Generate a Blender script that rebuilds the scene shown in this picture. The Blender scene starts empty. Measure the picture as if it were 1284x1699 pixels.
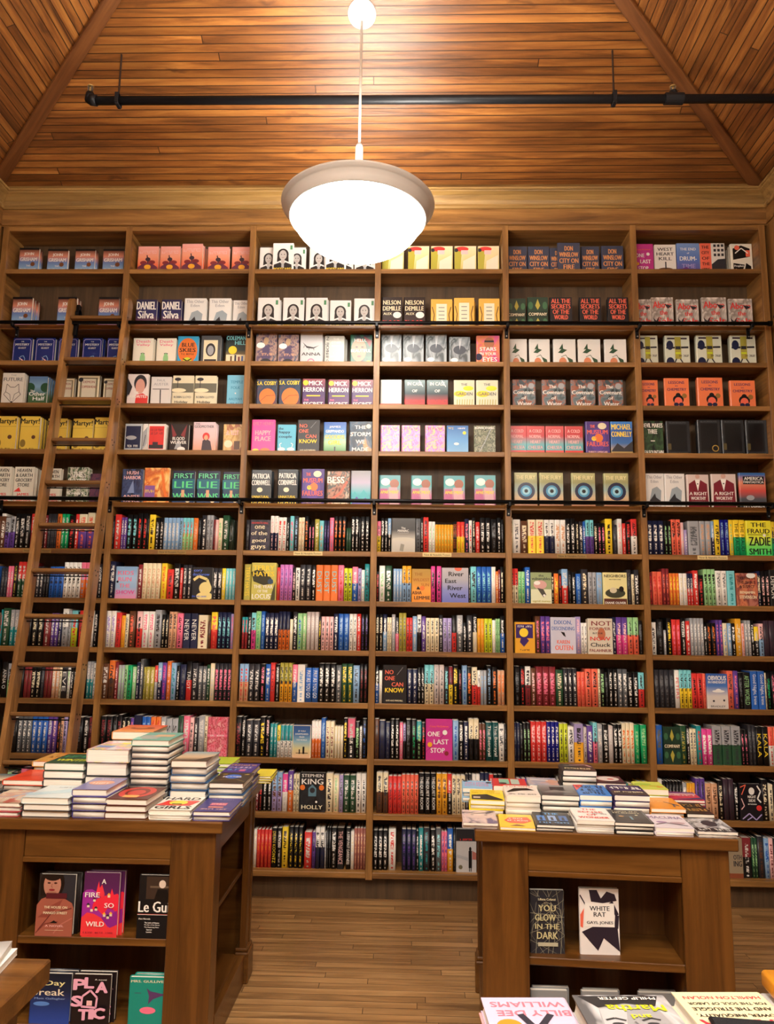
import bpy, math, random, re
from mathutils import Vector, Matrix, Euler
random.seed(7)
C = bpy.context.scene.collection
PI = math.pi

# ------------------------------------------------------------------ camera
CAM = Vector((2.947, -5.02, 1.708)); YAW, PIT, ROL, FOC = -0.028, 0.151, 0.013, 1250.0
_fw = Vector((math.sin(YAW)*math.cos(PIT), math.cos(YAW)*math.cos(PIT), math.sin(PIT)))
_r0 = Vector((math.cos(YAW), -math.sin(YAW), 0)); _u0 = _r0.cross(_fw)
_r = math.cos(ROL)*_r0 + math.sin(ROL)*_u0; _u = -math.sin(ROL)*_r0 + math.cos(ROL)*_u0
cd = bpy.data.cameras.new('camera'); cam = bpy.data.objects.new('camera', cd); C.objects.link(cam)
cam.matrix_world = Matrix(((_r.x, _u.x, -_fw.x, CAM.x), (_r.y, _u.y, -_fw.y, CAM.y), (_r.z, _u.z, -_fw.z, CAM.z), (0, 0, 0, 1)))
cd.sensor_fit = 'VERTICAL'; cd.sensor_height = 24.0; cd.lens = FOC/1699*24.0; cd.clip_start = 0.05
bpy.context.scene.camera = cam
def hit(x, y, ax, val):          # a measured point of the photo taken to a plane of the room
    d = _fw*FOC + (x-642)*_r - (y-849.5)*_u
    return CAM + d*((val-CAM[ax])/d[ax])

# ------------------------------------------------------------------ world, exposure, light values
sc = bpy.context.scene
sc.view_settings.view_transform = 'Standard'; sc.view_settings.look = 'None'
sc.view_settings.exposure = 0.42; sc.view_settings.gamma = 1.0; sc.view_settings.use_curve_mapping = False
w = bpy.data.worlds.new('world'); sc.world = w; w.use_nodes = True
w.node_tree.nodes['Background'].inputs[0].default_value = (1.0, 0.93, 0.84, 1)
w.node_tree.nodes['Background'].inputs[1].default_value = 0.22
DOME_L = 18.5                    # radiance of the glass bowls
BULB_W = 17.0                    # bulb above the bowl rim, lights the ceiling
LAMP_COL = (1.0, 0.93, 0.83)
FILL_LAMPS = [(2.65, -3.9), (1.0, -5.2), (4.3, -5.2), (2.65, -6.6)]   # unseen pendants added behind the visitor to brighten the room

# ------------------------------------------------------------------ helpers
def lin(v): return v/12.92 if v <= 0.04045 else ((v+0.055)/1.055)**2.4
def col(c):
    if isinstance(c, str):
        if len(c) == 1: c = PAL[c][0]
        else: c = tuple(int(c[i:i+2], 16) for i in (0, 2, 4))
    return tuple(lin(v/255) for v in c)+(1,)
PAL = {'K': ((16, 15, 17), 'black'), 'k': ((46, 46, 52), 'charcoal'), 'N': ((30, 36, 68), 'navy'), 'n': ((20, 26, 130), 'deep blue'),
 'B': ((40, 98, 185), 'blue'), 'L': ((140, 178, 215), 'light blue'), 'T': ((40, 145, 150), 'teal'), 'D': ((18, 78, 78), 'dark teal'),
 'C': ((125, 208, 215), 'turquoise'), 'G': ((38, 78, 52), 'dark green'), 'E': ((20, 165, 100), 'emerald'), 'g': ((155, 208, 145), 'pale green'),
 'i': ((205, 218, 50), 'lime'), 'Y': ((248, 215, 55), 'yellow'), 'y': ((175, 165, 70), 'olive'), 'a': ((238, 172, 45), 'amber'),
 'O': ((232, 120, 50), 'orange'), 'o': ((238, 110, 85), 'coral'), 'R': ((220, 58, 54), 'red'), 'M': ((132, 44, 50), 'maroon'),
 'P': ((242, 120, 150), 'pink'), 'p': ((242, 192, 190), 'pale pink'), 'h': ((228, 72, 152), 'magenta'), 'q': ((200, 122, 192), 'orchid'),
 'V': ((98, 66, 150), 'purple'), 'v': ((172, 158, 208), 'lavender'), 'W': ((240, 238, 230), 'white'), 'w': ((215, 212, 205), 'white'), 'c': ((236, 224, 188), 'cream'),
 'S': ((165, 168, 172), 'grey'), 's': ((92, 96, 100), 'slate'), 'u': ((202, 190, 186), 'mauve'), 'b': ((98, 62, 42), 'brown'),
 't': ((218, 168, 130), 'tan'), 'r': ((165, 100, 90), 'rose brown'), 'x': ((62, 44, 56), 'plum')}
def setin(n, **kw):
    for k, v in kw.items():
        n.inputs[k.replace('_', ' ')].default_value = v
def newmat(name):
    m = bpy.data.materials.new(name); m.use_nodes = True
    return m, m.node_tree, m.node_tree.nodes['Principled BSDF']
_pm = {}
def plain(c, rough=0.45, metal=0.0, spec=0.4):
    k = (c, rough, metal)
    if k not in _pm:
        m, nt, b = newmat('paint_'+str(len(_pm)))
        setin(b, Base_Color=col(c), Roughness=rough, Metallic=metal); b.inputs['Specular IOR Level'].default_value = spec
        _pm[k] = m
    return _pm[k]
def wood(name, dark, mid, light, axis='x', rough=0.38, plank=None, groove=0.0, tint=0.35, knots=False, seam=0.004, bump=0.3):
    """procedural timber; grain runs along the given object axis; plank=(row height, board length) lays boards"""
    m, nt, b = newmat(name); N = nt.nodes; Lk = nt.links.new
    tc = N.new('ShaderNodeTexCoord'); mp = N.new('ShaderNodeMapping'); Lk(tc.outputs['Object'], mp.inputs[0])
    st = {'x': (0.9, 14, 14), 'y': (14, 0.9, 14), 'z': (14, 14, 0.9)}[axis]; mp.inputs['Scale'].default_value = st
    rnd = N.new('ShaderNodeObjectInfo'); add = N.new('ShaderNodeVectorMath'); add.operation = 'ADD'
    sc3 = N.new('ShaderNodeVectorMath'); sc3.operation = 'SCALE'; sc3.inputs[0].default_value = (13.1, 7.7, 9.3); Lk(rnd.outputs['Random'], sc3.inputs['Scale'])
    Lk(mp.outputs[0], add.inputs[0]); Lk(sc3.outputs[0], add.inputs[1]); vec = add.outputs[0]
    if plank:
        br = N.new('ShaderNodeTexBrick'); sx = N.new('ShaderNodeSeparateXYZ'); Lk(tc.outputs['Object'], sx.inputs[0])
        dv = N.new('ShaderNodeMath'); dv.operation = 'DIVIDE'; Lk(sx.outputs[1], dv.inputs[0]); dv.inputs[1].default_value = plank[0]; fl = N.new('ShaderNodeMath'); fl.operation = 'FLOOR'; Lk(dv.outputs[0], fl.inputs[0])
        wn = N.new('ShaderNodeTexWhiteNoise'); wn.noise_dimensions = '1D'; Lk(fl.outputs[0], wn.inputs['W']); ma = N.new('ShaderNodeMath'); ma.operation = 'MULTIPLY_ADD'; Lk(wn.outputs['Value'], ma.inputs[0]); ma.inputs[1].default_value = plank[1]*3.3; Lk(sx.outputs[0], ma.inputs[2])
        cb = N.new('ShaderNodeCombineXYZ'); Lk(ma.outputs[0], cb.inputs[0]); Lk(sx.outputs[1], cb.inputs[1]); Lk(cb.outputs[0], br.inputs['Vector'])
        br.inputs['Scale'].default_value = 1; br.inputs['Mortar Size'].default_value = seam; br.inputs['Mortar Smooth'].default_value = 0.3
        br.inputs['Brick Width'].default_value = plank[1]; br.inputs['Row Height'].default_value = plank[0]; br.inputs['Bias'].default_value = 0
        br.inputs['Color1'].default_value = (0, 0, 0, 1); br.inputs['Color2'].default_value = (1, 1, 1, 1); br.inputs['Mortar'].default_value = (0.5, 0.5, 0.5, 1)
        br.offset = 0.0; br.offset_frequency = 2
        ad2 = N.new('ShaderNodeVectorMath'); ad2.operation = 'MULTIPLY_ADD'; Lk(br.outputs['Color'], ad2.inputs[0]); ad2.inputs[1].default_value = (31, 17, 23); Lk(vec, ad2.inputs[2]); vec = ad2.outputs[0]
    n1 = N.new('ShaderNodeTexNoise'); Lk(vec, n1.inputs[0]); setin(n1, Scale=1.3, Detail=6.0, Roughness=0.65, Distortion=0.6)
    rp = N.new('ShaderNodeValToRGB'); Lk(n1.outputs[0], rp.inputs[0]); e = rp.color_ramp.elements
    e[0].position = 0.3; e[0].color = col(dark); e[1].position = 0.72; e[1].color = col(light); q = e.new(0.5); q.color = col(mid)
    out = rp.outputs[0]; hgt = n1.outputs[0]
    if plank:
        mx = N.new('ShaderNodeMix'); mx.data_type = 'RGBA'; mx.blend_type = 'MULTIPLY'; mx.inputs[0].default_value = 1
        r2 = N.new('ShaderNodeValToRGB'); Lk(br.outputs['Color'], r2.inputs[0]); r2.color_ramp.elements[0].color = (1-tint, 1-tint*1.1, 1-tint*1.2, 1); r2.color_ramp.elements[1].color = (1, 1, 1, 1)
        Lk(out, mx.inputs[6]); Lk(r2.outputs[0], mx.inputs[7]); out = mx.outputs[2]
        m2 = N.new('ShaderNodeMix'); m2.data_type = 'RGBA'; Lk(br.outputs['Fac'], m2.inputs[0]); Lk(out, m2.inputs[6]); m2.inputs[7].default_value = col((50, 28, 14)); out = m2.outputs[2]
    if knots:
        vm = N.new('ShaderNodeMapping'); Lk(tc.outputs['Object'], vm.inputs[0]); vm.inputs['Scale'].default_value = (1.6, 8.5, 1)
        nz = N.new('ShaderNodeTexNoise'); Lk(tc.outputs['Object'], nz.inputs[0]); setin(nz, Scale=9.0, Detail=2.0)
        va = N.new('ShaderNodeVectorMath'); va.operation = 'MULTIPLY_ADD'; Lk(nz.outputs['Color'], va.inputs[0]); va.inputs[1].default_value = (0.5, 0.9, 0); Lk(vm.outputs[0], va.inputs[2])
        vo = N.new('ShaderNodeTexVoronoi'); Lk(va.outputs[0], vo.inputs[0]); vo.inputs['Scale'].default_value = 1.1
        mr = N.new('ShaderNodeMapRange'); Lk(vo.outputs['Distance'], mr.inputs[0]); setin(mr, From_Min=0.05, From_Max=0.2, To_Min=0.75, To_Max=0.0)
        m3 = N.new('ShaderNodeMix'); m3.data_type = 'RGBA'; Lk(mr.outputs[0], m3.inputs[0]); Lk(out, m3.inputs[6]); m3.inputs[7].default_value = col((72, 38, 18)); out = m3.outputs[2]
        n4 = N.new('ShaderNodeTexNoise'); Lk(tc.outputs['Object'], n4.inputs[0]); setin(n4, Scale=1.7, Detail=3.0)
        mr4 = N.new('ShaderNodeMapRange'); Lk(n4.outputs[0], mr4.inputs[0]); setin(mr4, From_Min=0.35, From_Max=0.7, To_Min=0.0, To_Max=0.4)
        m4 = N.new('ShaderNodeMix'); m4.data_type = 'RGBA'; Lk(mr4.outputs[0], m4.inputs[0]); Lk(out, m4.inputs[6]); m4.inputs[7].default_value = col(dark); out = m4.outputs[2]
    Lk(out, b.inputs['Base Color']); b.inputs['Roughness'].default_value = rough
    bp = N.new('ShaderNodeBump'); bp.inputs['Strength'].default_value = bump; bp.inputs['Distance'].default_value = 0.004
    if plank:
        ms = N.new('ShaderNodeMath'); ms.operation = 'MULTIPLY_ADD'; Lk(br.outputs['Fac'], ms.inputs[0]); ms.inputs[1].default_value = -1.2-groove; Lk(hgt, ms.inputs[2]); Lk(ms.outputs[0], bp.inputs['Height'])
    else: Lk(hgt, bp.inputs['Height'])
    Lk(bp.outputs[0], b.inputs['Normal'])
    return m
WD, WM, WL = (88, 59, 28), (136, 95, 48), (172, 126, 68)
W_X = wood('case_wood_across', WD, WM, WL, 'x')
W_Z = wood('case_wood_upright', WD, WM, WL, 'z')
W_Y = wood('case_wood_deep', WD, WM, WL, 'y')
W_BACK = wood('case_back_panel', (62, 45, 27), (84, 62, 38), (102, 76, 48), 'z', rough=0.55)
T_X = wood('table_wood_across', (70, 42, 14), (100, 63, 23), (126, 84, 36), 'x', rough=0.3)
T_Z = wood('table_wood_upright', (68, 40, 13), (96, 59, 21), (118, 76, 30), 'z', rough=0.3)
T_Y = wood('table_wood_deep', (68, 40, 13), (96, 59, 21), (118, 76, 30), 'y', rough=0.3)
LADW = wood('ladder_wood', (92, 62, 32), (140, 98, 54), (176, 130, 76), 'z', rough=0.3)
LADX = wood('ladder_rung_wood', (84, 57, 30), (124, 87, 48), (154, 112, 64), 'x', rough=0.3)
CEILW = wood('ceiling_boards', (82, 49, 23), (156, 97, 43), (204, 140, 68), 'x', rough=0.4, plank=(0.05, 6.7), groove=1.0, tint=0.42, knots=True, seam=0.003, bump=0.9)
CROWN = wood('crown_wood', (112, 84, 44), (152, 118, 66), (178, 142, 84), 'x')
HIPW = wood('hip_board_wood', (84, 48, 24), (112, 68, 34), (134, 86, 44), 'x', rough=0.4)
FLOORW = wood('floor_strips', (112, 80, 44), (160, 121, 74), (190, 150, 98), 'x', rough=0.36, plank=(0.057, 1.05), tint=0.3, seam=0.0016, bump=0.25)
BLACKM = plain((18, 18, 20), 0.35, 0.6); PIPEM = plain((30, 32, 36), 0.42, 0.3); STEEL = plain((150, 150, 148), 0.35, 0.8)
PAGES = {}
def pagemat(c=(247, 241, 226)):
    if c not in PAGES:
        m, nt, b = newmat('page_edges'); N = nt.nodes; Lk = nt.links.new
        tc = N.new('ShaderNodeAttribute'); tc.attribute_name = 'gen'; mp = N.new('ShaderNodeMapping'); Lk(tc.outputs['Vector'], mp.inputs[0]); mp.inputs['Scale'].default_value = (0.6, 28, 0.6)
        n = N.new('ShaderNodeTexNoise'); Lk(mp.outputs[0], n.inputs[0]); setin(n, Scale=1.0, Detail=1.0)
        r = N.new('ShaderNodeValToRGB'); Lk(n.outputs[0], r.inputs[0]); r.color_ramp.elements[0].color = col(tuple(int(v*0.86) for v in c)); r.color_ramp.elements[0].position = 0.3
        r.color_ramp.elements[1].color = col(c); r.color_ramp.elements[1].position = 0.6
        Lk(r.outputs[0], b.inputs['Base Color']); b.inputs['Roughness'].default_value = 0.8; PAGES[c] = m
    return PAGES[c]

# -------- mesh builder
class MB:
    def __init__(s): s.v = []; s.f = []; s.m = []; s.mats = []
    def mi(s, m):
        if m not in s.mats: s.mats.append(m)
        return s.mats.index(m)
    def poly(s, pts, m):
        i = len(s.v); s.v += [tuple(p) for p in pts]; s.f.append(tuple(range(i, i+len(pts)))); s.m.append(s.mi(m))
    def box(s, x0, y0, z0, x1, y1, z1, m, bev=0.0):
        i = len(s.v); k = s.mi(m)
        if bev <= 0:
            s.v += [(x, y, z) for z in (z0, z1) for y in (y0, y1) for x in (x0, x1)]
            for f in ((0, 2, 3, 1), (4, 5, 7, 6), (0, 1, 5, 4), (2, 6, 7, 3), (0, 4, 6, 2), (1, 3, 7, 5)): s.f.append(tuple(i+a for a in f)); s.m.append(k)
        else:   # chamfer every edge
            b = bev; X = (x0, x1); Y = (y0, y1); Z = (z0, z1); idx = {}
            for a in (0, 1):
                for c in (0, 1):
                    for e in (0, 1):
                        sx, sy, sz = 1-2*a, 1-2*c, 1-2*e
                        for t, p in (('x', (X[a], Y[c]+b*sy, Z[e]+b*sz)), ('y', (X[a]+b*sx, Y[c], Z[e]+b*sz)), ('z', (X[a]+b*sx, Y[c]+b*sy, Z[e]))):
                            idx[a, c, e, t] = len(s.v); s.v.append(p)
            F = []
            for a in (0, 1):
                F.append([idx[a, 0, 0, 'x'], idx[a, 1, 0, 'x'], idx[a, 1, 1, 'x'], idx[a, 0, 1, 'x']][::(1 if a else -1)])
                F.append([idx[0, a, 0, 'y'], idx[1, a, 0, 'y'], idx[1, a, 1, 'y'], idx[0, a, 1, 'y']][::(-1 if a else 1)])
                F.append([idx[0, 0, a, 'z'], idx[1, 0, a, 'z'], idx[1, 1, a, 'z'], idx[0, 1, a, 'z']][::(1 if a else -1)])
                for c in (0, 1):
                    F.append([idx[a, c, 0, 'x'], idx[a, c, 1, 'x'], idx[a, c, 1, 'y'], idx[a, c, 0, 'y']])
                    F.append([idx[a, 0, c, 'x'], idx[a, 1, c, 'x'], idx[a, 1, c, 'z'], idx[a, 0, c, 'z']])
                    F.append([idx[0, a, c, 'y'], idx[1, a, c, 'y'], idx[1, a, c, 'z'], idx[0, a, c, 'z']])
                    for e in (0, 1): F.append([idx[a, c, e, 'x'], idx[a, c, e, 'y'], idx[a, c, e, 'z']])
            for f in F: s.f.append(tuple(f)); s.m.append(k)
    def extrude(s, prof, axis, a0, a1, m):    # closed 2-D profile pushed along an axis
        n = len(prof); i = len(s.v); k = s.mi(m)
        def P(p, a): return {'x': (a, p[0], p[1]), 'y': (p[0], a, p[1]), 'z': (p[0], p[1], a)}[axis]
        s.v += [P(p, a0) for p in prof]+[P(p, a1) for p in prof]
        for j in range(n): s.f.append((i+j, i+(j+1) % n, i+n+(j+1) % n, i+n+j)); s.m.append(k)
        s.f.append(tuple(i+j for j in range(n))[::-1]); s.f.append(tuple(i+n+j for j in range(n))); s.m += [k, k]
    def tube(s, p0, p1, r, m, seg=14, r1=None):
        p0 = Vector(p0); p1 = Vector(p1); d = (p1-p0).normalized(); r1 = r if r1 is None else r1
        a = d.orthogonal().normalized(); b = d.cross(a); i = len(s.v); k = s.mi(m)
        for p, rr in ((p0, r), (p1, r1)):
            s.v += [tuple(p+(a*math.cos(2*PI*j/seg)+b*math.sin(2*PI*j/seg))*rr) for j in range(seg)]
        for j in range(seg): s.f.append((i+j, i+(j+1) % seg, i+seg+(j+1) % seg, i+seg+j)); s.m.append(k)
        s.f.append(tuple(i+j for j in range(seg))[::-1]); s.f.append(tuple(i+seg+j for j in range(seg))); s.m += [k, k]
    def lathe(s, prof, m, seg=64, cx=0, cy=0):  # prof of (radius, z)
        i = len(s.v); k = s.mi(m); n = len(prof)
        for r, z in prof: s.v += [(cx+r*math.cos(2*PI*j/seg), cy+r*math.sin(2*PI*j/seg), z) for j in range(seg)]
        for a in range(n-1):
            for j in range(seg): s.f.append((i+a*seg+j, i+a*seg+(j+1) % seg, i+(a+1)*seg+(j+1) % seg, i+(a+1)*seg+j)); s.m.append(k)
    def mesh(s, name, smooth=False):
        me = bpy.data.meshes.new(name); me.from_pydata(s.v, [], s.f)
        for m in s.mats: me.materials.append(m)
        me.polygons.foreach_set('material_index', s.m)
        if smooth: me.polygons.foreach_set('use_smooth', [True]*len(me.polygons))
        me.validate(); me.update()
        return me
    def build(s, name, parent=None, smooth=False):
        return link(name, s.mesh(name, smooth), parent)
def link(name, me, parent=None):
    o = bpy.data.objects.new(name, me); C.objects.link(o)
    if parent: o.parent = parent
    return o
def fixnormals(me):
    import bmesh
    bm = bmesh.new(); bm.from_mesh(me); bmesh.ops.recalc_face_normals(bm, faces=bm.faces); bm.to_mesh(me); bm.free()
def tag(o, label, cat, group=None):
    o['label'] = label; o['category'] = cat
    if group: o['group'] = group
    return o
def empty(name, loc, rot=(0, 0, 0)):
    o = bpy.data.objects.new(name, None); C.objects.link(o); o.location = loc; o.rotation_euler = rot; o.empty_display_size = 0.05; return o
def struct(o): o['kind'] = 'structure'; return o

# ------------------------------------------------------------------ measured layout
BW = 0.9                                           # bay pitch of the book wall
ROWS = list('ABCDERFGHIJKL')
RZ = dict(A=4.214, B=3.795, C=3.530, D=3.222, E=2.891, R=2.525, F=2.203, G=1.872, H=1.549, I=1.213, J=0.863, K=0.527, L=0.177)
ROWN = dict(zip(ROWS, ['top shelf', 'second shelf', 'third shelf', 'fourth shelf', 'fifth shelf', 'sixth shelf', 'seventh shelf', 'eighth shelf', 'ninth shelf', 'tenth shelf', 'eleventh shelf', 'twelfth shelf', 'bottom shelf']))
BAYN = ['leftmost bay', 'second bay', 'third bay', 'fourth bay', 'fifth bay', 'rightmost bay']
ORD = ['zeroth', 'first', 'second', 'third', 'fourth', 'fifth', 'sixth', 'seventh', 'eighth', 'ninth', 'tenth', 'eleventh', 'twelfth', 'thirteenth', 'fourteenth', 'fifteenth', 'sixteenth', 'seventeenth', 'eighteenth']
NUM = ['no', 'one', 'two', 'three', 'four', 'five', 'six', 'seven', 'eight', 'nine', 'ten', 'eleven', 'twelve']
TOP = 4.541; DEPTH = 0.24; XL, XR = -0.02, 5.462; ST = 0.042; YF = -9.0

# ------------------------------------------------------------------ room
m = MB(); m.box(-0.6, YF, -0.05, 6.1, 0.4, 0, FLOORW); struct(m.build('floor'))
m = MB(); m.box(-0.6, DEPTH+0.012, 0, 6.1, 0.36, 5.2, W_BACK); struct(m.build('wall_back'))
m = MB(); m.box(XL, -0.0, TOP+0.002, XR, 0.03, 4.86, W_X); struct(m.build('wall_back_fascia'))
for side, x0, x1 in (('left', XL-0.3, XL), ('right', XR, XR+0.3)):
    m = MB(); m.box(x0, -2.9+0.02, TOP+0.002, x1, 0.03, 5.0, W_Y); m.box(x0-0.02, YF, 0, x1, -2.9, 5.0, W_Z)
    xx = x0-0.02 if side == 'left' else x1
    m.box(xx, -2.9, 0, xx+0.02, 0.3, 5.0, W_BACK); cx_ = XL-0.03 if side == 'left' else XR; m.box(cx_, -0.06, 0, cx_+0.03, 0.03, TOP+0.002, W_Z)
    struct(m.build('wall_'+side))
m = MB(); m.box(-0.6, YF-0.1, 0, 6.1, YF, 6.3, plain((150, 120, 90), 0.7)); struct(m.build('wall_front'))
# ceiling planes; local x runs along the boards, local y up the slope
def slope(name, pts, xdir):
    P = [Vector(p) for p in pts]; n = (P[1]-P[0]).cross(P[2]-P[0]).normalized()
    if n.z > 0: n = -n
    x = Vector(xdir).normalized(); y = n.cross(x)
    M = Matrix(((x.x, y.x, n.x, P[0].x), (x.y, y.y, n.y, P[0].y), (x.z, y.z, n.z, P[0].z), (0, 0, 0, 1)))
    Mi = M.inverted(); me = bpy.data.meshes.new(name); q = [Mi @ p for p in P]
    k = len(q); vs = [tuple(p) for p in q]+[(p.x, p.y, p.z-0.05) for p in q]
    me.from_pydata(vs, [], [tuple(range(k)), tuple(range(2*k-1, k-1, -1))]+[(i, (i+1) % k, k+(i+1) % k, k+i) for i in range(k)]); me.materials.append(CEILW)
    fixnormals(me); o = link(name, me); o.matrix_world = M; return struct(o)
ZC, SB, SS, HL, HR = 4.85, 0.52, 0.442, -0.115, 5.424
XM = (HL+HR)/2; ZR = ZC+SS*(XM-HL); YA = -(ZR-ZC)/SB
slope('ceiling_back', [(HL, 0, ZC), (HR, 0, ZC), (XM, YA, ZR)], (1, 0, 0))
slope('ceiling_left', [(HL, 0, ZC), (XM, YA, ZR), (XM, YF, ZR), (HL, YF, ZC)], (0, 1, 0))
slope('ceiling_right', [(HR, 0, ZC), (XM, YA, ZR), (XM, YF, ZR), (HR, YF, ZC)], (0, 1, 0))
for k, (x0, sx) in enumerate(((HL, 1), (HR, -1))):
    a = Vector((x0, 0, ZC)); b = Vector((XM, YA, ZR)); d = (b-a).normalized(); side = d.cross(Vector((0, 0, 1))).normalized(); up = side.cross(d)
    M = Matrix(((d.x, side.x, up.x, a.x), (d.y, side.y, up.y, a.y), (d.z, side.z, up.z, a.z), (0, 0, 0, 1)))
    m = MB(); m.box(-0.05, -0.042, -0.035, (b-a).length, 0.042, 0.01, HIPW, 0.004); o = m.build('trim_%d' % (k+1)); o.matrix_world = M; struct(o)
# crown moulding around three walls, mitred: profile of (distance out from wall, z)
def sweep(name, prof, mat):
    m = MB(); k = m.mi(mat); P = []
    for d, z in prof: P.append([(XL+d, YF, z), (XL+d, -d, z), (XR-d, -d, z), (XR-d, YF, z)])
    for ring in P: m.v += ring
    n = len(prof)
    for a in range(n-1):
        for s_ in range(3): m.f.append((a*4+s_, a*4+s_+1, (a+1)*4+s_+1, (a+1)*4+s_)); m.m.append(k)
    return struct(m.build(name))
zc0 = 4.672
sweep('trim_3', [(0.001, zc0), (0.014, zc0), (0.022, zc0+0.01), (0.02, zc0+0.024), (0.006, zc0+0.028), (0.01, zc0+0.036), (0.018, zc0+0.056), (0.04, zc0+0.084), (0.066, zc0+0.1), (0.068, zc0+0.106), (0.078, zc0+0.108), (0.08, zc0+0.122), (0.04, zc0+0.126), (0.001, zc0+0.2)], CROWN)
sweep('trim_4', [(0.001, TOP+0.006), (0.012, TOP+0.008), (0.014, TOP+0.022), (0.001, TOP+0.026)], W_X)

# ------------------------------------------------------------------ bookcases
def bookcase(x0, n_last, label, loc=(0, 0, 0), rot=0):
    r = empty('bookcase', loc, (0, 0, rot)); tag(r, label, 'bookcase', 'bookcase bays along the walls')
    def P(name, bx, mat, bev=0.0015):
        q = MB(); q.box(*bx, mat, bev); return q.build(name, r)
    P('stile', (x0, -0.006, 0.135, x0+ST, 0.016, TOP), W_Z)
    P('side_panel', (x0+0.001, 0.016, 0.142, x0+0.031, DEPTH-0.01, TOP-0.03), W_Y, 0)
    a, b = x0+ST, x0+BW
    if n_last:
        P('stile', (x0+BW, -0.006, 0.135, x0+BW+ST, 0.016, TOP), W_Z); P('side_panel', (x0+BW, 0.016, 0.142, x0+BW+0.041, DEPTH-0.01, TOP-0.03), W_Y, 0)
    ia, ib = x0+0.031, x0+BW
    P('top_rail', (a, -0.002, TOP-0.034, b, 0.016, TOP), W_X); P('top_board', (ia, 0.016, TOP-0.03, ib, DEPTH-0.01, TOP-0.008), W_X, 0)
    P('back_panel', (ia, DEPTH-0.01, 0.1, ib, DEPTH, TOP-0.01), W_BACK, 0)
    P('kick_board', (x0, 0.07, 0.0, x0+BW, 0.088, 0.142), W_BACK, 0)  # dark wood, with the shade under the bottom shelf put into its colour
    for k in ROWS:
        q = MB(); z = RZ[k]; q.box(ia, 0.012, z-0.024, ib, DEPTH-0.01, z, W_X); q.box(a, -0.004, z-0.034, b, 0.012, z, W_X, 0.002); q.build('shelf', r)
    return r
cases = []
for k in range(6): cases.append(bookcase(k*BW, k == 5, ['leftmost bookcase bay, behind the leaning ladder', 'second bookcase bay from the left, right of the ladder', 'third bookcase bay from the left, left of the hanging lamp', 'fourth bookcase bay from the left, behind the right side of the lamp', 'fifth bookcase bay, rising behind the right book table', 'rightmost bookcase bay of the back wall, next to the corner'][k]))
for k in range(3):
    w_ = ['nearest the corner', 'middle one of three', 'farthest from the corner'][k]
    bookcase(0, k == 2, 'bookcase bay on the right side wall, '+w_, (XR, -0.06-k*BW, 0), -PI/2)
    bookcase(0, k == 0, 'bookcase bay on the left side wall, '+w_, (XL, -0.06-ST-(k+1)*BW, 0), PI/2)

# ladder rails with brackets
def rail(x0, x1, z, label, loc=(0, 0, 0), rot=0, n=6):
    r = empty('ladder_rail', loc, (0, 0, rot)); tag(r, label, 'rail', 'black ladder rails')
    q = MB(); q.tube((x0, -0.075, z), (x1, -0.075, z), 0.0135, BLACKM)
    q.build('rail_tube', r, True)
    for e in (x0, x1):
        q = MB(); q.tube((e-0.012, -0.075, z), (e+0.012, -0.075, z), 0.019, BLACKM); q.build('end_cap', r)
    for k in range(n+1):
        x = min(max(k*BW+ST/2, x0+0.14), x1-0.12)
        q = MB(); q.box(x-0.012, -0.012, z-0.085, x+0.012, -0.006, z-0.005, BLACKM, 0.002); q.box(x-0.009, -0.07, z-0.032, x+0.009, -0.01, z-0.02, BLACKM, 0.002)
        q.box(x-0.011, -0.088, z-0.03, x+0.011, -0.062, z+0.004, BLACKM, 0.004)
        q.tube((x, -0.014, z-0.07), (x, -0.018, z-0.07), 0.005, STEEL, 8); q.build('bracket', r)
    return r
rail(0.03, 5.40, 3.782, 'upper black ladder rail along the back wall under the second shelf')
rail(0.03, 5.46, 2.535, 'lower black ladder rail along the back wall under the sixth shelf')
rail(0.14, 2.6, 3.782, 'upper black ladder rail on the right side wall', (XR, -0.06, 0), -PI/2, 2)
rail(0.14, 2.6, 2.535, 'lower black ladder rail on the right side wall', (XR, -0.06, 0), -PI/2, 2)

# ------------------------------------------------------------------ the ladder
lad = empty('ladder', (0.778, -0.60, 0)); tag(lad, 'wooden library ladder leaning on the black rail before the leftmost bay', 'ladder')
ang = math.atan2(0.52, 3.808); LL = 3.95/math.cos(ang)
tl = Matrix.Rotation(-ang, 4, 'X')
for s_ in (-1, 1):
    q = MB(); xa, xb = (-0.213, -0.183) if s_ < 0 else (0.183, 0.213)
    prof = [(-0.045, 0), (0.045, 0), (0.045, LL-0.03), (0.03, LL-0.004), (0.01, LL+0.008), (-0.01, LL+0.008), (-0.03, LL-0.006), (-0.042, LL-0.03)]
    q.extrude(prof, 'x', xa, xb, LADW); me = q.mesh('stringer'); fixnormals(me); me.transform(tl); st = link('stringer', me, lad)
rz = [hit(px, py, 1, -0.6+0.137*zz)[2] for px, py, zz in ((163, 528, 3.81), (150, 597, 3.52), (142, 663, 3.23), (134, 730, 2.93), (124, 800, 2.64), (116, 870, 2.33), (106, 945, 2.03), (94, 1020, 1.75), (83, 1100, 1.45), (71, 1182, 1.17), (60, 1262, 0.88))]
rz += [0.59, 0.30]
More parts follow.
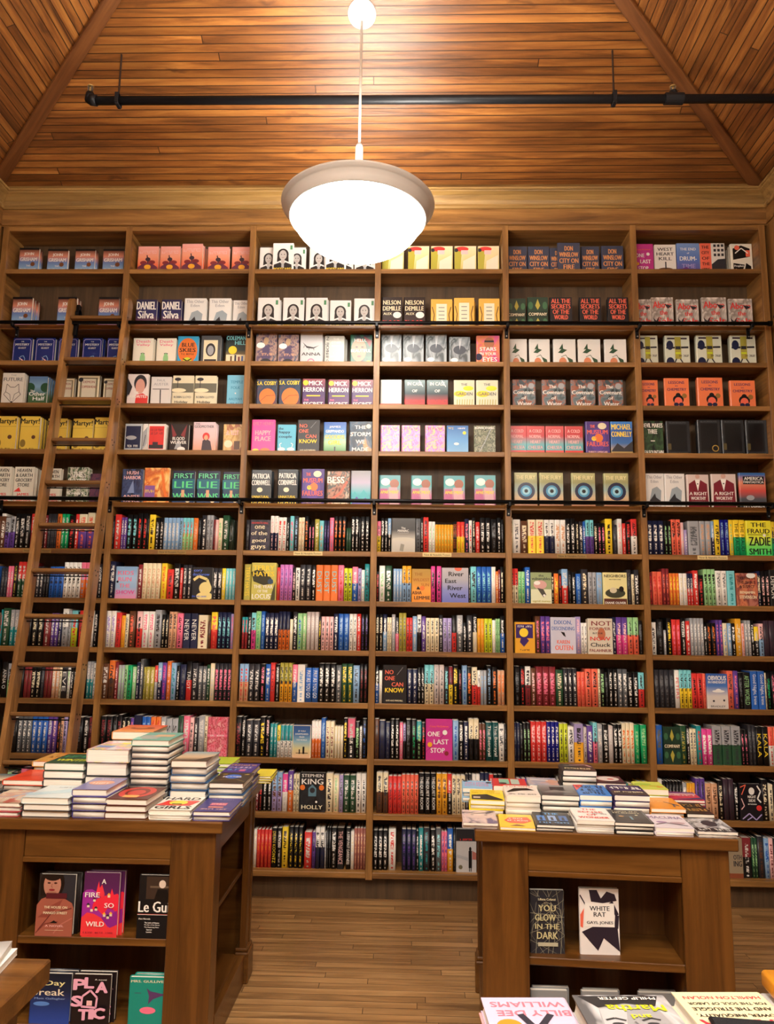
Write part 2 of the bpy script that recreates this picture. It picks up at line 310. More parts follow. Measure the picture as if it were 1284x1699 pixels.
for z in rz:
    zl = z/math.cos(ang); q = MB(); q.box(-0.183, -0.042, zl-0.024, 0.183, 0.04, zl, LADX, 0.006); me = q.mesh('rung'); me.transform(tl); rg = link('rung', me, lad)
    q = MB(); q.tube((-0.183, 0.0, zl-0.042), (0.183, 0.0, zl-0.042), 0.004, BLACKM, 8); me = q.mesh('rod'); me.transform(tl); link('tie_rod', me, rg)
    for dy, dz in ((-0.02, -0.008), (0.02, -0.008), (0.0, -0.036)):
        q = MB(); q.tube((0.2125, dy, zl+dz), (0.2145, dy, zl+dz), 0.0055, BLACKM, 8); me = q.mesh('screw'); me.transform(tl); link('screw_head', me, rg)
for s_ in (-1, 1):
    q = MB(); x = s_*0.167; q.box(x-0.012, 0.02, LL-0.26, x+0.012, 0.05, LL-0.02, BLACKM, 0.003); q.tube((x-0.012, 0.045, LL-0.085), (x+0.012, 0.045, LL-0.085), 0.03, BLACKM, 16)
    me = q.mesh('roller_hook'); me.transform(tl); link('roller_hook', me, lad)
    q = MB(); q.box(s_*0.198-0.02, -0.03, 0.0, s_*0.198+0.02, 0.03, 0.03, BLACKM, 0.004); link('foot', q.mesh('foot'), lad)

# ------------------------------------------------------------------ pendant lamps
def emis(name, c, s_):
    m, nt, b = newmat(name); b.inputs['Base Color'].default_value = (0.9, 0.9, 0.88, 1); b.inputs['Emission Color'].default_value = c+(1,); b.inputs['Emission Strength'].default_value = s_; return m
GLASS = emis('lit_glass_bowl', LAMP_COL, DOME_L); GLASS2 = emis('lit_glass_bowl_fill', LAMP_COL, DOME_L*2.65); LGREY = plain((214, 213, 208), 0.3, 0.0); LWHITE = plain((235, 240, 242), 0.4)  # second bowl glow is stronger, for the unseen added pendants
def lamp(x, y, z, zc, label, glass=None, bulb=1.0):
    glass = glass or GLASS
    r = empty('pendant_lamp', (x, y, z)); tag(r, label, 'lamp', 'glass bowl pendant lamps')
    q = MB(); q.lathe([(0.376, -0.012), (0.386, -0.03), (0.392, -0.034), (0.398, -0.026), (0.408, 0.0), (0.418, 0.024), (0.424, 0.03), (0.43, 0.032), (0.434, 0.04), (0.440, 0.044), (0.442, 0.052), (0.436, 0.058), (0.42, 0.052), (0.405, 0.03), (0.376, -0.012)], LGREY, 96); me = q.mesh('rim'); fixnormals(me); link('rim', me, r)
    me.polygons.foreach_set('use_smooth', [True]*len(me.polygons))
    q = MB(); pr = [(0.374*math.cos(t)**1.02 if t < PI/2-0.01 else 0.0001, -0.022-0.218*math.sin(t)**1.12) for t in [i*PI/2/22 for i in range(23)]]; q.lathe(pr, glass, 96); link('glass_bowl', q.mesh('bowl', True), r)
    q = MB()
    for k in range(3):
        a = 2*PI*k/3+0.5; q.tube((0.4*math.cos(a), 0.4*math.sin(a), 0.02), (0.015*math.cos(a), 0.015*math.sin(a), 0.1), 0.005, LWHITE, 8)
    q.build('spider', r)
    q = MB(); q.lathe([(0.0001, 0.09), (0.022, 0.09), (0.022, 0.1), (0.022, 0.425), (0.018, 0.44), (0.01, 0.452), (0.0001, 0.455)], LWHITE, 24); link('socket_sleeve', q.mesh('sleeve', True), r)
    L_ = zc-z; q = MB(); q.tube((0, 0, 0.36), (0, 0, L_-0.03), 0.0075, plain((205, 200, 190), 0.4), 12); q.build('stem', r, True)
    q = MB(); q.lathe([(0.0001, -0.05), (0.02, -0.05), (0.026, -0.036), (0.05, -0.03), (0.056, -0.016), (0.082, -0.012), (0.086, -0.002), (0.084, 0.005), (0.0001, 0.01)], LWHITE, 40); cn = link('canopy', q.mesh('canopy', True), r); cn.location = (0, 0, L_); cn.rotation_euler = (-math.atan(SB) if y > -2 else 0, 0, 0)
    ld = bpy.data.lights.new('lamp_bulb', 'POINT'); ld.energy = BULB_W*bulb; ld.color = LAMP_COL; ld.shadow_soft_size = 0.06
    lo = bpy.data.objects.new('bulb', ld); C.objects.link(lo); lo.parent = r; lo.location = (0, 0, 0.16)
    return r
lamp(2.644, -0.985, 4.055, 5.362, 'large white glass bowl pendant lamp in a grey metal rim, hanging before the shelves')
for k, (x, y) in enumerate(FILL_LAMPS):
    zc = ZC+SS*min(x-HL, HR-x); lamp(x, y, 4.118, zc-0.0, ['added unseen pendant lamp over the middle of the room', 'added unseen pendant lamp over the left aisle', 'added unseen pendant lamp over the right aisle', 'added unseen pendant lamp farthest from the book wall'][k], GLASS2, 1.6)

# ------------------------------------------------------------------ sprinkler pipe
pp = empty('sprinkler_pipe', (0, -0.79, 4.937)); tag(pp, 'black sprinkler pipe hung below the sloping board ceiling', 'pipe')
q = MB(); q.tube((0.965, 0, 0.006), (6.0, 0, -0.012), 0.027, PIPEM, 20); q.build('pipe', pp, True)
q = MB(); q.tube((0.975, 0, 0.006), (0.935, 0, 0.012), 0.034, PIPEM, 16, 0.034); q.tube((0.935, 0, 0.01), (0.925, 0.01, 0.06), 0.034, PIPEM, 16, 0.026); me = q.mesh('elbow', True); link('elbow', me, pp)
for x, zz in ((0.926, 0.06), (4.556, 0.03)):
    q = MB(); q.tube((x, 0.01, zz-0.01), (x, 0.01, zz+0.045), 0.008, plain((215, 190, 130), 0.3, 0.7), 10); q.tube((x, 0.01, zz+0.05), (x, 0.01, zz+0.056), 0.02, plain((215, 190, 130), 0.3, 0.7), 12)
    q.box(x-0.014, 0.0, zz+0.02, x-0.009, 0.02, zz+0.05, STEEL); q.box(x+0.009, 0.0, zz+0.02, x+0.014, 0.02, zz+0.05, STEEL); q.build('sprinkler_head', pp)
q = MB(); q.tube((4.50, 0, -0.006), (4.61, 0, -0.007), 0.036, PIPEM, 16); q.tube((4.556, 0.0, 0.0), (4.556, 0.01, 0.045), 0.026, PIPEM, 14); q.build('tee_fitting', pp)
for x, zz in ((1.112, 0.005), (4.191, -0.005)):
    q = MB(); q.tube((x, 0, zz+0.02), (x, 0, ZC+SB*0.79-4.937+0.01), 0.006, plain((60, 46, 38), 0.5, 0.4), 10); q.box(x-0.012, -0.03, zz-0.038, x+0.012, 0.03, zz-0.028, PIPEM, 0.003)
    q.box(x-0.012, -0.034, zz-0.03, x+0.012, -0.028, zz+0.035, PIPEM, 0.002); q.box(x-0.012, 0.028, zz-0.03, x+0.012, 0.034, zz+0.035, PIPEM, 0.002); q.box(x-0.012, -0.034, zz+0.03, x+0.012, 0.034, zz+0.038, PIPEM, 0.002)
    q.build('hanger', pp)

# ------------------------------------------------------------------ books: materials
def spine_group():
    g = bpy.data.node_groups.new('spine_print', 'ShaderNodeTree'); I = g.interface
    for nm, tp in (('Top', 'NodeSocketColor'), ('Bottom', 'NodeSocketColor'), ('Ink', 'NodeSocketColor'), ('Split', 'NodeSocketFloat'), ('Amount', 'NodeSocketFloat')): I.new_socket(nm, in_out='INPUT', socket_type=tp)
    I.new_socket('Color', in_out='OUTPUT', socket_type='NodeSocketColor')
    N = g.nodes; L = g.links.new; gi = N.new('NodeGroupInput'); go = N.new('NodeGroupOutput')
    tc = N.new('ShaderNodeAttribute'); tc.attribute_name = 'gen'; sp = N.new('ShaderNodeSeparateXYZ'); L(tc.outputs['Vector'], sp.inputs[0])
    oi = N.new('ShaderNodeAttribute'); oi.attribute_name = 'seed'
    def M(op, a, b=None, c=None):
        n = N.new('ShaderNodeMath'); n.operation = op
        for i, v in enumerate((a, b, c)):
            if v is None: continue
            if isinstance(v, (int, float)): n.inputs[i].default_value = v
            else: L(v, n.inputs[i])
        return n.outputs[0]
    Y, Z = sp.outputs[1], sp.outputs[2]; seed = M('MULTIPLY', oi.outputs['Fac'], 1.713)
    fr = M('FRACT', seed); s1 = M('MULTIPLY_ADD', fr, 0.25, 0.28)                 # where title meets author
    cv = N.new('ShaderNodeCombineXYZ'); L(M('MULTIPLY_ADD', Y, 2.6, seed), cv.inputs[0]); L(M('MULTIPLY', Z, M('MULTIPLY_ADD', fr, 16.0, 24.0)), cv.inputs[1]); L(seed, cv.inputs[2])
    nz = N.new('ShaderNodeTexNoise'); L(cv.outputs[0], nz.inputs[0]); setin(nz, Scale=1.0, Detail=1.5, Roughness=0.6)
    g1 = M('GREATER_THAN', nz.outputs[0], 0.475)
    ax = M('ABSOLUTE', M('SUBTRACT', Y, 0.5)); inx = M('LESS_THAN', ax, M('MULTIPLY_ADD', M('FRACT', M('MULTIPLY', seed, 3.3)), 0.14, 0.17))
    t1 = M('MULTIPLY', M('GREATER_THAN', Z, s1), M('LESS_THAN', Z, M('MULTIPLY_ADD', fr, 0.1, 0.83)))
    t2 = M('MULTIPLY', M('MULTIPLY', M('GREATER_THAN', Z, 0.13), M('LESS_THAN', Z, M('SUBTRACT', s1, 0.06))), M('LESS_THAN', ax, 0.14))
    zone = M('MAXIMUM', M('MULTIPLY', t1, inx), t2)
    dz = M('MULTIPLY', M('SUBTRACT', Z, 0.06), 6.0); logo = M('LESS_THAN', M('ADD', M('MULTIPLY', ax, ax), M('MULTIPLY', dz, dz)), 0.018)
    mask = M('MULTIPLY', M('MAXIMUM', M('MULTIPLY', g1, zone), logo), M('MULTIPLY', M('LESS_THAN', sp.outputs[0], 0.012), gi.outputs['Amount']))
    mx = N.new('ShaderNodeMix'); mx.data_type = 'RGBA'; L(M('GREATER_THAN', Z, gi.outputs['Split']), mx.inputs[0]); L(gi.outputs['Bottom'], mx.inputs[6]); L(gi.outputs['Top'], mx.inputs[7])
    m2 = N.new('ShaderNodeMix'); m2.data_type = 'RGBA'; L(mask, m2.inputs[0]); L(mx.outputs[2], m2.inputs[6]); L(gi.outputs['Ink'], m2.inputs[7]); L(m2.outputs[2], go.inputs[0])
    return g
SG = spine_group(); _sm = {}
def spinemat(a, b, ink, amt=1.0):
    k = (a, b, ink, amt)
    if k not in _sm:
        m, nt, bs = newmat('printed_jacket'); gn = nt.nodes.new('ShaderNodeGroup'); gn.node_tree = SG
        gn.inputs['Top'].default_value = col(a); gn.inputs['Bottom'].default_value = col(b or a); gn.inputs['Ink'].default_value = col(ink); gn.inputs['Split'].default_value = 0.52; gn.inputs['Amount'].default_value = amt
        nt.links.new(gn.outputs[0], bs.inputs['Base Color']); bs.inputs['Roughness'].default_value = 0.36; _sm[k] = m
    return _sm[k]
_cm = {}
def covermat(spec):
    """spec: one colour, or ('g', c_bottom, ..., c_top) gradient, or ('n', scale, c1, c2, ...) mottled artwork"""
    if spec in _cm: return _cm[spec]
    m, nt, b = newmat('printed_cover'); N = nt.nodes; L = nt.links.new; b.inputs['Roughness'].default_value = 0.3
    if isinstance(spec, str) or not isinstance(spec[0], str): b.inputs['Base Color'].default_value = col(spec)
    else:
        tc = N.new('ShaderNodeAttribute'); tc.attribute_name = 'gen'; r = N.new('ShaderNodeValToRGB'); cs = spec[1:] if spec[0] == 'g' else spec[2:]
        if spec[0] == 'g':
            s = N.new('ShaderNodeSeparateXYZ'); L(tc.outputs['Vector'], s.inputs[0]); L(s.outputs[2], r.inputs[0]); lo, hi = 0.05, 0.95
        else:
            n = N.new('ShaderNodeTexNoise'); L(tc.outputs['Vector'], n.inputs[0]); setin(n, Scale=float(spec[1]), Detail=3.0, Distortion=0.8); L(n.outputs[0], r.inputs[0]); lo, hi = 0.34, 0.64
        e = r.color_ramp.elements
        for i, c in enumerate(cs):
            p = lo+(hi-lo)*i/(len(cs)-1)
            if i < 2: e[i].position = p; e[i].color = col(c)
        e[0].position = lo; e[0].color = col(cs[0]); e[1].position = hi; e[1].color = col(cs[-1])
        for i in range(1, len(cs)-1): q = e.new(lo+(hi-lo)*i/(len(cs)-1)); q.color = col(cs[i])
        L(r.outputs[0], b.inputs['Base Color'])
    _cm[spec] = m; return m

# ------------------------------------------------------------------ books: shapes
def genattr(me, seed=0.0, box=None):   # printed layout coordinates (0..1 over the book) and a seed per title
    n = len(me.vertices); import array
    co = array.array('f', [0.0])*(3*n); me.vertices.foreach_get('co', co)
    lo = [min(co[i::3]) for i in range(3)]; hi = [max(co[i::3]) for i in range(3)]
    g = array.array('f', [0.0])*(3*n)
    for i in range(3):
        a, b = lo[i], max(hi[i]-lo[i], 1e-6)
        for j in range(n): g[3*j+i] = (co[3*j+i]-a)/b
    at = me.attributes.new('gen', 'FLOAT_VECTOR', 'POINT'); at.data.foreach_set('vector', g)
    at = me.attributes.new('seed', 'FLOAT', 'POINT'); at.data.foreach_set('value', array.array('f', [float(seed)])*n)
    return me
def cover_mesh(w_, h, t, mat, seed=0):
    """jacketed boards: U profile with a rounded spine on the -x side; front cover at y=0"""
    b = min(0.0024, t*0.16); r = min(t*0.32, 0.008); q = MB()
    out = [(w_/2, 0)]; inn = [(w_/2, b)]
    for a in (0, 30, 60, 90):
        A = math.radians(a); out.append((-w_/2+r-r*math.sin(A), r-r*math.cos(A)))
        rr = r-b if r > b else 0.0004; inn.append((-w_/2+r-rr*math.sin(A), r-rr*math.cos(A)))
    out += [(x, t-y) for x, y in out[::-1]]; inn += [(x, t-y) for x, y in inn[::-1]]
    n = len(out); k = q.mi(mat)
    for z in (0, h):
        q.v += [(x, y, z) for x, y in out]; q.v += [(x, y, z) for x, y in inn]
    N2 = 2*n
    for j in range(n-1):
        q.f.append((j, j+1, N2+j+1, N2+j)); q.f.append((n+j+1, n+j, N2+n+j, N2+n+j+1)); q.f.append((j+1, j, n+j, n+j+1)); q.f.append((N2+j, N2+j+1, N2+n+j+1, N2+n+j)); q.m += [k]*4
    for j in (0, n-1): q.f.append((j, n+j, N2+n+j, N2+j)); q.m.append(k)
    me = q.mesh('cover'); fixnormals(me); return genattr(me, seed)
def pages_mesh(w_, h, t, mat, hard=True):
    b = min(0.0024, t*0.16)+0.0002; g = 0.0035 if hard else 0.0006; q = MB(); x1 = w_/2-g
    q.extrude([(-w_/2+b+0.001, b), (x1, b), (x1-(0.003 if hard else 0), t/2), (x1, t-b), (-w_/2+b+0.001, t-b)], 'z', g, h-g, mat); me = q.mesh('page_block'); fixnormals(me); return genattr(me)
_txt = {}
def textmesh(s):
    if s not in _txt:
        cu = bpy.data.curves.new('t', 'FONT'); cu.body = s; cu.size = 1; cu.resolution_u = 2; cu.align_x = 'CENTER'
        o = bpy.data.objects.new('t', cu); C.objects.link(o); dg = bpy.context.evaluated_depsgraph_get(); dg.update()
        me = bpy.data.meshes.new_from_object(o.evaluated_get(dg)); V = [tuple(v.co[:2]) for v in me.vertices]; F = [tuple(p.vertices) for p in me.polygons]
        bpy.data.objects.remove(o); bpy.data.curves.remove(cu); bpy.data.meshes.remove(me)
        xs = [v[0] for v in V]; ys = [v[1] for v in V]; x0, x1, y0, y1 = min(xs), max(xs), min(ys), max(ys)
        _txt[s] = ([((x-x0)/(x1-x0)-0.5, (y-y0)/(y1-y0)-0.5) for x, y in V], F)
    return _txt[s]
def addtext(q, s, f, m):       # f maps unit box coords to 3-D
    V, F = textmesh(s); i = len(q.v); k = q.mi(m); q.v += [f(a, b) for a, b in V]
    for p in F: q.f.append(tuple(i+j for j in p)); q.m.append(k)
def art(items, w_, h):
    A = MB(); TT = []
    for i, it in enumerate(items):
        e = -0.0004-0.00022*i; k = it[0]; P = lambda u, v: ((min(max(u, 0.002), 0.998)-0.5)*w_, e, min(max(v, 0.001), 0.999)*h)
        if k == 'r': _, a, b, c, d, cc = it; A.poly([P(a, b), P(c, b), P(c, d), P(a, d)], covermat(cc))
        elif k == 'c':
            cu_, cv_, r, cc = it[1:5]; ry = it[5] if len(it) > 5 else r; A.poly([P(cu_+r*math.cos(j*PI/10), cv_+ry*w_/h*math.sin(j*PI/10)) for j in range(20)], covermat(cc))
        elif k == 'p': A.poly([P(u, v) for u, v in it[1]], covermat(it[2]))
        elif k == 'l':   # stroked line: points, width, colour
            pts = it[1]
            for a, b in zip(pts[:-1], pts[1:]):
                dx, dy = (b[0]-a[0])*w_, (b[1]-a[1])*h; L_ = math.hypot(dx, dy) or 1; nx, ny = -dy/L_*it[2]/2, dx/L_*it[2]/2
                A.poly([P(a[0]+nx, a[1]+ny*w_/h), P(b[0]+nx, b[1]+ny*w_/h), P(b[0]-nx, b[1]-ny*w_/h), P(a[0]-nx, a[1]-ny*w_/h)], covermat(it[3]))
        elif k == 't':
            T = MB(); TT.append(T); _, s, u, v, tw, th, cc = it[:7]; rot = it[7] if len(it) > 7 else 0
            if rot: f = lambda a, b: ((u-0.5+b*tw)*w_, e, (v-a*th)*h)
            else: f = lambda a, b: ((u-0.5+a*tw)*w_, e, (v+b*th)*h)
            sh = 0.03*th*h/(tw*w_)
            for dd in (-sh, sh): addtext(T, s, (lambda a, b, dd=dd: (lambda p: (p[0], p[1]-(0.0001 if dd > 0 else 0), p[2]))(f(a+dd, b))), plain(cc, 0.4))
        elif k == 'x':   # lettering too small in the photo to read: rows of broken strokes
            _, s, u, v, tw, th, cc = it[:7]; rg = random.Random(len(s)*7+i+ord(s[0])); n = max(3, len(s))
            for j in range(n):
                if s[j:j+1] == ' ': continue
                e = -0.0004-0.00022*i
                a0 = u-tw/2+tw*j/n; lw = tw/n*0.78
                for (ax, ay, bx, by) in rg.sample([(0, 0, 0.25, 1), (0.7, 0, 1, 1), (0, 0.8, 1, 1), (0, 0, 1, 0.2), (0.2, 0.4, 0.9, 0.6), (0.38, 0, 0.62, 1)], rg.choice((2, 3, 3))):
                    e -= 0.00006; A.poly([P(a0+ax*lw, v-th/2+ay*th), P(a0+bx*lw, v-th/2+ay*th), P(a0+bx*lw, v-th/2+by*th), P(a0+ax*lw, v-th/2+by*th)], covermat(cc))
    return A, TT

# ------------------------------------------------------------------ cover designs: base, artwork, description
def lines(ss, cc, top=0.92, bot=0.08, wd=0.84, fill=0.72):
    n = len(ss); st = (top-bot)/n; mx = max(len(s) for s in ss)
    return [('t', s, 0.5, top-st*(i+0.5), min(wd, wd*max(0.35, len(s)/mx)), st*fill, cc) for i, s in enumerate(ss)]
RB = lambda *a: ('r',)+a
import math as _m
sun = [('c', 0.3, 0.44, 0.16, 'M', 0.1), ('c', 0.68, 0.46, 0.17, 'M', 0.1), ('c', 0.5, 0.56, 0.12, 'x', 0.1), ('l', [(0.45, 0.7), (0.5, 0.5), (0.48, 0.3)], 0.05, 'x'), ('p', [(0.05, 0.3), (0.3, 0.42), (0.7, 0.42), (0.95, 0.3), (1, 0), (0, 0)], '6a3048'), ('c', 0.5, 0.3, 0.16, 'a', 0.12)]
def portrait(hair, skin, coat, hy=0.62):
    return [('c', 0.5, hy, 0.27, hair, 0.3), ('p', [(0.24, hy), (0.22, hy-0.25), (0.4, hy-0.2), (0.6, hy-0.2), (0.78, hy-0.25), (0.76, hy)], hair), ('c', 0.5, hy-0.02, 0.18, skin, 0.25), ('r', 0.42, hy-0.3, 0.58, hy-0.14, skin),
            ('p', [(0.05, 0.0), (0.08, hy-0.34), (0.38, hy-0.26), (0.5, hy-0.36), (0.62, hy-0.26), (0.92, hy-0.34), (0.95, 0.0)], coat), ('c', 0.43, hy, 0.025, 'K'), ('c', 0.57, hy, 0.025, 'K'), ('r', 0.45, hy-0.11, 0.55, hy-0.1, 'M')]
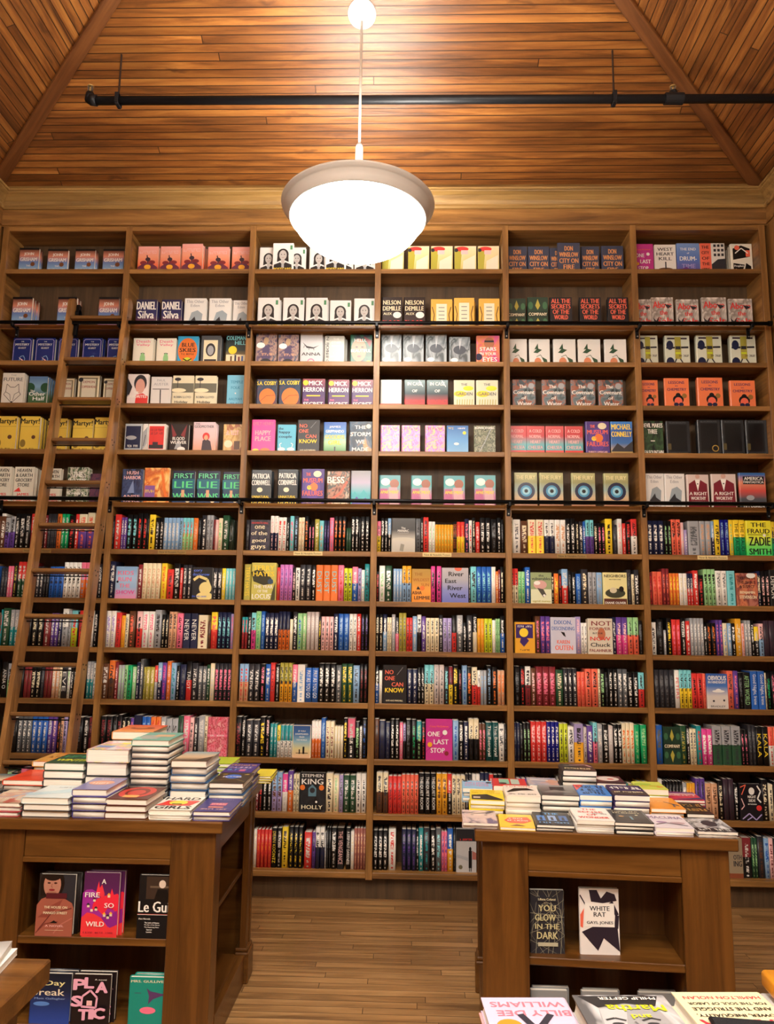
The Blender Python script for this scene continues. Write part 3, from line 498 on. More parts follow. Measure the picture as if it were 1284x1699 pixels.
D = {
'grisham': (('g', 'P', 'L', '6a86c0', 'd58a70', '5a3428'), [('r', 0, 0.93, 1, 1, 'K')]+lines(['JOHN', 'GRISHAM'], 'W', 0.86, 0.5)+[('c', 0.72, 0.42, 0.11, '7a4a2a'), ('t', 'THE', 0.5, 0.36, 0.2, 0.06, 'W'), ('t', 'EXCHANGE', 0.5, 0.22, 0.8, 0.1, 'W')], 'dusky sky novel with white author name'),
'sunset': (('g', '7a3048', 'e8704a', 'f0a080', 'f0a8a0'), sun+[('t', 'ABSOLUTION', 0.5, 0.8, 0.8, 0.1, 'p'), ('t', 'novel', 0.5, 0.12, 0.3, 0.05, 'p')], 'sunset pink novel with dark tree'),
'silva': (('g', '8a5030', '2c2a60', '25224a'), lines(['DANIEL', 'Silva'], 'W', 0.95, 0.35, 0.9, 0.85)+[('r', 0.1, 0.04, 0.9, 0.12, 'a')], 'indigo novel with big white author name'),
'eden': ('e4e4e0', [('t', 'This Other', 0.5, 0.9, 0.8, 0.1, 'S'), ('t', 'Eden', 0.5, 0.77, 0.4, 0.09, 'S'), ('p', [(0.2, 0.2), (0.35, 0.55), (0.62, 0.62), (0.85, 0.5), (0.8, 0.2), (0.5, 0.1)], '9aa8b0'), ('p', [(0.2, 0.2), (0.5, 0.42), (0.55, 0.3), (0.8, 0.2), (0.5, 0.1)], 'k'), ('t', 'Paul', 0.6, 0.05, 0.4, 0.08, 'S')], 'pale grey novel with rock picture'),
'mystery': ('1a2a70', [('l', [(0.07, 0.04), (0.07, 0.9), (0.15, 0.95), (0.85, 0.95), (0.93, 0.9), (0.93, 0.04), (0.07, 0.04)], 0.03, 'v'), ('t', 'THE', 0.5, 0.86, 0.15, 0.04, 'W'), ('t', 'MYSTERY', 0.5, 0.75, 0.7, 0.08, 'W'), ('t', 'GUEST', 0.5, 0.62, 0.4, 0.06, 'W'), ('l', [(0.4, 0.12), (0.45, 0.3), (0.6, 0.33), (0.68, 0.22), (0.66, 0.1)], 0.03, 'L'), ('p', [(0.35, 0.28), (0.6, 0.1), (0.66, 0.14)], 'p')], 'royal blue novel with pale line frame'),
'valley': ('f0ead8', [('t', 'Death', 0.5, 0.88, 0.66, 0.1, 'P'), ('t', 'Valley', 0.5, 0.74, 0.66, 0.11, 'P'), ('c', 0.5, 0.42, 0.1, 'k', 0.04), ('c', 0.5, 0.22, 0.13, 'g', 0.3)], 'cream novel with pink title and cactus'),
'blueskies': ('3aa8d8', [('c', 0.5, 0.5, 0.46, 'O', 0.62), ('t', 'BLUE', 0.52, 0.7, 0.6, 0.14, 'K'), ('t', 'SKIES', 0.5, 0.52, 0.75, 0.14, 'K'), ('t', 'T.C. BOYLE', 0.5, 0.38, 0.6, 0.06, 'K'), ('c', 0.5, 0.16, 0.2, 'i', 0.15), ('l', [(0.3, 0.22), (0.5, 0.14), (0.7, 0.22)], 0.05, 'K')], 'sky blue book with big orange disc'),
'greyportrait': ('55585c', [('r', 0.15, 0.1, 0.85, 0.85, 'c')]+[('c', 0.5, 0.52, 0.24, 'k', 0.34), ('c', 0.5, 0.5, 0.16, 'S', 0.25), ('r', 0.2, 0.12, 0.8, 0.2, 'k')], 'grey novel with framed portrait'),
'coleman': (('g', 'd0a860', '2a4040', '101418'), [('t', 'COLEMAN', 0.5, 0.9, 0.9, 0.13, 'C'), ('t', 'HILL', 0.7, 0.74, 0.5, 0.13, 'C'), ('c', 0.35, 0.5, 0.2, 'Y'), ('r', 0.05, 0.05, 0.95, 0.35, 'c'), ('r', 0.25, 0.1, 0.33, 0.3, 'b'), ('r', 0.45, 0.1, 0.53, 0.34, 'N'), ('r', 0.62, 0.1, 0.7, 0.28, 'M'), ('r', 0.78, 0.1, 0.85, 0.3, 'B')], 'dark novel with turquoise title and moon'),
'future': ('ddd8cc', [('t', 'THE', 0.5, 0.93, 0.25, 0.05, 'S'), ('t', 'FUTURE', 0.5, 0.8, 0.86, 0.11, 's'), ('l', [(0.2, 0.42), (0.24, 0.66), (0.4, 0.56), (0.6, 0.56), (0.76, 0.66), (0.8, 0.42), (0.88, 0.34), (0.5, 0.08), (0.12, 0.34), (0.2, 0.42)], 0.022, 'k'), ('l', [(0.2, 0.42), (0.4, 0.34), (0.45, 0.15)], 0.02, 'k'), ('l', [(0.8, 0.42), (0.6, 0.34), (0.55, 0.15)], 0.02, 'k'), ('c', 0.5, 0.1, 0.05, 'k')], 'off-white novel with line-drawn fox'),
'otherhalf': (('g', '3c5c38', '4a6a48', '7aa0c0', '5878a0'), [('c', 0.1, 0.62, 0.25, 'G'), ('c', 0.9, 0.62, 0.25, 'G'), ('t', 'The', 0.25, 0.5, 0.24, 0.07, 'W'), ('t', 'Other', 0.5, 0.4, 0.85, 0.13, 'W'), ('t', 'Half', 0.6, 0.24, 0.62, 0.13, 'W')], 'green landscape novel with white title'),
'copper': ('6a6450', [('r', 0.04, 0.03, 0.96, 0.97, 'c'), ('r', 0.12, 0.08, 0.88, 0.92, '8a8268'), ('r', 0.2, 0.14, 0.8, 0.88, 'd8d0b8'), ('t', 'DEMON', 0.5, 0.78, 0.5, 0.08, 'r'), ('t', 'COPPERHEAD', 0.5, 0.62, 0.7, 0.08, 'r'), ('t', 'BARBARA', 0.5, 0.2, 0.5, 0.07, 'k'), ('c', 0.15, 0.85, 0.1, 'k'), ('c', 0.85, 0.15, 0.1, 'k')], 'olive cream novel with ornate border'),
'favorites': ('e8dcd8', [('c', 0.62, 0.72, 0.3, 'k', 0.4), ('c', 0.62, 0.62, 0.22, 'd8a090', 0.36), ('p', [(0.4, 0), (0.45, 0.35), (0.75, 0.4), (1, 0.3), (1, 0)], 'R'), ('p', [(0, 0.9), (0.25, 0.6), (0.1, 0.3), (0, 0.3)], 'k'), ('t', 'THE', 0.45, 0.42, 0.22, 0.07, 'W'), ('t', 'FAVORITES', 0.5, 0.3, 0.88, 0.09, 'W')], 'novel with woman profile and red dress'),
'auster': ('d8d6d2', [('t', 'PAUL', 0.5, 0.88, 0.4, 0.08, 'S'), ('t', 'AUSTER', 0.5, 0.75, 0.7, 0.09, 'S'), ('l', [(0.1, 0.58), (0.9, 0.58)], 0.03, 'k'), ('l', [(0.48, 0.56), (0.5, 0.1)], 0.05, 'k')], 'light grey novel with thin dark stem'),
'holiday': ('e0d8b8', [('r', 0, 0.45, 1, 0.75, '6a6a5c'), ('c', 0.3, 0.52, 0.35, 'c', 0.1), ('c', 0.25, 0.88, 0.15, 'k', 0.08), ('l', [(0.25, 0.6), (0.25, 0.88)], 0.03, 'k'), ('t', 'ROBIN LLOYD', 0.5, 0.3, 0.8, 0.07, 's'), ('t', 'Holiday', 0.45, 0.13, 0.6, 0.1, 'k')], 'cream novel with palm beach etching'),
'temple': ('74bcd8', [('t', 'TEMPLE', 0.55, 0.78, 0.7, 0.09, '3a88b0'), ('t', 'FOLK', 0.5, 0.6, 0.5, 0.09, '3a88b0'), ('c', 0.5, 0.42, 0.04, 'W'), ('t', 'AALIYAH', 0.5, 0.24, 0.72, 0.08, '3a88b0'), ('t', 'BILAL', 0.5, 0.09, 0.5, 0.08, '3a88b0')], 'plain sky blue book with darker lettering'),
'martyr': ('e2c04c', [('t', 'Martyr!', 0.5, 0.84, 0.94, 0.2, 'K'), ('r', 0, 0.7, 1, 0.705, 'b'), ('c', 0.72, 0.4, 0.1, 'b'), ('c', 0.2, 0.22, 0.14, '8a7030', 0.2), ('t', 'Kaveh Akbar', 0.5, 0.05, 0.9, 0.08, 'K')], 'yellow novel with black title'),
'woodsy': ('b8c0c4', [('r', 0.08, 0.12, 0.92, 0.92, 'N'), ('c', 0.4, 0.5, 0.3, 'S', 0.12), ('t', 'THE LIE', 0.5, 0.2, 0.6, 0.08, 'W')], 'pale book with dark blue picture'),
'openbook': ('e6e2da', [('p', [(0.1, 0.05), (0.9, 0.3), (0.9, 0.9), (0.1, 0.7)], 'S'), ('l', [(0.3, 0.2), (0.6, 0.6)], 0.1, 'k')], 'slanted white book with grey artwork'),
'redcover': ('f0e8e0', [('r', 0.08, 0.1, 0.92, 0.92, 'R'), ('t', 'HE IS GONE', 0.5, 0.78, 0.7, 0.08, 'M'), ('t', 'AT THE INN', 0.5, 0.66, 0.7, 0.08, 'M'), ('r', 0.1, 0.12, 0.9, 0.25, 'k'), ('r', 0.3, 0.22, 0.6, 0.35, 'x')], 'white-framed red book with dark barn'),
'blood': ('1c1214', [('p', [(0.1, 1), (0.4, 0.6), (0.2, 0.5)], 'M'), ('p', [(0.9, 1), (0.6, 0.6), (0.8, 0.5)], 'M'), ('p', [(0.3, 0.1), (0.5, 0.5), (0.7, 0.1)], 'S'), ('t', 'BLOOD', 0.5, 0.48, 0.6, 0.11, 'W'), ('t', 'WEAVER', 0.5, 0.34, 0.8, 0.11, 'W'), ('c', 0.65, 0.1, 0.2, 'W', 0.12)], 'black fantasy novel with white title'),
'godmother': (('g', 'e0a080', 'e8c0c0', 'e0c8d0'), [('t', 'THE', 0.2, 0.94, 0.2, 0.05, 's'), ('t', 'GODMOTHER', 0.5, 0.85, 0.86, 0.09, 's'), ('c', 0.6, 0.52, 0.16, 'R', 0.18), ('p', [(0.4, 0), (0.45, 0.38), (0.6, 0.45), (0.8, 0.36), (0.9, 0)], 'x'), ('c', 0.6, 0.48, 0.09, 't', 0.12)], 'pale pink novel with red-haired woman'),
'lampcover': (('n', 3, 'c09050', 'e0c080', 'a86848'), [('t', 'Mother', 0.5, 0.7, 0.7, 0.16, 'p'), ('c', 0.3, 0.3, 0.22, 'c', 0.2), ('r', 0.6, 0.1, 0.9, 0.4, 'b')], 'golden painted novel with pink script'),
'heaven': ('dcd8c8', lines(['HEAVEN', '& EARTH', 'GROCERY', 'STORE'], 'K', 0.97, 0.42, 0.8, 0.7)+lines(['JAMES', 'McBRIDE'], 'R', 0.28, 0.02, 0.82, 0.72)+[('p', [(0.05, 0.3), (0.3, 0.42), (0.4, 0.3)], 'R')], 'off-white novel with stacked black title'),
'waters': (('n', 7, '2c3a2c', '6a7a58', 'd8d0c0', '3a3a34'), lines(['THE', 'WATERS'], 'W', 0.9, 0.5, 0.85)+lines(['BONNIE JO', 'CAMPBELL'], 'W', 0.32, 0.05, 0.85, 0.6), 'dark floral novel with white lettering'),
'plumart': (('n', 4, '3a2a48', '6a3a50', '2a2030'), [('t', 'night', 0.5, 0.6, 0.6, 0.1, 'r')], 'dark plum painted book'),
'hush': (('n', 3, '2a2a4a', '40507a', '1c1c30'), lines(['HUSH', 'HARBOR'], 'p', 0.96, 0.68, 0.8)+lines(['ANISE', 'VANCE'], 'p', 0.26, 0.02, 0.8)+[('p', [(0.3, 0.3), (0.55, 0.68), (0.62, 0.3)], '8090b8')], 'indigo novel with pale pink lettering'),
'amber': (('n', 2.5, 'f0d080', 'e89040', 'c86030', 'f0c070'), [('r', 0.05, 0.18, 0.45, 0.5, '8a5aa0'), ('t', 'DIARIES', 0.25, 0.34, 0.36, 0.08, 'Y'), ('l', [(0.7, 0.9), (0.85, 0.3), (0.95, 0.1)], 0.1, 'O')], 'amber orange novel with purple patch'),
'firstlie': (('g', '1a4070', '184a60', '0f1a40'), [('r', 0.0, 0.45, 1, 0.75, '1c6a80'), ('t', 'FIRST', 0.5, 0.85, 0.85, 0.15, '70d8a0'), ('t', 'LIE', 0.5, 0.58, 0.8, 0.2, '60e090'), ('t', 'WINS', 0.5, 0.22, 0.9, 0.2, '60e090'), ('r', 0.42, 0.2, 0.56, 0.42, 't'), ('c', 0.72, 0.1, 0.1, 'c')], 'navy novel with green block title'),
'postcard': ('e2e2e0', portrait('1c1c1e', 'b8b4b0', '242426')+[('r', 0.44, 0.18, 0.56, 0.32, 'S'), ('r', 0.84, 0.78, 0.95, 0.92, '4a8a60'), ('t', 'POSTCARD', 0.5, 0.13, 0.86, 0.09, 'Y'), ('t', 'ANNE BEREST', 0.5, 0.04, 0.6, 0.05, 'c')], 'black-and-white portrait novel with stamp'),
'map': (('g', 'c8b858', 'e0d090', 'e8d8b0'), [('p', [(0, 0), (0.25, 0.1), (0.35, 0.9), (0, 0.95)], 'b0a840'), ('c', 0.35, 0.9, 0.3, 'R', 0.12), ('r', 0.3, 0.72, 0.62, 0.86, 'p'), ('p', [(0.35, 0), (0.4, 0.5), (0.95, 0.7), (0.95, 0)], 'e8e0c8'), ('c', 0.08, 0.86, 0.09, 'k')], 'yellow cream novel with faint sketch'),
'nelson': (('g', '3a1818', '281c1c', '241a1a'), [('t', 'NELSON', 0.5, 0.84, 0.84, 0.13, 'c'), ('t', 'DEMILLE', 0.5, 0.66, 0.86, 0.13, 'c'), ('t', 'ALEX', 0.3, 0.5, 0.4, 0.07, 'c'), ('c', 0.76, 0.46, 0.2, 'W', 0.16), ('t', 'BLOOD', 0.5, 0.22, 0.86, 0.17, 'R')], 'dark maroon thriller with cream author name'),
'goldlist': ('e2b450', [('r', 0.25, 0.05, 0.75, 0.85, 'e8e4c8')]+[('r', 0.36, 0.72-0.12*i, 0.64, 0.74-0.12*i, 's') for i in range(4)]+[('l', [(0.1, 0.2), (0.16, 0.5), (0.06, 0.75)], 0.04, 'b'), ('l', [(0.9, 0.2), (0.84, 0.5), (0.94, 0.75)], 0.04, 'b'), ('t', 'DAVID', 0.5, 0.22, 0.3, 0.07, 'k'), ('t', 'KIRBY', 0.5, 0.1, 0.3, 0.07, 'k')], 'gold book with pale text panel'),
'winslow': ('3c4258', lines(['DON', 'WINSLOW', 'CITY ON', 'FIRE'], 'e0985a', 0.92, 0.1, 0.84, 0.75)+[('c', 0.8, 0.06, 0.06, 'W')], 'slate blue thriller with orange lettering'),
'laststop': ('c83a90', [('l', [(0, 0.2), (0.5, 0.5), (1, 0.85)], 0.015, '6a2a60'), ('t', 'Casey McQuiston', 0.5, 0.82, 0.7, 0.06, 'o'), ('t', 'ONE', 0.3, 0.64, 0.45, 0.12, 'W'), ('t', 'LAST', 0.58, 0.45, 0.55, 0.12, 'W'), ('t', 'STOP', 0.45, 0.24, 0.52, 0.12, 'W'), ('c', 0.72, 0.68, 0.09, 'W'), ('c', 0.16, 0.38, 0.09, 'a'), ('c', 0.78, 0.17, 0.08, 'M')], 'magenta novel with white title'),
'westheart': ('ece8e0', [('t', 'WEST', 0.5, 0.85, 0.7, 0.1, 'k'), ('t', 'HEART', 0.5, 0.7, 0.8, 0.1, 'k'), ('t', 'KILL', 0.5, 0.55, 0.6, 0.1, 'k'), ('c', 0.5, 0.2, 0.35, 'b', 0.1), ('r', 0.48, 0.2, 0.54, 0.45, 'k'), ('r', 0.15, 0.06, 0.85, 0.12, 'R')], 'white novel with black title and lodge'),
'drum': (('g', '6a4a90', '5a78c0', '7a9ad0'), [('t', 'THE END', 0.5, 0.82, 0.7, 0.08, 'W'), ('t', 'of', 0.5, 0.7, 0.1, 0.05, 'W'), ('t', 'DRUM-', 0.5, 0.53, 0.75, 0.13, 'W'), ('t', 'TIME', 0.5, 0.3, 0.6, 0.13, 'v'), ('p', [(0, 0), (0, 0.15), (0.4, 0.28), (0.7, 0.14), (1, 0.2), (1, 0)], '6a3a80')], 'periwinkle novel with white title'),
'city': ('e4e0d8', [('r', 0, 0, 0.45, 1, 'o')]+[('t', s, 0.22, 0.88-0.17*i, 0.3, 0.09, 'K') for i, s in enumerate(['THE', 'CITY', 'OF', 'THE', 'LIVING'])]+[('r', 0.55+0.15*i, 0.6+0.14*j, 0.65+0.15*i, 0.68+0.14*j, 'k') for i in range(3) for j in range(3)]+[('p', [(0.45, 0), (0.45, 0.35), (0.7, 0.5), (1, 0.52), (1, 0)], 'k')], 'red and white book with windows facade'),
'prophet': ('e8e4d4', [('p', [(0.1, 0.85), (0.5, 0.95), (0.9, 0.85), (0.9, 0.6), (0.1, 0.5)], 'K'), ('c', 0.3, 0.88, 0.12, 'o'), ('r', 0.7, 0.6, 0.9, 0.8, 'o'), ('p', [(0.1, 0.4), (0.62, 0.35), (0.45, 0.02), (0.1, 0.02)], 'K'), ('p', [(0.7, 0.4), (0.92, 0.3), (0.92, 0.02), (0.55, 0.02)], 'K'), ('t', 'Prophet', 0.36, 0.3, 0.44, 0.08, 'W'), ('t', 'Song', 0.33, 0.18, 0.3, 0.08, 'W'), ('l', [(0.2, 0.7), (0.5, 0.86), (0.8, 0.7)], 0.05, 'W')], 'cream novel with black angular shapes'),
'company': ('1c3a2c', [('p', [(0.5, 0.95), (0.38, 0.75), (0.5, 0.62), (0.62, 0.75)], 'y'), ('p', [(0.5, 0.05), (0.38, 0.25), (0.5, 0.38), (0.62, 0.25)], 'y'), ('c', 0.15, 0.75, 0.12, '3a6a48', 0.2), ('c', 0.85, 0.75, 0.12, '3a6a48', 0.2), ('c', 0.15, 0.25, 0.12, '3a6a48', 0.2), ('c', 0.85, 0.25, 0.12, '3a6a48', 0.2), ('r', 0.02, 0.42, 0.98, 0.56, '142820'), ('t', 'COMPANY', 0.5, 0.49, 0.9, 0.09, 'c')], 'dark green ornamental novel with cream title'),
'secrets': ('1a1a1e', lines(['ALL THE', 'SECRETS', 'OF THE', 'WORLD'], 'o', 0.97, 0.32, 0.86, 0.82)+[('t', 'STEVE', 0.5, 0.22, 0.6, 0.1, '6a70c0'), ('t', 'ALMOND', 0.5, 0.08, 0.7, 0.1, '6a70c0')], 'black novel with bold coral title'),
'spell': (('n', 2.5, 'd8d0c8', '8a8078', 'e8e0d8'), [('t', 'Above', 0.5, 0.78, 0.85, 0.2, 'R'), ('t', 'the', 0.55, 0.55, 0.35, 0.14, 'R'), ('t', 'Salt', 0.6, 0.3, 0.7, 0.2, 'R'), ('p', [(0.05, 0.4), (0.2, 0.3), (0.35, 0.45), (0.2, 0.1)], 'k'), ('p', [(0.6, 0.8), (0.95, 0.75), (0.75, 0.66)], 'k')], 'misty novel with red brush title'),
'moths': ('e6e2dc', [('p', [(0.3, 0.1), (0.1, 0.5), (0.25, 0.9), (0.45, 0.5)], 'b'), ('t', 'novel', 0.6, 0.5, 0.4, 0.08, 'k')], 'white novel with brown motif'),
'woodgirl': (('n', 4, '3a3048', '6a5a70', 'b09080', '40506a'), [('c', 0.5, 0.76, 0.12, 'b89878', 0.18), ('p', [(0.3, 0.2), (0.36, 0.62), (0.64, 0.62), (0.7, 0.2)], '50486a'), ('c', 0.25, 0.62, 0.2, 'W', 0.14), ('t', 'Beloved', 0.6, 0.34, 0.6, 0.08, 't'), ('c', 0.5, 0.12, 0.25, 'k', 0.14)], 'violet forest novel with girl figure'),
'anna': ('c4c2c4', [('p', [(0.1, 0.7), (0.3, 0.58), (0.6, 0.54), (0.85, 0.6), (0.6, 0.5), (0.3, 0.52)], 'k'), ('l', [(0.2, 0.6), (0.16, 0.52)], 0.02, 'k'), ('l', [(0.4, 0.54), (0.4, 0.46)], 0.02, 'k'), ('l', [(0.6, 0.52), (0.63, 0.45)], 0.02, 'k'), ('t', 'ANNA', 0.5, 0.34, 0.84, 0.09, 'k'), ('c', 0.5, 0.1, 0.17, 'P'), ('c', 0.5, 0.1, 0.12, 'u')], 'grey novel with closed eye'),
'fosse': ('c0c0b8', [('t', 'JON FOSSE', 0.14, 0.5, 0.18, 0.95, 'k', 1), ('t', 'THE', 0.6, 0.9, 0.3, 0.06, 'W'), ('t', 'OTHER', 0.6, 0.78, 0.5, 0.07, 'W'), ('t', 'NAME', 0.6, 0.66, 0.45, 0.07, 'W'), ('t', 'I IS', 0.6, 0.42, 0.3, 0.06, 'W'), ('t', 'ANOTHER', 0.6, 0.3, 0.6, 0.07, 'W')], 'grey book with sideways black name'),
'hello': (('n', 3, '1c4a40', '2c6a50', '283040'), [('c', 0.4, 0.5, 0.34, 'c87a58', 0.55), ('c', 0.3, 0.6, 0.06, 'K', 0.04), ('c', 0.56, 0.6, 0.06, 'K', 0.04), ('c', 0.42, 0.3, 0.09, 'R', 0.04), ('t', 'HELLO', 0.5, 0.82, 0.6, 0.1, 'W'), ('t', 'BEAUTIFUL', 0.5, 0.48, 0.9, 0.1, 'W'), ('p', [(0.6, 0.95), (1, 0.8), (0.9, 0.6)], 'M'), ('c', 0.85, 0.1, 0.1, 'i')], 'colourful novel with painted face'),
'silver': (('n', 1.6, '6a747a', 'a0a8ae', '4c565a', 'a8b0b4'), [('c', 0.5, 0.55, 0.3, '4e5660', 0.22), ('p', [(0.5, 0.55), (0.45, 0.95), (0.6, 0.95)], 'c8ccd0'), ('c', 0.25, 0.2, 0.17, 'W', 0.11)], 'silver swirl novel with oval sticker'),
'stars': (('n', 2, 'e0609a', 'e08850', 'd04080'), [('c', 0.55, 0.75, 0.22, 'b07050', 0.26), ('r', 0.35, 0.78, 0.75, 0.84, 'k'), ('t', 'STARS', 0.5, 0.56, 0.7, 0.12, 'W'), ('t', 'IN YOUR', 0.5, 0.4, 0.7, 0.1, 'W'), ('t', 'EYES', 0.58, 0.22, 0.6, 0.15, 'W'), ('c', 0.1, 0.3, 0.15, 'N')], 'hot pink novel with illustrated figure'),
'cosby': (('n', 2, '1c2c48', '28405a', '5a3040'), [('t', 'S.A. COSBY', 0.5, 0.86, 0.94, 0.14, 'Y'), ('c', 0.55, 0.35, 0.4, 'O', 0.44), ('l', [(0.2, 0.2), (0.5, 0.4), (0.9, 0.42)], 0.02, 'b')], 'navy thriller with glowing orange shape'),
'mick': (('g', '6a3a68', '4a3a6a', '8a4050'), [('c', 0.15, 0.86, 0.12, 'Y'), ('t', 'MICK', 0.6, 0.85, 0.6, 0.16, 'W'), ('t', 'HERRON', 0.5, 0.62, 0.9, 0.16, 'W'), ('r', 0.2, 0.38, 0.8, 0.42, 'Y'), ('t', 'THE', 0.2, 0.25, 0.2, 0.06, 'P'), ('t', 'SECRET', 0.5, 0.1, 0.86, 0.15, 'W')], 'purple thriller with white author name'),
'incase': (('g', 'c83030', '2a4048', '88a0a4'), [('t', 'IN CASE', 0.5, 0.86, 0.7, 0.12, 'W'), ('t', 'OF', 0.5, 0.6, 0.25, 0.1, 'W'), ('t', 'EMERGENCY', 0.5, 0.22, 0.95, 0.12, 'R'), ('l', [(0.7, 1), (0.9, 0.75)], 0.04, 'W')], 'teal grey novel with red band'),
'garden': ('d8d4b8', [('c', 0.3, 0.5, 0.3, 'Y', 0.15), ('c', 0.7, 0.7, 0.25, 'i', 0.12), ('t', 'THE', 0.5, 0.84, 0.3, 0.08, 's'), ('t', 'GARDEN', 0.5, 0.5, 0.8, 0.12, 's')]+[('l', [(0.15+0.12*i, 0.05), (0.17+0.12*i, 0.3)], 0.03, 'y') for i in range(7)], 'pale book with yellow flowers'),
'incaseW': ('d8dad4', [('c', 0.5, 0.6, 0.4, 'dfe4e2', 0.4), ('t', 'CASE', 0.5, 0.75, 0.6, 0.1, 'W'), ('r', 0.0, 0.02, 1, 0.14, 'R')], 'glare-washed white novel with red foot'),  # glare painted into the pale base and disc
'happyplace': ('e8409a', [('t', 'EMILY HENRY', 0.5, 0.88, 0.88, 0.1, 'P'), ('t', 'HAPPY', 0.5, 0.6, 0.66, 0.14, 'p'), ('t', 'PLACE', 0.5, 0.42, 0.66, 0.14, 'p'), ('c', 0.2, 0.06, 0.15, 'Y', 0.08), ('c', 0.6, 0.08, 0.2, 'O', 0.08)], 'bright pink novel with pale title'),
'happycouple': ('58b4d0', [('t', 'the', 0.2, 0.86, 0.25, 0.09, 'N'), ('t', 'happy', 0.4, 0.72, 0.6, 0.12, 'N'), ('t', 'couple', 0.45, 0.56, 0.7, 0.12, 'N'), ('c', 0.25, 0.12, 0.2, 'W', 0.1), ('l', [(0.2, 0.15), (0.15, 0.3), (0.25, 0.34)], 0.04, 'W'), ('c', 0.75, 0.12, 0.2, 'W', 0.1), ('l', [(0.8, 0.15), (0.86, 0.3), (0.76, 0.34)], 0.04, 'W')], 'turquoise novel with two swans'),
'noone': ('232326', [('t', 'NO', 0.28, 0.82, 0.34, 0.11, 'o'), ('t', 'ONE', 0.3, 0.66, 0.42, 0.11, 'o'), ('t', 'CAN', 0.62, 0.5, 0.48, 0.11, 'o'), ('t', 'KNOW', 0.5, 0.35, 0.78, 0.12, 'Y'), ('l', [(0.6, 0.75), (0.85, 0.95)], 0.012, 'S'), ('t', 'KATE ALICE MARSHALL', 0.5, 0.08, 0.7, 0.04, 'c')], 'black novel with coral and yellow title'),
'goodbye': (('g', '4a8a50', 'a8d0a0', '4a88c8', '3060b0'), [('t', 'JAMES', 0.5, 0.84, 0.5, 0.08, 'W'), ('t', 'GRIPPANDO', 0.5, 0.7, 0.8, 0.09, 'W'), ('t', 'GOODBYE', 0.5, 0.52, 0.86, 0.12, 'Y'), ('t', 'GIRL', 0.5, 0.34, 0.56, 0.14, 'Y'), ('r', 0.48, 0.06, 0.54, 0.2, 'k')], 'blue-green novel with yellow title'),
'storm': (('n', 2.2, '1c2c3c', '24384c', '3a5870', 'c89058'), [('t', 'THE', 0.5, 0.82, 0.5, 0.11, 'W'), ('t', 'STORM', 0.5, 0.6, 0.86, 0.13, 'W'), ('t', 'WE', 0.5, 0.36, 0.4, 0.12, 'W'), ('t', 'MADE', 0.5, 0.12, 0.7, 0.12, 'W'), ('c', 0.85, 0.85, 0.1, 'c')], 'dark navy novel with white stacked title'),
'pinkpat': (('n', 5, 'f0a0d8', 'f8d080', 'e070c0', 'c0a0e8', 'f8b0a0'), [('t', 'LOVERS', 0.5, 0.88, 0.8, 0.09, 'h')], 'pink floral patterned novel'),
'sky': (('g', '7ab0d8', '5a98d0', '3a70b0'), [('t', 'DAY', 0.2, 0.9, 0.25, 0.06, 'Y'), ('t', 'NOVEL', 0.7, 0.9, 0.35, 0.05, 'W'), ('c', 0.82, 0.74, 0.08, 'Y'), ('c', 0.45, 0.35, 0.12, 'W', 0.06)], 'plain blue sky novel'),
'forest': (('n', 8, '283020', 'a0a080', '404830', '6a7050'), [('t', 'ROMAN STORIES', 0.5, 0.92, 0.9, 0.07, 'W'), ('l', [(0.2, 0), (0.5, 0.4), (0.8, 0.9)], 0.03, 'S')], 'speckled green-black book'),
'cornwell': (('g', '101418', '181c20', '303840'), [('t', 'PATRICIA', 0.5, 0.82, 0.84, 0.15, 'W'), ('t', 'CORNWELL', 0.5, 0.63, 0.9, 0.15, 'W'), ('c', 0.45, 0.42, 0.14, 'c', 0.12), ('t', 'UNNATURAL', 0.5, 0.22, 0.84, 0.07, 'Y'), ('t', 'DEATH', 0.5, 0.08, 0.86, 0.13, 'Y')], 'black thriller with white and yellow names'),
'museum': ('4a3080', [('c', 0.5, 0.45, 0.34, '5a3a98', 0.5), ('t', 'THE', 0.3, 0.85, 0.2, 0.09, 'o'), ('t', 'MUSEUM', 0.5, 0.68, 0.84, 0.13, 'o'), ('c', 0.55, 0.5, 0.18, 'O'), ('c', 0.35, 0.48, 0.1, 'Y'), ('c', 0.7, 0.86, 0.18, 'c', 0.14), ('t', 'OF', 0.4, 0.5, 0.2, 0.07, 'o'), ('t', 'FAILURES', 0.5, 0.32, 0.88, 0.14, 'o'), ('t', 'THRITY UMRIGAR', 0.5, 0.08, 0.8, 0.06, 'p')], 'purple novel with flowers and coral title'),
'bess': (('n', 4, '6a3a30', 'c08870', '3a4a4a', 'd0b8a0'), [('t', 'BESS', 0.4, 0.74, 0.74, 0.2, 'W'), ('l', [(0.1, 0.1), (0.6, 0.35), (0.9, 0.7)], 0.1, 'o'), ('t', 'AUSTIN', 0.5, 0.04, 0.6, 0.06, 'c')], 'brown painterly novel with white title'),
'mountain': (('g', '2a3a8a', '58b8c0', 'b8b0c8', '9a9aa0'), [('p', [(0, 0.15), (0.2, 0.4), (0.4, 0.25), (0.65, 0.45), (1, 0.2), (1, 0), (0, 0)], '48b0b8'), ('p', [(0, 0), (0.3, 0.25), (0.5, 0.12), (0.75, 0.22), (1, 0.05), (1, 0)], '5a48a8')], 'book with teal and violet mountains'),
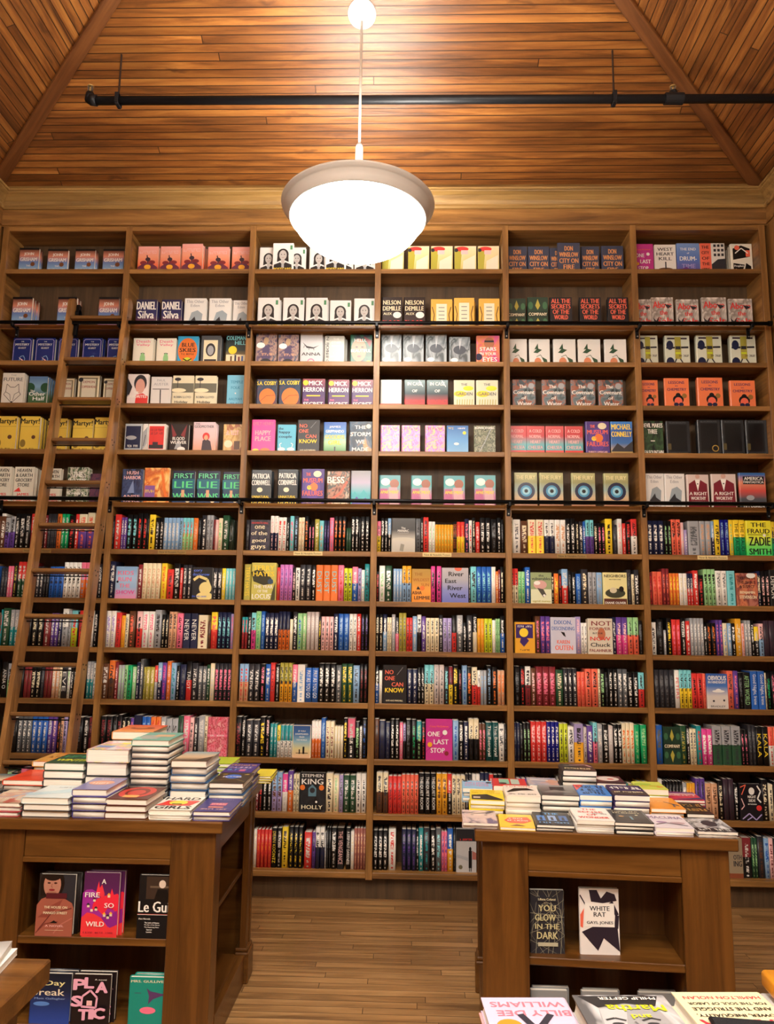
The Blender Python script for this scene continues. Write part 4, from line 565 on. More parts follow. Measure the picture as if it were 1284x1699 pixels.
'apart': (('g', 'a04878', 'c07898', '58b0b0', '5aa0a8'), [('r', 0.05, 0.05, 0.4, 0.55, 'b85a88'), ('c', 0.3, 0.78, 0.22, 'W', 0.18), ('c', 0.72, 0.72, 0.22, 'a06048', 0.22), ('p', [(0.5, 0), (0.45, 0.6), (0.85, 0.6), (0.95, 0)], 'd0a0a8'), ('t', 'APARTMENT', 0.5, 0.44, 0.86, 0.1, 'Y')], 'pink and teal illustrated novel'),
'peach': ('e8e6e0', [('c', 0.42, 0.16, 0.17, 'd88860', 0.22), ('l', [(0.35, 0.35), (0.55, 0.42), (0.72, 0.2)], 0.025, 'G'), ('p', [(0.2, 0.5), (0.4, 0.66), (0.62, 0.6), (0.4, 0.48)], 'G'), ('p', [(0.6, 0.35), (0.85, 0.25), (0.9, 0.05), (0.7, 0.15)], 'G'), ('p', [(0.25, 0.62), (0.42, 0.84), (0.44, 0.64)], 'G')], 'white novel with peach and green leaves'),
'birds': ('d8dcc8', [('l', [(0.1, 0.9), (0.9, 0.9)], 0.07, 'x'), ('l', [(0.05, 0.6), (0.95, 0.62)], 0.08, 'k'), ('c', 0.2, 0.68, 0.14, 'N', 0.2), ('c', 0.2, 0.15, 0.16, 'N', 0.2), ('r', 0.4, 0.25, 0.65, 0.95, 'y'), ('r', 0.42, 0.55, 0.63, 0.65, 'k'), ('r', 0.42, 0.4, 0.63, 0.46, 'i'), ('l', [(0.45, 0.25), (0.3, 0)], 0.05, 'k'), ('l', [(0.6, 0.25), (0.8, 0)], 0.05, 'k'), ('t', 'THE NOVEL', 0.75, 0.35, 0.4, 0.06, 'x')], 'pale novel with busy black and olive art'),
'covenant': (('n', 3, '2a3436', '6a8088', 'a05a40', '405058'), [('c', 0.82, 0.78, 0.13, 'S'), ('t', 'The', 0.45, 0.76, 0.3, 0.12, 'W'), ('t', 'Covenant', 0.5, 0.56, 0.9, 0.14, 'W'), ('t', 'of', 0.5, 0.36, 0.2, 0.11, 'W'), ('t', 'Water', 0.52, 0.16, 0.62, 0.14, 'W')], 'dark teal novel with white title and seal'),
'lessons': ('f08050', [('t', 'LESSONS', 0.5, 0.86, 0.64, 0.09, '4a3060'), ('t', 'in', 0.5, 0.75, 0.1, 0.05, '4a3060'), ('t', 'CHEMISTRY', 0.5, 0.63, 0.78, 0.09, '4a3060'), ('c', 0.55, 0.3, 0.22, 'K', 0.2), ('c', 0.55, 0.44, 0.1, 'K'), ('c', 0.55, 0.24, 0.16, 'o', 0.18), ('c', 0.46, 0.14, 0.1, 'N', 0.08), ('c', 0.66, 0.14, 0.1, 'N', 0.08), ('c', 0.8, 0.42, 0.1, '9a7038')], 'orange novel with woman in glasses'),
'cold': (('g', '5aa8b0', '6ab0b8', 'c83a40', 'd04848'), lines(['A COLD', 'NORMAL', 'HEART', 'CHELSEA'], 'p', 0.92, 0.15, 0.8, 0.6)+[('r', 0, 0.02, 1, 0.14, 'R')], 'red and teal paperback with pale title'),
'connelly': (('g', 'c0a050', '3a70b0', '2850a0', '3a80d0'), [('t', 'MICHAEL', 0.5, 0.84, 0.9, 0.16, 'Y'), ('t', 'CONNELLY', 0.5, 0.62, 0.92, 0.16, 'Y'), ('p', [(0, 0.1), (0.3, 0.35), (0.6, 0.2), (1, 0.42), (1, 0.1)], 'k')], 'blue thriller with yellow author name'),
'devil': (('n', 3, '1a2a20', '3a5a38', '101414'), lines(['DEVIL MAKES', 'THREE'], 'W', 0.96, 0.6, 0.96)+[('t', 'BEN FOUNTAIN', 0.5, 0.08, 0.96, 0.12, 'W'), ('r', 0.4, 0.4, 0.6, 0.43, 'W')], 'dark jungle novel with white title'),
'blackouts': ('26272a', [('r', 0.14, 0.12, 0.88, 0.9, '0c0c0e'), ('t', 'BLACKOUTS', 0.5, 0.95, 0.7, 0.04, 's'), ('t', 'JUSTIN TORRES', 0.5, 0.05, 0.8, 0.04, '8a7a48'), ('r', 0.06, 0.16, 0.2, 0.34, '5a5030')], 'near-black novel with framed black panel'),
'blackoutsS': ('26272a', [('r', 0.14, 0.12, 0.88, 0.9, '0c0c0e'), ('t', 'BLACKOUTS', 0.5, 0.95, 0.7, 0.04, 's'), ('t', 'JUSTIN TORRES', 0.5, 0.05, 0.8, 0.04, '8a7a48'), ('c', 0.75, 0.2, 0.15, 'b09040'), ('c', 0.75, 0.2, 0.11, 'K')], 'near-black novel with gold award seal'),
'fury': (('g', 'b88060', 'd0b890', '98b0a8', '9a9a68', 'b8b880'), [('c', 0.52, 0.46, 0.38, 'N'), ('c', 0.52, 0.46, 0.25, '4a98c0'), ('c', 0.52, 0.46, 0.17, '9ad0e0'), ('c', 0.52, 0.46, 0.08, 'K'), ('t', 'THE FURY', 0.5, 0.86, 0.84, 0.12, 'e8e0a8'), ('t', 'ALEX', 0.5, 0.1, 0.3, 0.06, 'W')], 'thriller with big blue eye disc'),
'worthy': ('d8c8c0', [('p', [(0.05, 0.0), (0.1, 0.72), (0.4, 0.85), (0.6, 0.85), (0.92, 0.72), (0.97, 0)], '7a1c2c'), ('p', [(0.38, 0.85), (0.5, 0.5), (0.62, 0.85)], 'W'), ('c', 0.5, 0.94, 0.1, 'd0a898'), ('c', 0.5, 0.72, 0.03, 'k')]+lines(['A RIGHT', 'WORTHY', 'WOMAN'], 'W', 0.5, 0.08, 0.78, 0.7), 'novel with woman in dark red jacket'),
'america': (('g', '2a3038', '50545c', 'd05048', 'e09070', '3868a8'), [('r', 0.15, 0.68, 0.95, 0.9, 'K'), ('t', 'AMERICA', 0.55, 0.84, 0.7, 0.09, 'W'), ('t', 'FANTASTICA', 0.55, 0.74, 0.75, 0.07, 'W'), ('c', 0.4, 0.3, 0.15, 'S', 0.1), ('t', 'TIM OBRIEN', 0.5, 0.08, 0.8, 0.1, 'W')], 'novel with roadside sign at dusk'),
'gooddays': (('n', 3, '1c1c28', '40384a', '20202c'), [('t', 'ARAMINTA HALL', 0.5, 0.9, 0.84, 0.06, 'R'), ('t', 'one', 0.5, 0.76, 0.5, 0.11, 'c'), ('t', 'of the', 0.48, 0.57, 0.8, 0.13, 'c'), ('t', 'good', 0.47, 0.32, 0.68, 0.15, 'c'), ('t', 'guys', 0.45, 0.1, 0.72, 0.14, 'c')], 'dark novel with cream lower-case title'),
'terry': ('c8c060', [('p', [(0, 0.75), (0.4, 0.85), (0.8, 0.6), (0.9, 0.45), (0.5, 0.4), (0.1, 0.5)], '3a3a28'), ('t', 'TERRY', 0.5, 0.86, 0.84, 0.13, 'Y'), ('t', 'HAYES', 0.5, 0.7, 0.84, 0.13, 'Y'), ('c', 0.78, 0.5, 0.11, '38506a'), ('t', 'THE YEAR', 0.5, 0.36, 0.76, 0.09, 'W'), ('t', 'OF THE', 0.48, 0.24, 0.4, 0.07, 'W'), ('t', 'LOCUST', 0.5, 0.1, 0.86, 0.13, 'W'), ('p', [(0.8, 0), (0.98, 0), (0.98, 0.5), (0.85, 0.2)], '4a4a30')], 'olive thriller with yellow author name'),
'maniac': (('g', 'b0aca0', 'c8c4b8', '3a3a3a', '4a4a4a'), [('c', 0.5, 0.38, 0.45, 'c8c4b4', 0.08), ('p', [(0.4, 0.25), (0.55, 0.22), (0.5, 0.02), (0.35, 0.05)], '8a8678'), ('t', 'The', 0.5, 0.71, 0.18, 0.06, 'W'), ('t', 'MANIAC', 0.5, 0.63, 0.46, 0.07, 'W'), ('r', 0.28, 0.56, 0.72, 0.563, 'W')], 'grey smoky novel with small white title'),
'wildest': (('g', 'e89030', 'f0a040', 'c8943c', 'b89040'), [('t', 'THE', 0.36, 0.84, 0.42, 0.09, 'a06820'), ('t', 'WILDEST', 0.5, 0.67, 0.84, 0.09, 'b06a28'), ('t', 'SUN', 0.7, 0.52, 0.4, 0.09, 'b06a28'), ('c', 0.56, 0.42, 0.12, 'O'), ('p', [(0.25, 0.38), (0.34, 0.48), (0.46, 0.38)], 'K'), ('t', 'ASHA', 0.28, 0.28, 0.5, 0.1, '3a2010'), ('t', 'LEMMIE', 0.55, 0.13, 0.82, 0.1, '3a2010')], 'golden orange novel with sunset title'),
'river': (('g', '7078c0', '8890c8', 'b0b0b8', 'c0bcc0'), [('c', 0.62, 0.98, 0.14, 'o', 0.1), ('t', 'River', 0.54, 0.82, 0.56, 0.13, 'K'), ('t', 'East', 0.34, 0.62, 0.42, 0.12, 'K'), ('t', 'River', 0.5, 0.42, 0.55, 0.13, 'K'), ('t', 'West', 0.6, 0.2, 0.6, 0.13, 'K')], 'lavender novel with black brush title'),
'vuln': ('c8d0a0', [('r', 0, 0.0, 1, 0.46, 'e0e4c0'), ('r', 0, 0.46, 1, 1, '98a878'), ('t', 'the', 0.5, 0.9, 0.24, 0.07, 'k'), ('t', 'vulnerables', 0.5, 0.8, 0.9, 0.09, 'k'), ('c', 0.45, 0.6, 0.32, 'd8a8a0', 0.22), ('c', 0.3, 0.66, 0.16, 'W', 0.1), ('p', [(0.3, 0.5), (0.6, 0.46), (0.74, 0.28), (0.6, 0.2), (0.45, 0.34)], '4a4a44'), ('c', 0.64, 0.26, 0.06, 'W'), ('t', 'sigrid nunez', 0.5, 0.07, 0.88, 0.08, 'y')], 'sage green novel with flower-headed bird'),
'neigh': ('e8e0a0', [('t', 'NEIGHBORS', 0.5, 0.89, 0.9, 0.09, 'K'), ('t', 'AND OTHER STORIES', 0.5, 0.78, 0.5, 0.03, 'k'), ('r', 0.02, 0.0, 0.98, 0.18, '5a3028'), ('c', 0.5, 0.35, 0.42, '3a4030', 0.2), ('c', 0.42, 0.44, 0.15, 'd8d0b0', 0.12), ('c', 0.76, 0.48, 0.1, 'K', 0.12), ('t', 'DIANE OLIVER', 0.5, 0.05, 0.86, 0.07, 'W')], 'pale yellow book with car scene'),
'dear': ('e8a830', [('r', 0.06, 0.48, 0.9, 0.93, '3a2468'), ('t', 'YOUR DEAR', 0.5, 0.86, 0.7, 0.06, 'W'), ('c', 0.45, 0.66, 0.22, 'Y', 0.22), ('p', [(0.3, 0.48), (0.6, 0.48), (0.7, 0.4), (0.45, 0.2), (0.25, 0.35)], '3a2468'), ('t', 'JENNY', 0.5, 0.1, 0.5, 0.05, 'b')], 'amber novel with purple profile panel'),
'dixon': ('ccccdc', [('t', 'DIXON,', 0.5, 0.85, 0.7, 0.13, '5a78b8'), ('t', 'DESCENDING', 0.5, 0.69, 0.9, 0.1, '5a78b8'), ('p', [(0.4, 0.6), (0.55, 0.58), (0.6, 0.45), (0.5, 0.5)], 'K'), ('t', 'KAREN', 0.5, 0.32, 0.5, 0.1, 'o'), ('t', 'OUTEN', 0.52, 0.16, 0.7, 0.13, 'o')], 'pale lavender novel with blue title'),
'notfor': ('d8d0bc', [('t', 'NOT', 0.55, 0.86, 0.8, 0.13, 'M'), ('t', 'FOREVER', 0.5, 0.71, 0.85, 0.08, 'M'), ('c', 0.55, 0.56, 0.16, 'c07050', 0.25), ('t', 'BUT FOR', 0.4, 0.58, 0.4, 0.05, 'k'), ('t', 'NOW', 0.5, 0.43, 0.82, 0.11, 'R'), ('t', 'Chuck', 0.5, 0.26, 0.8, 0.11, 'k'), ('t', 'PALAHNIUK', 0.5, 0.1, 0.9, 0.08, 'M')], 'cream novel with dark red stacked title'),
'kids': (('g', 'd890b8', '98b8d8', 'a8c8e8', '88b0d8'), [('t', 'KIDS', 0.48, 0.8, 0.72, 0.13, 'P'), ('t', 'RUN', 0.45, 0.6, 0.6, 0.13, 'P'), ('t', 'THE', 0.45, 0.4, 0.5, 0.12, 'P'), ('t', 'SHOW', 0.5, 0.2, 0.84, 0.12, 'h'), ('c', 0.12, 0.52, 0.05, 'K')], 'light blue book with pink title'),
'doctorow': ('24282e', [('t', 'cory', 0.3, 0.88, 0.4, 0.09, '5a78e0'), ('t', 'doctorow', 0.45, 0.78, 0.8, 0.09, '5a78e0'), ('l', [(0.1, 0.6), (0.35, 0.72), (0.75, 0.62), (0.88, 0.42)], 0.13, 'e8d890'), ('c', 0.68, 0.35, 0.3, 'e8d890', 0.3), ('c', 0.66, 0.1, 0.4, 'e8d890', 0.2), ('t', 'the lost cause', 0.4, 0.1, 0.7, 0.06, '4060d0')], 'charcoal book with cream figure'),
'redpat': (('n', 7, 'e04860', 'f090a0', 'c02840', 'f0b0b0'), [('r', 0, 0.5, 1, 0.56, 'P'), ('t', 'THE GUEST', 0.5, 0.53, 0.7, 0.04, 'W')], 'mottled crimson pink book'),
'worry': (('g', 'e0b890', 'd0c890', '88b0c0', '3a68a0', '3a5890'), [('l', [(0.02, 0.01), (0.02, 0.99), (0.98, 0.99), (0.98, 0.01)], 0.04, 'c')]+lines(['IF YOU', 'DISAPPEARED', 'FROM', 'THE WORLD'], 'W', 0.86, 0.5, 0.7, 0.5)+[('r', 0.56, 0.12, 0.66, 0.34, 'K'), ('r', 0.36, 0.12, 0.42, 0.26, 'K'), ('r', 0.2, 0.14, 0.85, 0.155, 'K')], 'blue-to-sand book with silhouettes on bench'),
'king': (('n', 2.5, '1c1c20', '2a2c30', '141416'), [('t', 'STEPHEN', 0.5, 0.92, 0.82, 0.08, 'W'), ('t', 'KING', 0.5, 0.77, 0.82, 0.14, 'W'), ('c', 0.12, 0.62, 0.1, 'O', 0.1), ('c', 0.85, 0.62, 0.1, 'O', 0.1), ('p', [(0.35, 0.4), (0.35, 0.6), (0.5, 0.7), (0.65, 0.6), (0.65, 0.4)], '5a8090'), ('c', 0.5, 0.55, 0.1, 'k'), ('c', 0.66, 0.26, 0.04, 'W'), ('t', 'HOLLY', 0.5, 0.13, 0.8, 0.1, 'c')], 'black thriller with white name at top'),
'silhouette': ('b8b8b8', [('r', 0, 0.72, 1, 1, '28282c'), ('t', 'A STRANGER', 0.5, 0.76, 0.6, 0.04, 'R'), ('r', 0.62, 0.1, 0.78, 0.5, 'K'), ('c', 0.7, 0.54, 0.06, 'K', 0.1), ('r', 0.64, 0.02, 0.68, 0.12, 'K'), ('r', 0.72, 0.02, 0.76, 0.12, 'K'), ('p', [(0, 0.42), (0.6, 0.34), (0.6, 0.26), (0, 0.36)], 'S'), ('c', 0.22, 0.12, 0.1, '6a6450'), ('p', [(0.8, 0.5), (1, 0.45), (1, 0.3), (0.8, 0.3)], 'r')], 'grey thriller with standing silhouette'),
'train': (('n', 2.5, 'a85040', 'd08058', '7a3a38', 'b07060'), [('t', 'EVERYONE ON', 0.5, 0.85, 0.8, 0.09, '2a1818'), ('t', 'THIS TRAIN IS', 0.5, 0.72, 0.8, 0.09, '2a1818'), ('t', 'A SUSPECT', 0.5, 0.59, 0.7, 0.09, '2a1818'), ('c', 0.7, 0.93, 0.22, 'W', 0.13), ('t', 'BENJAMIN', 0.5, 0.4, 0.7, 0.1, 'c'), ('t', 'STEVENSON', 0.52, 0.27, 0.8, 0.1, 'c')], 'rust red book with oval sticker'),
'fraud': (('g', '40d868', '78e060', 'd8e840', 'f0e838', 'f0e838'), [('t', 'THE', 0.5, 0.88, 0.6, 0.12, 'K'), ('t', 'FRAUD', 0.5, 0.7, 0.88, 0.13, 'K'), ('r', 0.06, 0.59, 0.9, 0.605, 'K'), ('t', 'ZADIE', 0.52, 0.41, 0.84, 0.24, 'K'), ('t', 'SMITH', 0.52, 0.12, 0.86, 0.17, 'K'), ('c', 0.72, 0.58, 0.06, 'W')], 'yellow-green book with huge black title'),
'hindsight': (('g', 'd8d0c8', 'd8d0c8', '4878c0', '3a60a8'), [('t', 'OBVIOUS', 0.5, 0.88, 0.88, 0.13, 'W'), ('t', 'IN HINDSIGHT', 0.5, 0.76, 0.86, 0.07, 'W'), ('c', 0.55, 0.5, 0.3, 'W', 0.06), ('c', 0.55, 0.52, 0.14, 'W', 0.09), ('c', 0.3, 0.22, 0.05, 'k'), ('c', 0.8, 0.24, 0.05, 'k'), ('t', 'BRADLEY', 0.5, 0.07, 0.7, 0.05, 's')], 'blue sky book with white saucer'),
'nightside': ('14121a', [('c', 0.55, 0.8, 0.13, 'W', 0.16), ('l', [(0.05, 0.9), (0.3, 0.97), (0.1, 0.7)], 0.04, 'o'), ('l', [(0.08, 0.6), (0.2, 0.4), (0.06, 0.3)], 0.04, 'p'), ('l', [(0.8, 0.95), (0.95, 0.8), (0.8, 0.6), (0.95, 0.5)], 0.06, 'W'), ('c', 0.85, 0.35, 0.12, 'R'), ('l', [(0.1, 0.05), (0.4, 0.2), (0.7, 0.03), (0.95, 0.18)], 0.05, 'v'), ('l', [(0.3, 0.02), (0.55, 0.12)], 0.05, 'v'), ('t', 'NIGHT', 0.55, 0.65, 0.36, 0.07, 'W'), ('t', 'SIDE', 0.55, 0.55, 0.3, 0.07, 'W'), ('t', 'OF THE RIVER', 0.55, 0.45, 0.4, 0.03, 'W')], 'black book with white and red drawings'),
'ing': ('9a8a70', [('t', 'OTH', 0.68, 0.52, 0.5, 0.12, 'k'), ('t', 'ING', 0.68, 0.36, 0.5, 0.14, 'k'), ('r', 0, 0, 1, 0.12, '8a4a30')], 'khaki book with dark stacked title'),
'darkbook': ('1c2a20', [('l', [(0.2, 0.3), (0.2, 0.8), (0.8, 0.75), (0.8, 0.35), (0.2, 0.3)], 0.03, 'S')], 'dark green book turned to show cover'),
# table display shelves
'cisneros': ('26201e', [('r', 0.62, 0.45, 1, 1, '2c2c32'), ('c', 0.38, 0.86, 0.33, '18100f', 0.4), ('p', [(0.08, 0.62), (0.06, 0.85), (0.2, 0.98), (0.3, 0.7)], '18100f'), ('c', 0.38, 0.83, 0.235, 'b8806a', 0.32), ('r', 0.27, 0.58, 0.5, 0.72, 'a87058'), ('c', 0.38, 1.0, 0.26, '18100f', 0.16), ('c', 0.29, 0.86, 0.045, '3a1c16', 0.02), ('c', 0.47, 0.86, 0.045, '3a1c16', 0.02), ('l', [(0.38, 0.85), (0.36, 0.8), (0.4, 0.79)], 0.014, '8a5040'), ('c', 0.38, 0.75, 0.08, '8a2c30', 0.026),
 ('p', [(0, 0), (0, 0.5), (0.12, 0.6), (0.28, 0.64), (0.5, 0.62), (0.72, 0.62), (0.95, 0.54), (1, 0.46), (1, 0)], 'a05a48'), ('p', [(0.05, 0.3), (0.4, 0.5), (0.7, 0.6), (0.62, 0.5), (0.3, 0.3)], '8a4438'), ('l', [(0.08, 0.1), (0.4, 0.36), (0.95, 0.46)], 0.025, '6a2c28'), ('l', [(0.5, 0.05), (0.7, 0.2), (0.98, 0.3)], 0.03, 'b87060'), ('l', [(0.02, 0.05), (0.25, 0.2), (0.6, 0.24)], 0.02, '7a382e'), ('r', 0.24, 0.61, 0.8, 0.7, '561c24'), ('t', 'THE HOUSE ON', 0.52, 0.47, 0.62, 0.04, 'c'), ('t', 'MANGO STREET', 0.52, 0.38, 0.64, 0.04, 'c'), ('t', 'A NOVEL', 0.52, 0.17, 0.5, 0.03, 'p'), ('r', 0.27, 0.1, 0.77, 0.104, 'c'), ('p', [(0.4, 0.22), (0.5, 0.26), (0.6, 0.22)], 'K')], 'hardcover with woman in rust-coloured shawl'),
'fire': (('g', 'ea4038', 'e82c48', '8a2470', '5a2058', '50204c'), [('p', [(0, 0.2), (0, 0.68), (0.1, 0.73), (0.25, 0.74), (0.38, 0.7), (0.48, 0.6), (0.6, 0.45), (0.98, 0.42), (1, 0.18), (0.5, 0.1)], 'a02c98'), ('p', [(0.36, 0.66), (0.4, 0.8), (0.43, 0.87), (0.46, 0.76), (0.52, 0.82), (0.6, 0.68), (0.6, 0.6)], 'e83848'), ('p', [(0.3, 0.52), (0.42, 0.6), (0.6, 0.64), (0.76, 0.66), (0.8, 0.76), (0.86, 0.66), (0.96, 0.68), (1, 0.66), (1, 0.36), (0.85, 0.44), (0.72, 0.46), (0.6, 0.34), (0.45, 0.42), (0.28, 0.42)], 'e82c40'), ('p', [(0, 0.02), (0, 0.3), (0.15, 0.38), (0.35, 0.36), (0.55, 0.3), (0.75, 0.16), (1, 0.2), (1, 0.02)], 'e83a40'),
 ('p', [(0.55, 0.3), (0.7, 0.4), (0.82, 0.36), (0.98, 0.42), (1, 0.2), (0.8, 0.15)], '8a2488')]+[('r', u, v, u+0.07, v+0.04, 'e8d8b8') for u, v in ((0.14, 0.46), (0.3, 0.55), (0.36, 0.41), (0.24, 0.395), (0.6, 0.32), (0.7, 0.29), (0.78, 0.33), (0.7, 0.62))]+[('p', [(u-0.02, v), (u+0.035, v+0.035), (u+0.09, v)], c_) for u, v, c_ in ((0.14, 0.5, 'k'), (0.3, 0.59, '6a2040'), (0.36, 0.45, 'k'), (0.6, 0.36, 'a'), (0.7, 0.33, 'k'), (0.78, 0.37, 'a'), (0.7, 0.66, 'a'))]+[('t', 'A', 0.58, 0.87, 0.12, 0.075, 'W'), ('t', 'FIRE', 0.28, 0.66, 0.4, 0.075, 'W'), ('t', 'SO', 0.76, 0.5, 0.26, 0.075, 'W'), ('t', 'WILD', 0.4, 0.21, 0.5, 0.075, 'W'), ('x', 'SARAH FIRE WILD', 0.5, 0.08, 0.84, 0.02, '8a2030')], 'red and purple hardcover with flames'),
'leguin': ('101216', [('r', 0.2, 0.62, 1, 0.98, '3a2c24'), ('r', 0.3, 0.8, 1, 0.83, '6a5848'), ('c', 0.62, 0.86, 0.09, 'd8c8b8', 0.1), ('p', [(0.4, 0.58), (0.5, 0.78), (0.75, 0.78), (0.85, 0.58)], '0c0c0e'), ('r', 0, 0.0, 1, 0.58, '101216'), ('t', 'Le Guin', 0.5, 0.5, 0.95, 0.17, 'W'), ('r', 0, 0.38, 1, 0.385, 'R'), ('r', 0, 0.372, 1, 0.378, 'W'), ('t', 'Five Novels', 0.2, 0.31, 0.3, 0.025, 'W')]+[('t', s, 0.3+0.005*len(s), 0.25-0.036*i, 0.02*len(s), 0.022, 'W') for i, s in enumerate(['The Lathe of Heaven', 'The Eye of the Heron', 'The Beginning Place', 'Searoad', 'Lavinia'])], 'black hardcover with white script name'),
'daybreak': (('g', '2848a0', '203878', '182440', '141c2c'), [('t', 'Day', 0.6, 0.8, 0.5, 0.13, 'e8e0a0'), ('t', 'break', 0.45, 0.63, 0.8, 0.13, 'e8dcc0'), ('t', 'Matt Gallagher', 0.5, 0.5, 0.76, 0.05, '88a0d0'), ('c', 0.3, 0.4, 0.2, '5a88d0', 0.05)], 'dark blue hardcover with pale serif title'),
'plastic': ('1c1418', [('t', 'P', 0.200, 0.800, 0.3, 0.2, 'eeb0c8'), ('t', 'P', 0.185, 0.800, 0.3, 0.2, 'eeb0c8'), ('t', 'P', 0.215, 0.800, 0.3, 0.2, 'eeb0c8'), ('t', 'P', 0.200, 0.788, 0.3, 0.2, 'eeb0c8'), ('t', 'P', 0.200, 0.812, 0.3, 0.2, 'eeb0c8'), ('t', 'P', 0.212, 0.810, 0.3, 0.2, 'eeb0c8'), ('t', 'P', 0.188, 0.790, 0.3, 0.2, 'eeb0c8'), ('t', 'L', 0.450, 0.840, 0.22, 0.2, 'eeb0c8'), ('t', 'L', 0.435, 0.840, 0.22, 0.2, 'eeb0c8'), ('t', 'L', 0.465, 0.840, 0.22, 0.2, 'eeb0c8'), ('t', 'L', 0.450, 0.828, 0.22, 0.2, 'eeb0c8'), ('t', 'L', 0.450, 0.852, 0.22, 0.2, 'eeb0c8'), ('t', 'L', 0.462, 0.850, 0.22, 0.2, 'eeb0c8'), ('t', 'L', 0.438, 0.830, 0.22, 0.2, 'eeb0c8'), ('t', 'A', 0.780, 0.760, 0.28, 0.2, 'eeb0c8'), ('t', 'A', 0.765, 0.760, 0.28, 0.2, 'eeb0c8'), ('t', 'A', 0.795, 0.760, 0.28, 0.2, 'eeb0c8'), ('t', 'A', 0.780, 0.748, 0.28, 0.2, 'eeb0c8'), ('t', 'A', 0.780, 0.772, 0.28, 0.2, 'eeb0c8'), ('t', 'A', 0.792, 0.770, 0.28, 0.2, 'eeb0c8'), ('t', 'A', 0.768, 0.750, 0.28, 0.2, 'eeb0c8'), ('t', 'S', 0.160, 0.480, 0.26, 0.2, 'eeb0c8'), ('t', 'S', 0.145, 0.480, 0.26, 0.2, 'eeb0c8'), ('t', 'S', 0.175, 0.480, 0.26, 0.2, 'eeb0c8'), ('t', 'S', 0.160, 0.468, 0.26, 0.2, 'eeb0c8'), ('t', 'S', 0.160, 0.492, 0.26, 0.2, 'eeb0c8'), ('t', 'S', 0.172, 0.490, 0.26, 0.2, 'eeb0c8'), ('t', 'S', 0.148, 0.470, 0.26, 0.2, 'eeb0c8'), ('l', [(0.28, 0.38), (0.3, 0.58), (0.5, 0.7), (0.68, 0.56), (0.66, 0.36), (0.28, 0.38)], 0.05, 'eeb0c8'), ('r', 0.42, 0.4, 0.56, 0.5, 'p'), ('t', 'T', 0.360, 0.220, 0.24, 0.2, 'eeb0c8'), ('t', 'T', 0.345, 0.220, 0.24, 0.2, 'eeb0c8'), ('t', 'T', 0.375, 0.220, 0.24, 0.2, 'eeb0c8'), ('t', 'T', 0.360, 0.208, 0.24, 0.2, 'eeb0c8'), ('t', 'T', 0.360, 0.232, 0.24, 0.2, 'eeb0c8'), ('t', 'T', 0.372, 0.230, 0.24, 0.2, 'eeb0c8'), ('t', 'T', 0.348, 0.210, 0.24, 0.2, 'eeb0c8'), ('t', 'I', 0.560, 0.240, 0.1, 0.18, 'eeb0c8'), ('t', 'I', 0.545, 0.240, 0.1, 0.18, 'eeb0c8'), ('t', 'I', 0.575, 0.240, 0.1, 0.18, 'eeb0c8'), ('t', 'I', 0.560, 0.228, 0.1, 0.18, 'eeb0c8'), ('t', 'I', 0.560, 0.252, 0.1, 0.18, 'eeb0c8'), ('t', 'I', 0.572, 0.250, 0.1, 0.18, 'eeb0c8'), ('t', 'I', 0.548, 0.230, 0.1, 0.18, 'eeb0c8'), ('t', 'C', 0.760, 0.260, 0.28, 0.2, 'eeb0c8'), ('t', 'C', 0.745, 0.260, 0.28, 0.2, 'eeb0c8'), ('t', 'C', 0.775, 0.260, 0.28, 0.2, 'eeb0c8'), ('t', 'C', 0.760, 0.248, 0.28, 0.2, 'eeb0c8'), ('t', 'C', 0.760, 0.272, 0.28, 0.2, 'eeb0c8'), ('t', 'C', 0.772, 0.270, 0.28, 0.2, 'eeb0c8'), ('t', 'C', 0.748, 0.250, 0.28, 0.2, 'eeb0c8'), ('t', 'A novel', 0.76, 0.93, 0.3, 0.03, 'W')], 'black hardcover with puffy pink letters'),
'gulliver': ('189080', [('t', 'MRS. GULLIVER', 0.5, 0.92, 0.9, 0.05, 'c'), ('p', [(0.45, 0.78), (0.55, 0.72), (0.8, 0.68), (1.0, 0.66), (0.8, 0.62), (0.62, 0.56), (0.5, 0.45), (0.52, 0.62)], '5a3a68'), ('l', [(0.15, 0.68), (0.32, 0.68)], 0.01, '5a3a68'), ('c', 0.5, 0.33, 0.2, 'P', 0.08)], 'green hardcover with violet hummingbird'),
'glow': ('2c2c32', [('l', [(i*0.13, 1), (0.5+0.6*math.sin(i*2.3), 0.5+0.3*math.cos(i*1.7)), (1-i*0.12, 0)], 0.008, 'b8b498') for i in range(8)]+[('l', [(0, i*0.16), (0.5+0.4*math.cos(i*3.1), 0.4+0.05*i), (1, 1-i*0.14)], 0.008, 'b8b498') for i in range(7)]+[('r', 0.18, 0.82, 0.8, 0.9, '2c2c32'), ('t', 'Liliana Colanzi', 0.5, 0.86, 0.5, 0.035, 'd8d0a8'), ('t', 'YOU', 0.5, 0.72, 0.5, 0.1, 'c8c090'), ('t', 'GLOW', 0.45, 0.57, 0.6, 0.1, 'c8c090'), ('t', 'IN THE', 0.5, 0.43, 0.7, 0.08, 'c8c090'), ('t', 'DARK', 0.5, 0.29, 0.6, 0.11, 'c8c090'), ('r', 0.22, 0.12, 0.8, 0.18, 'b8b498')], 'black paperback with gold cracked lines'),
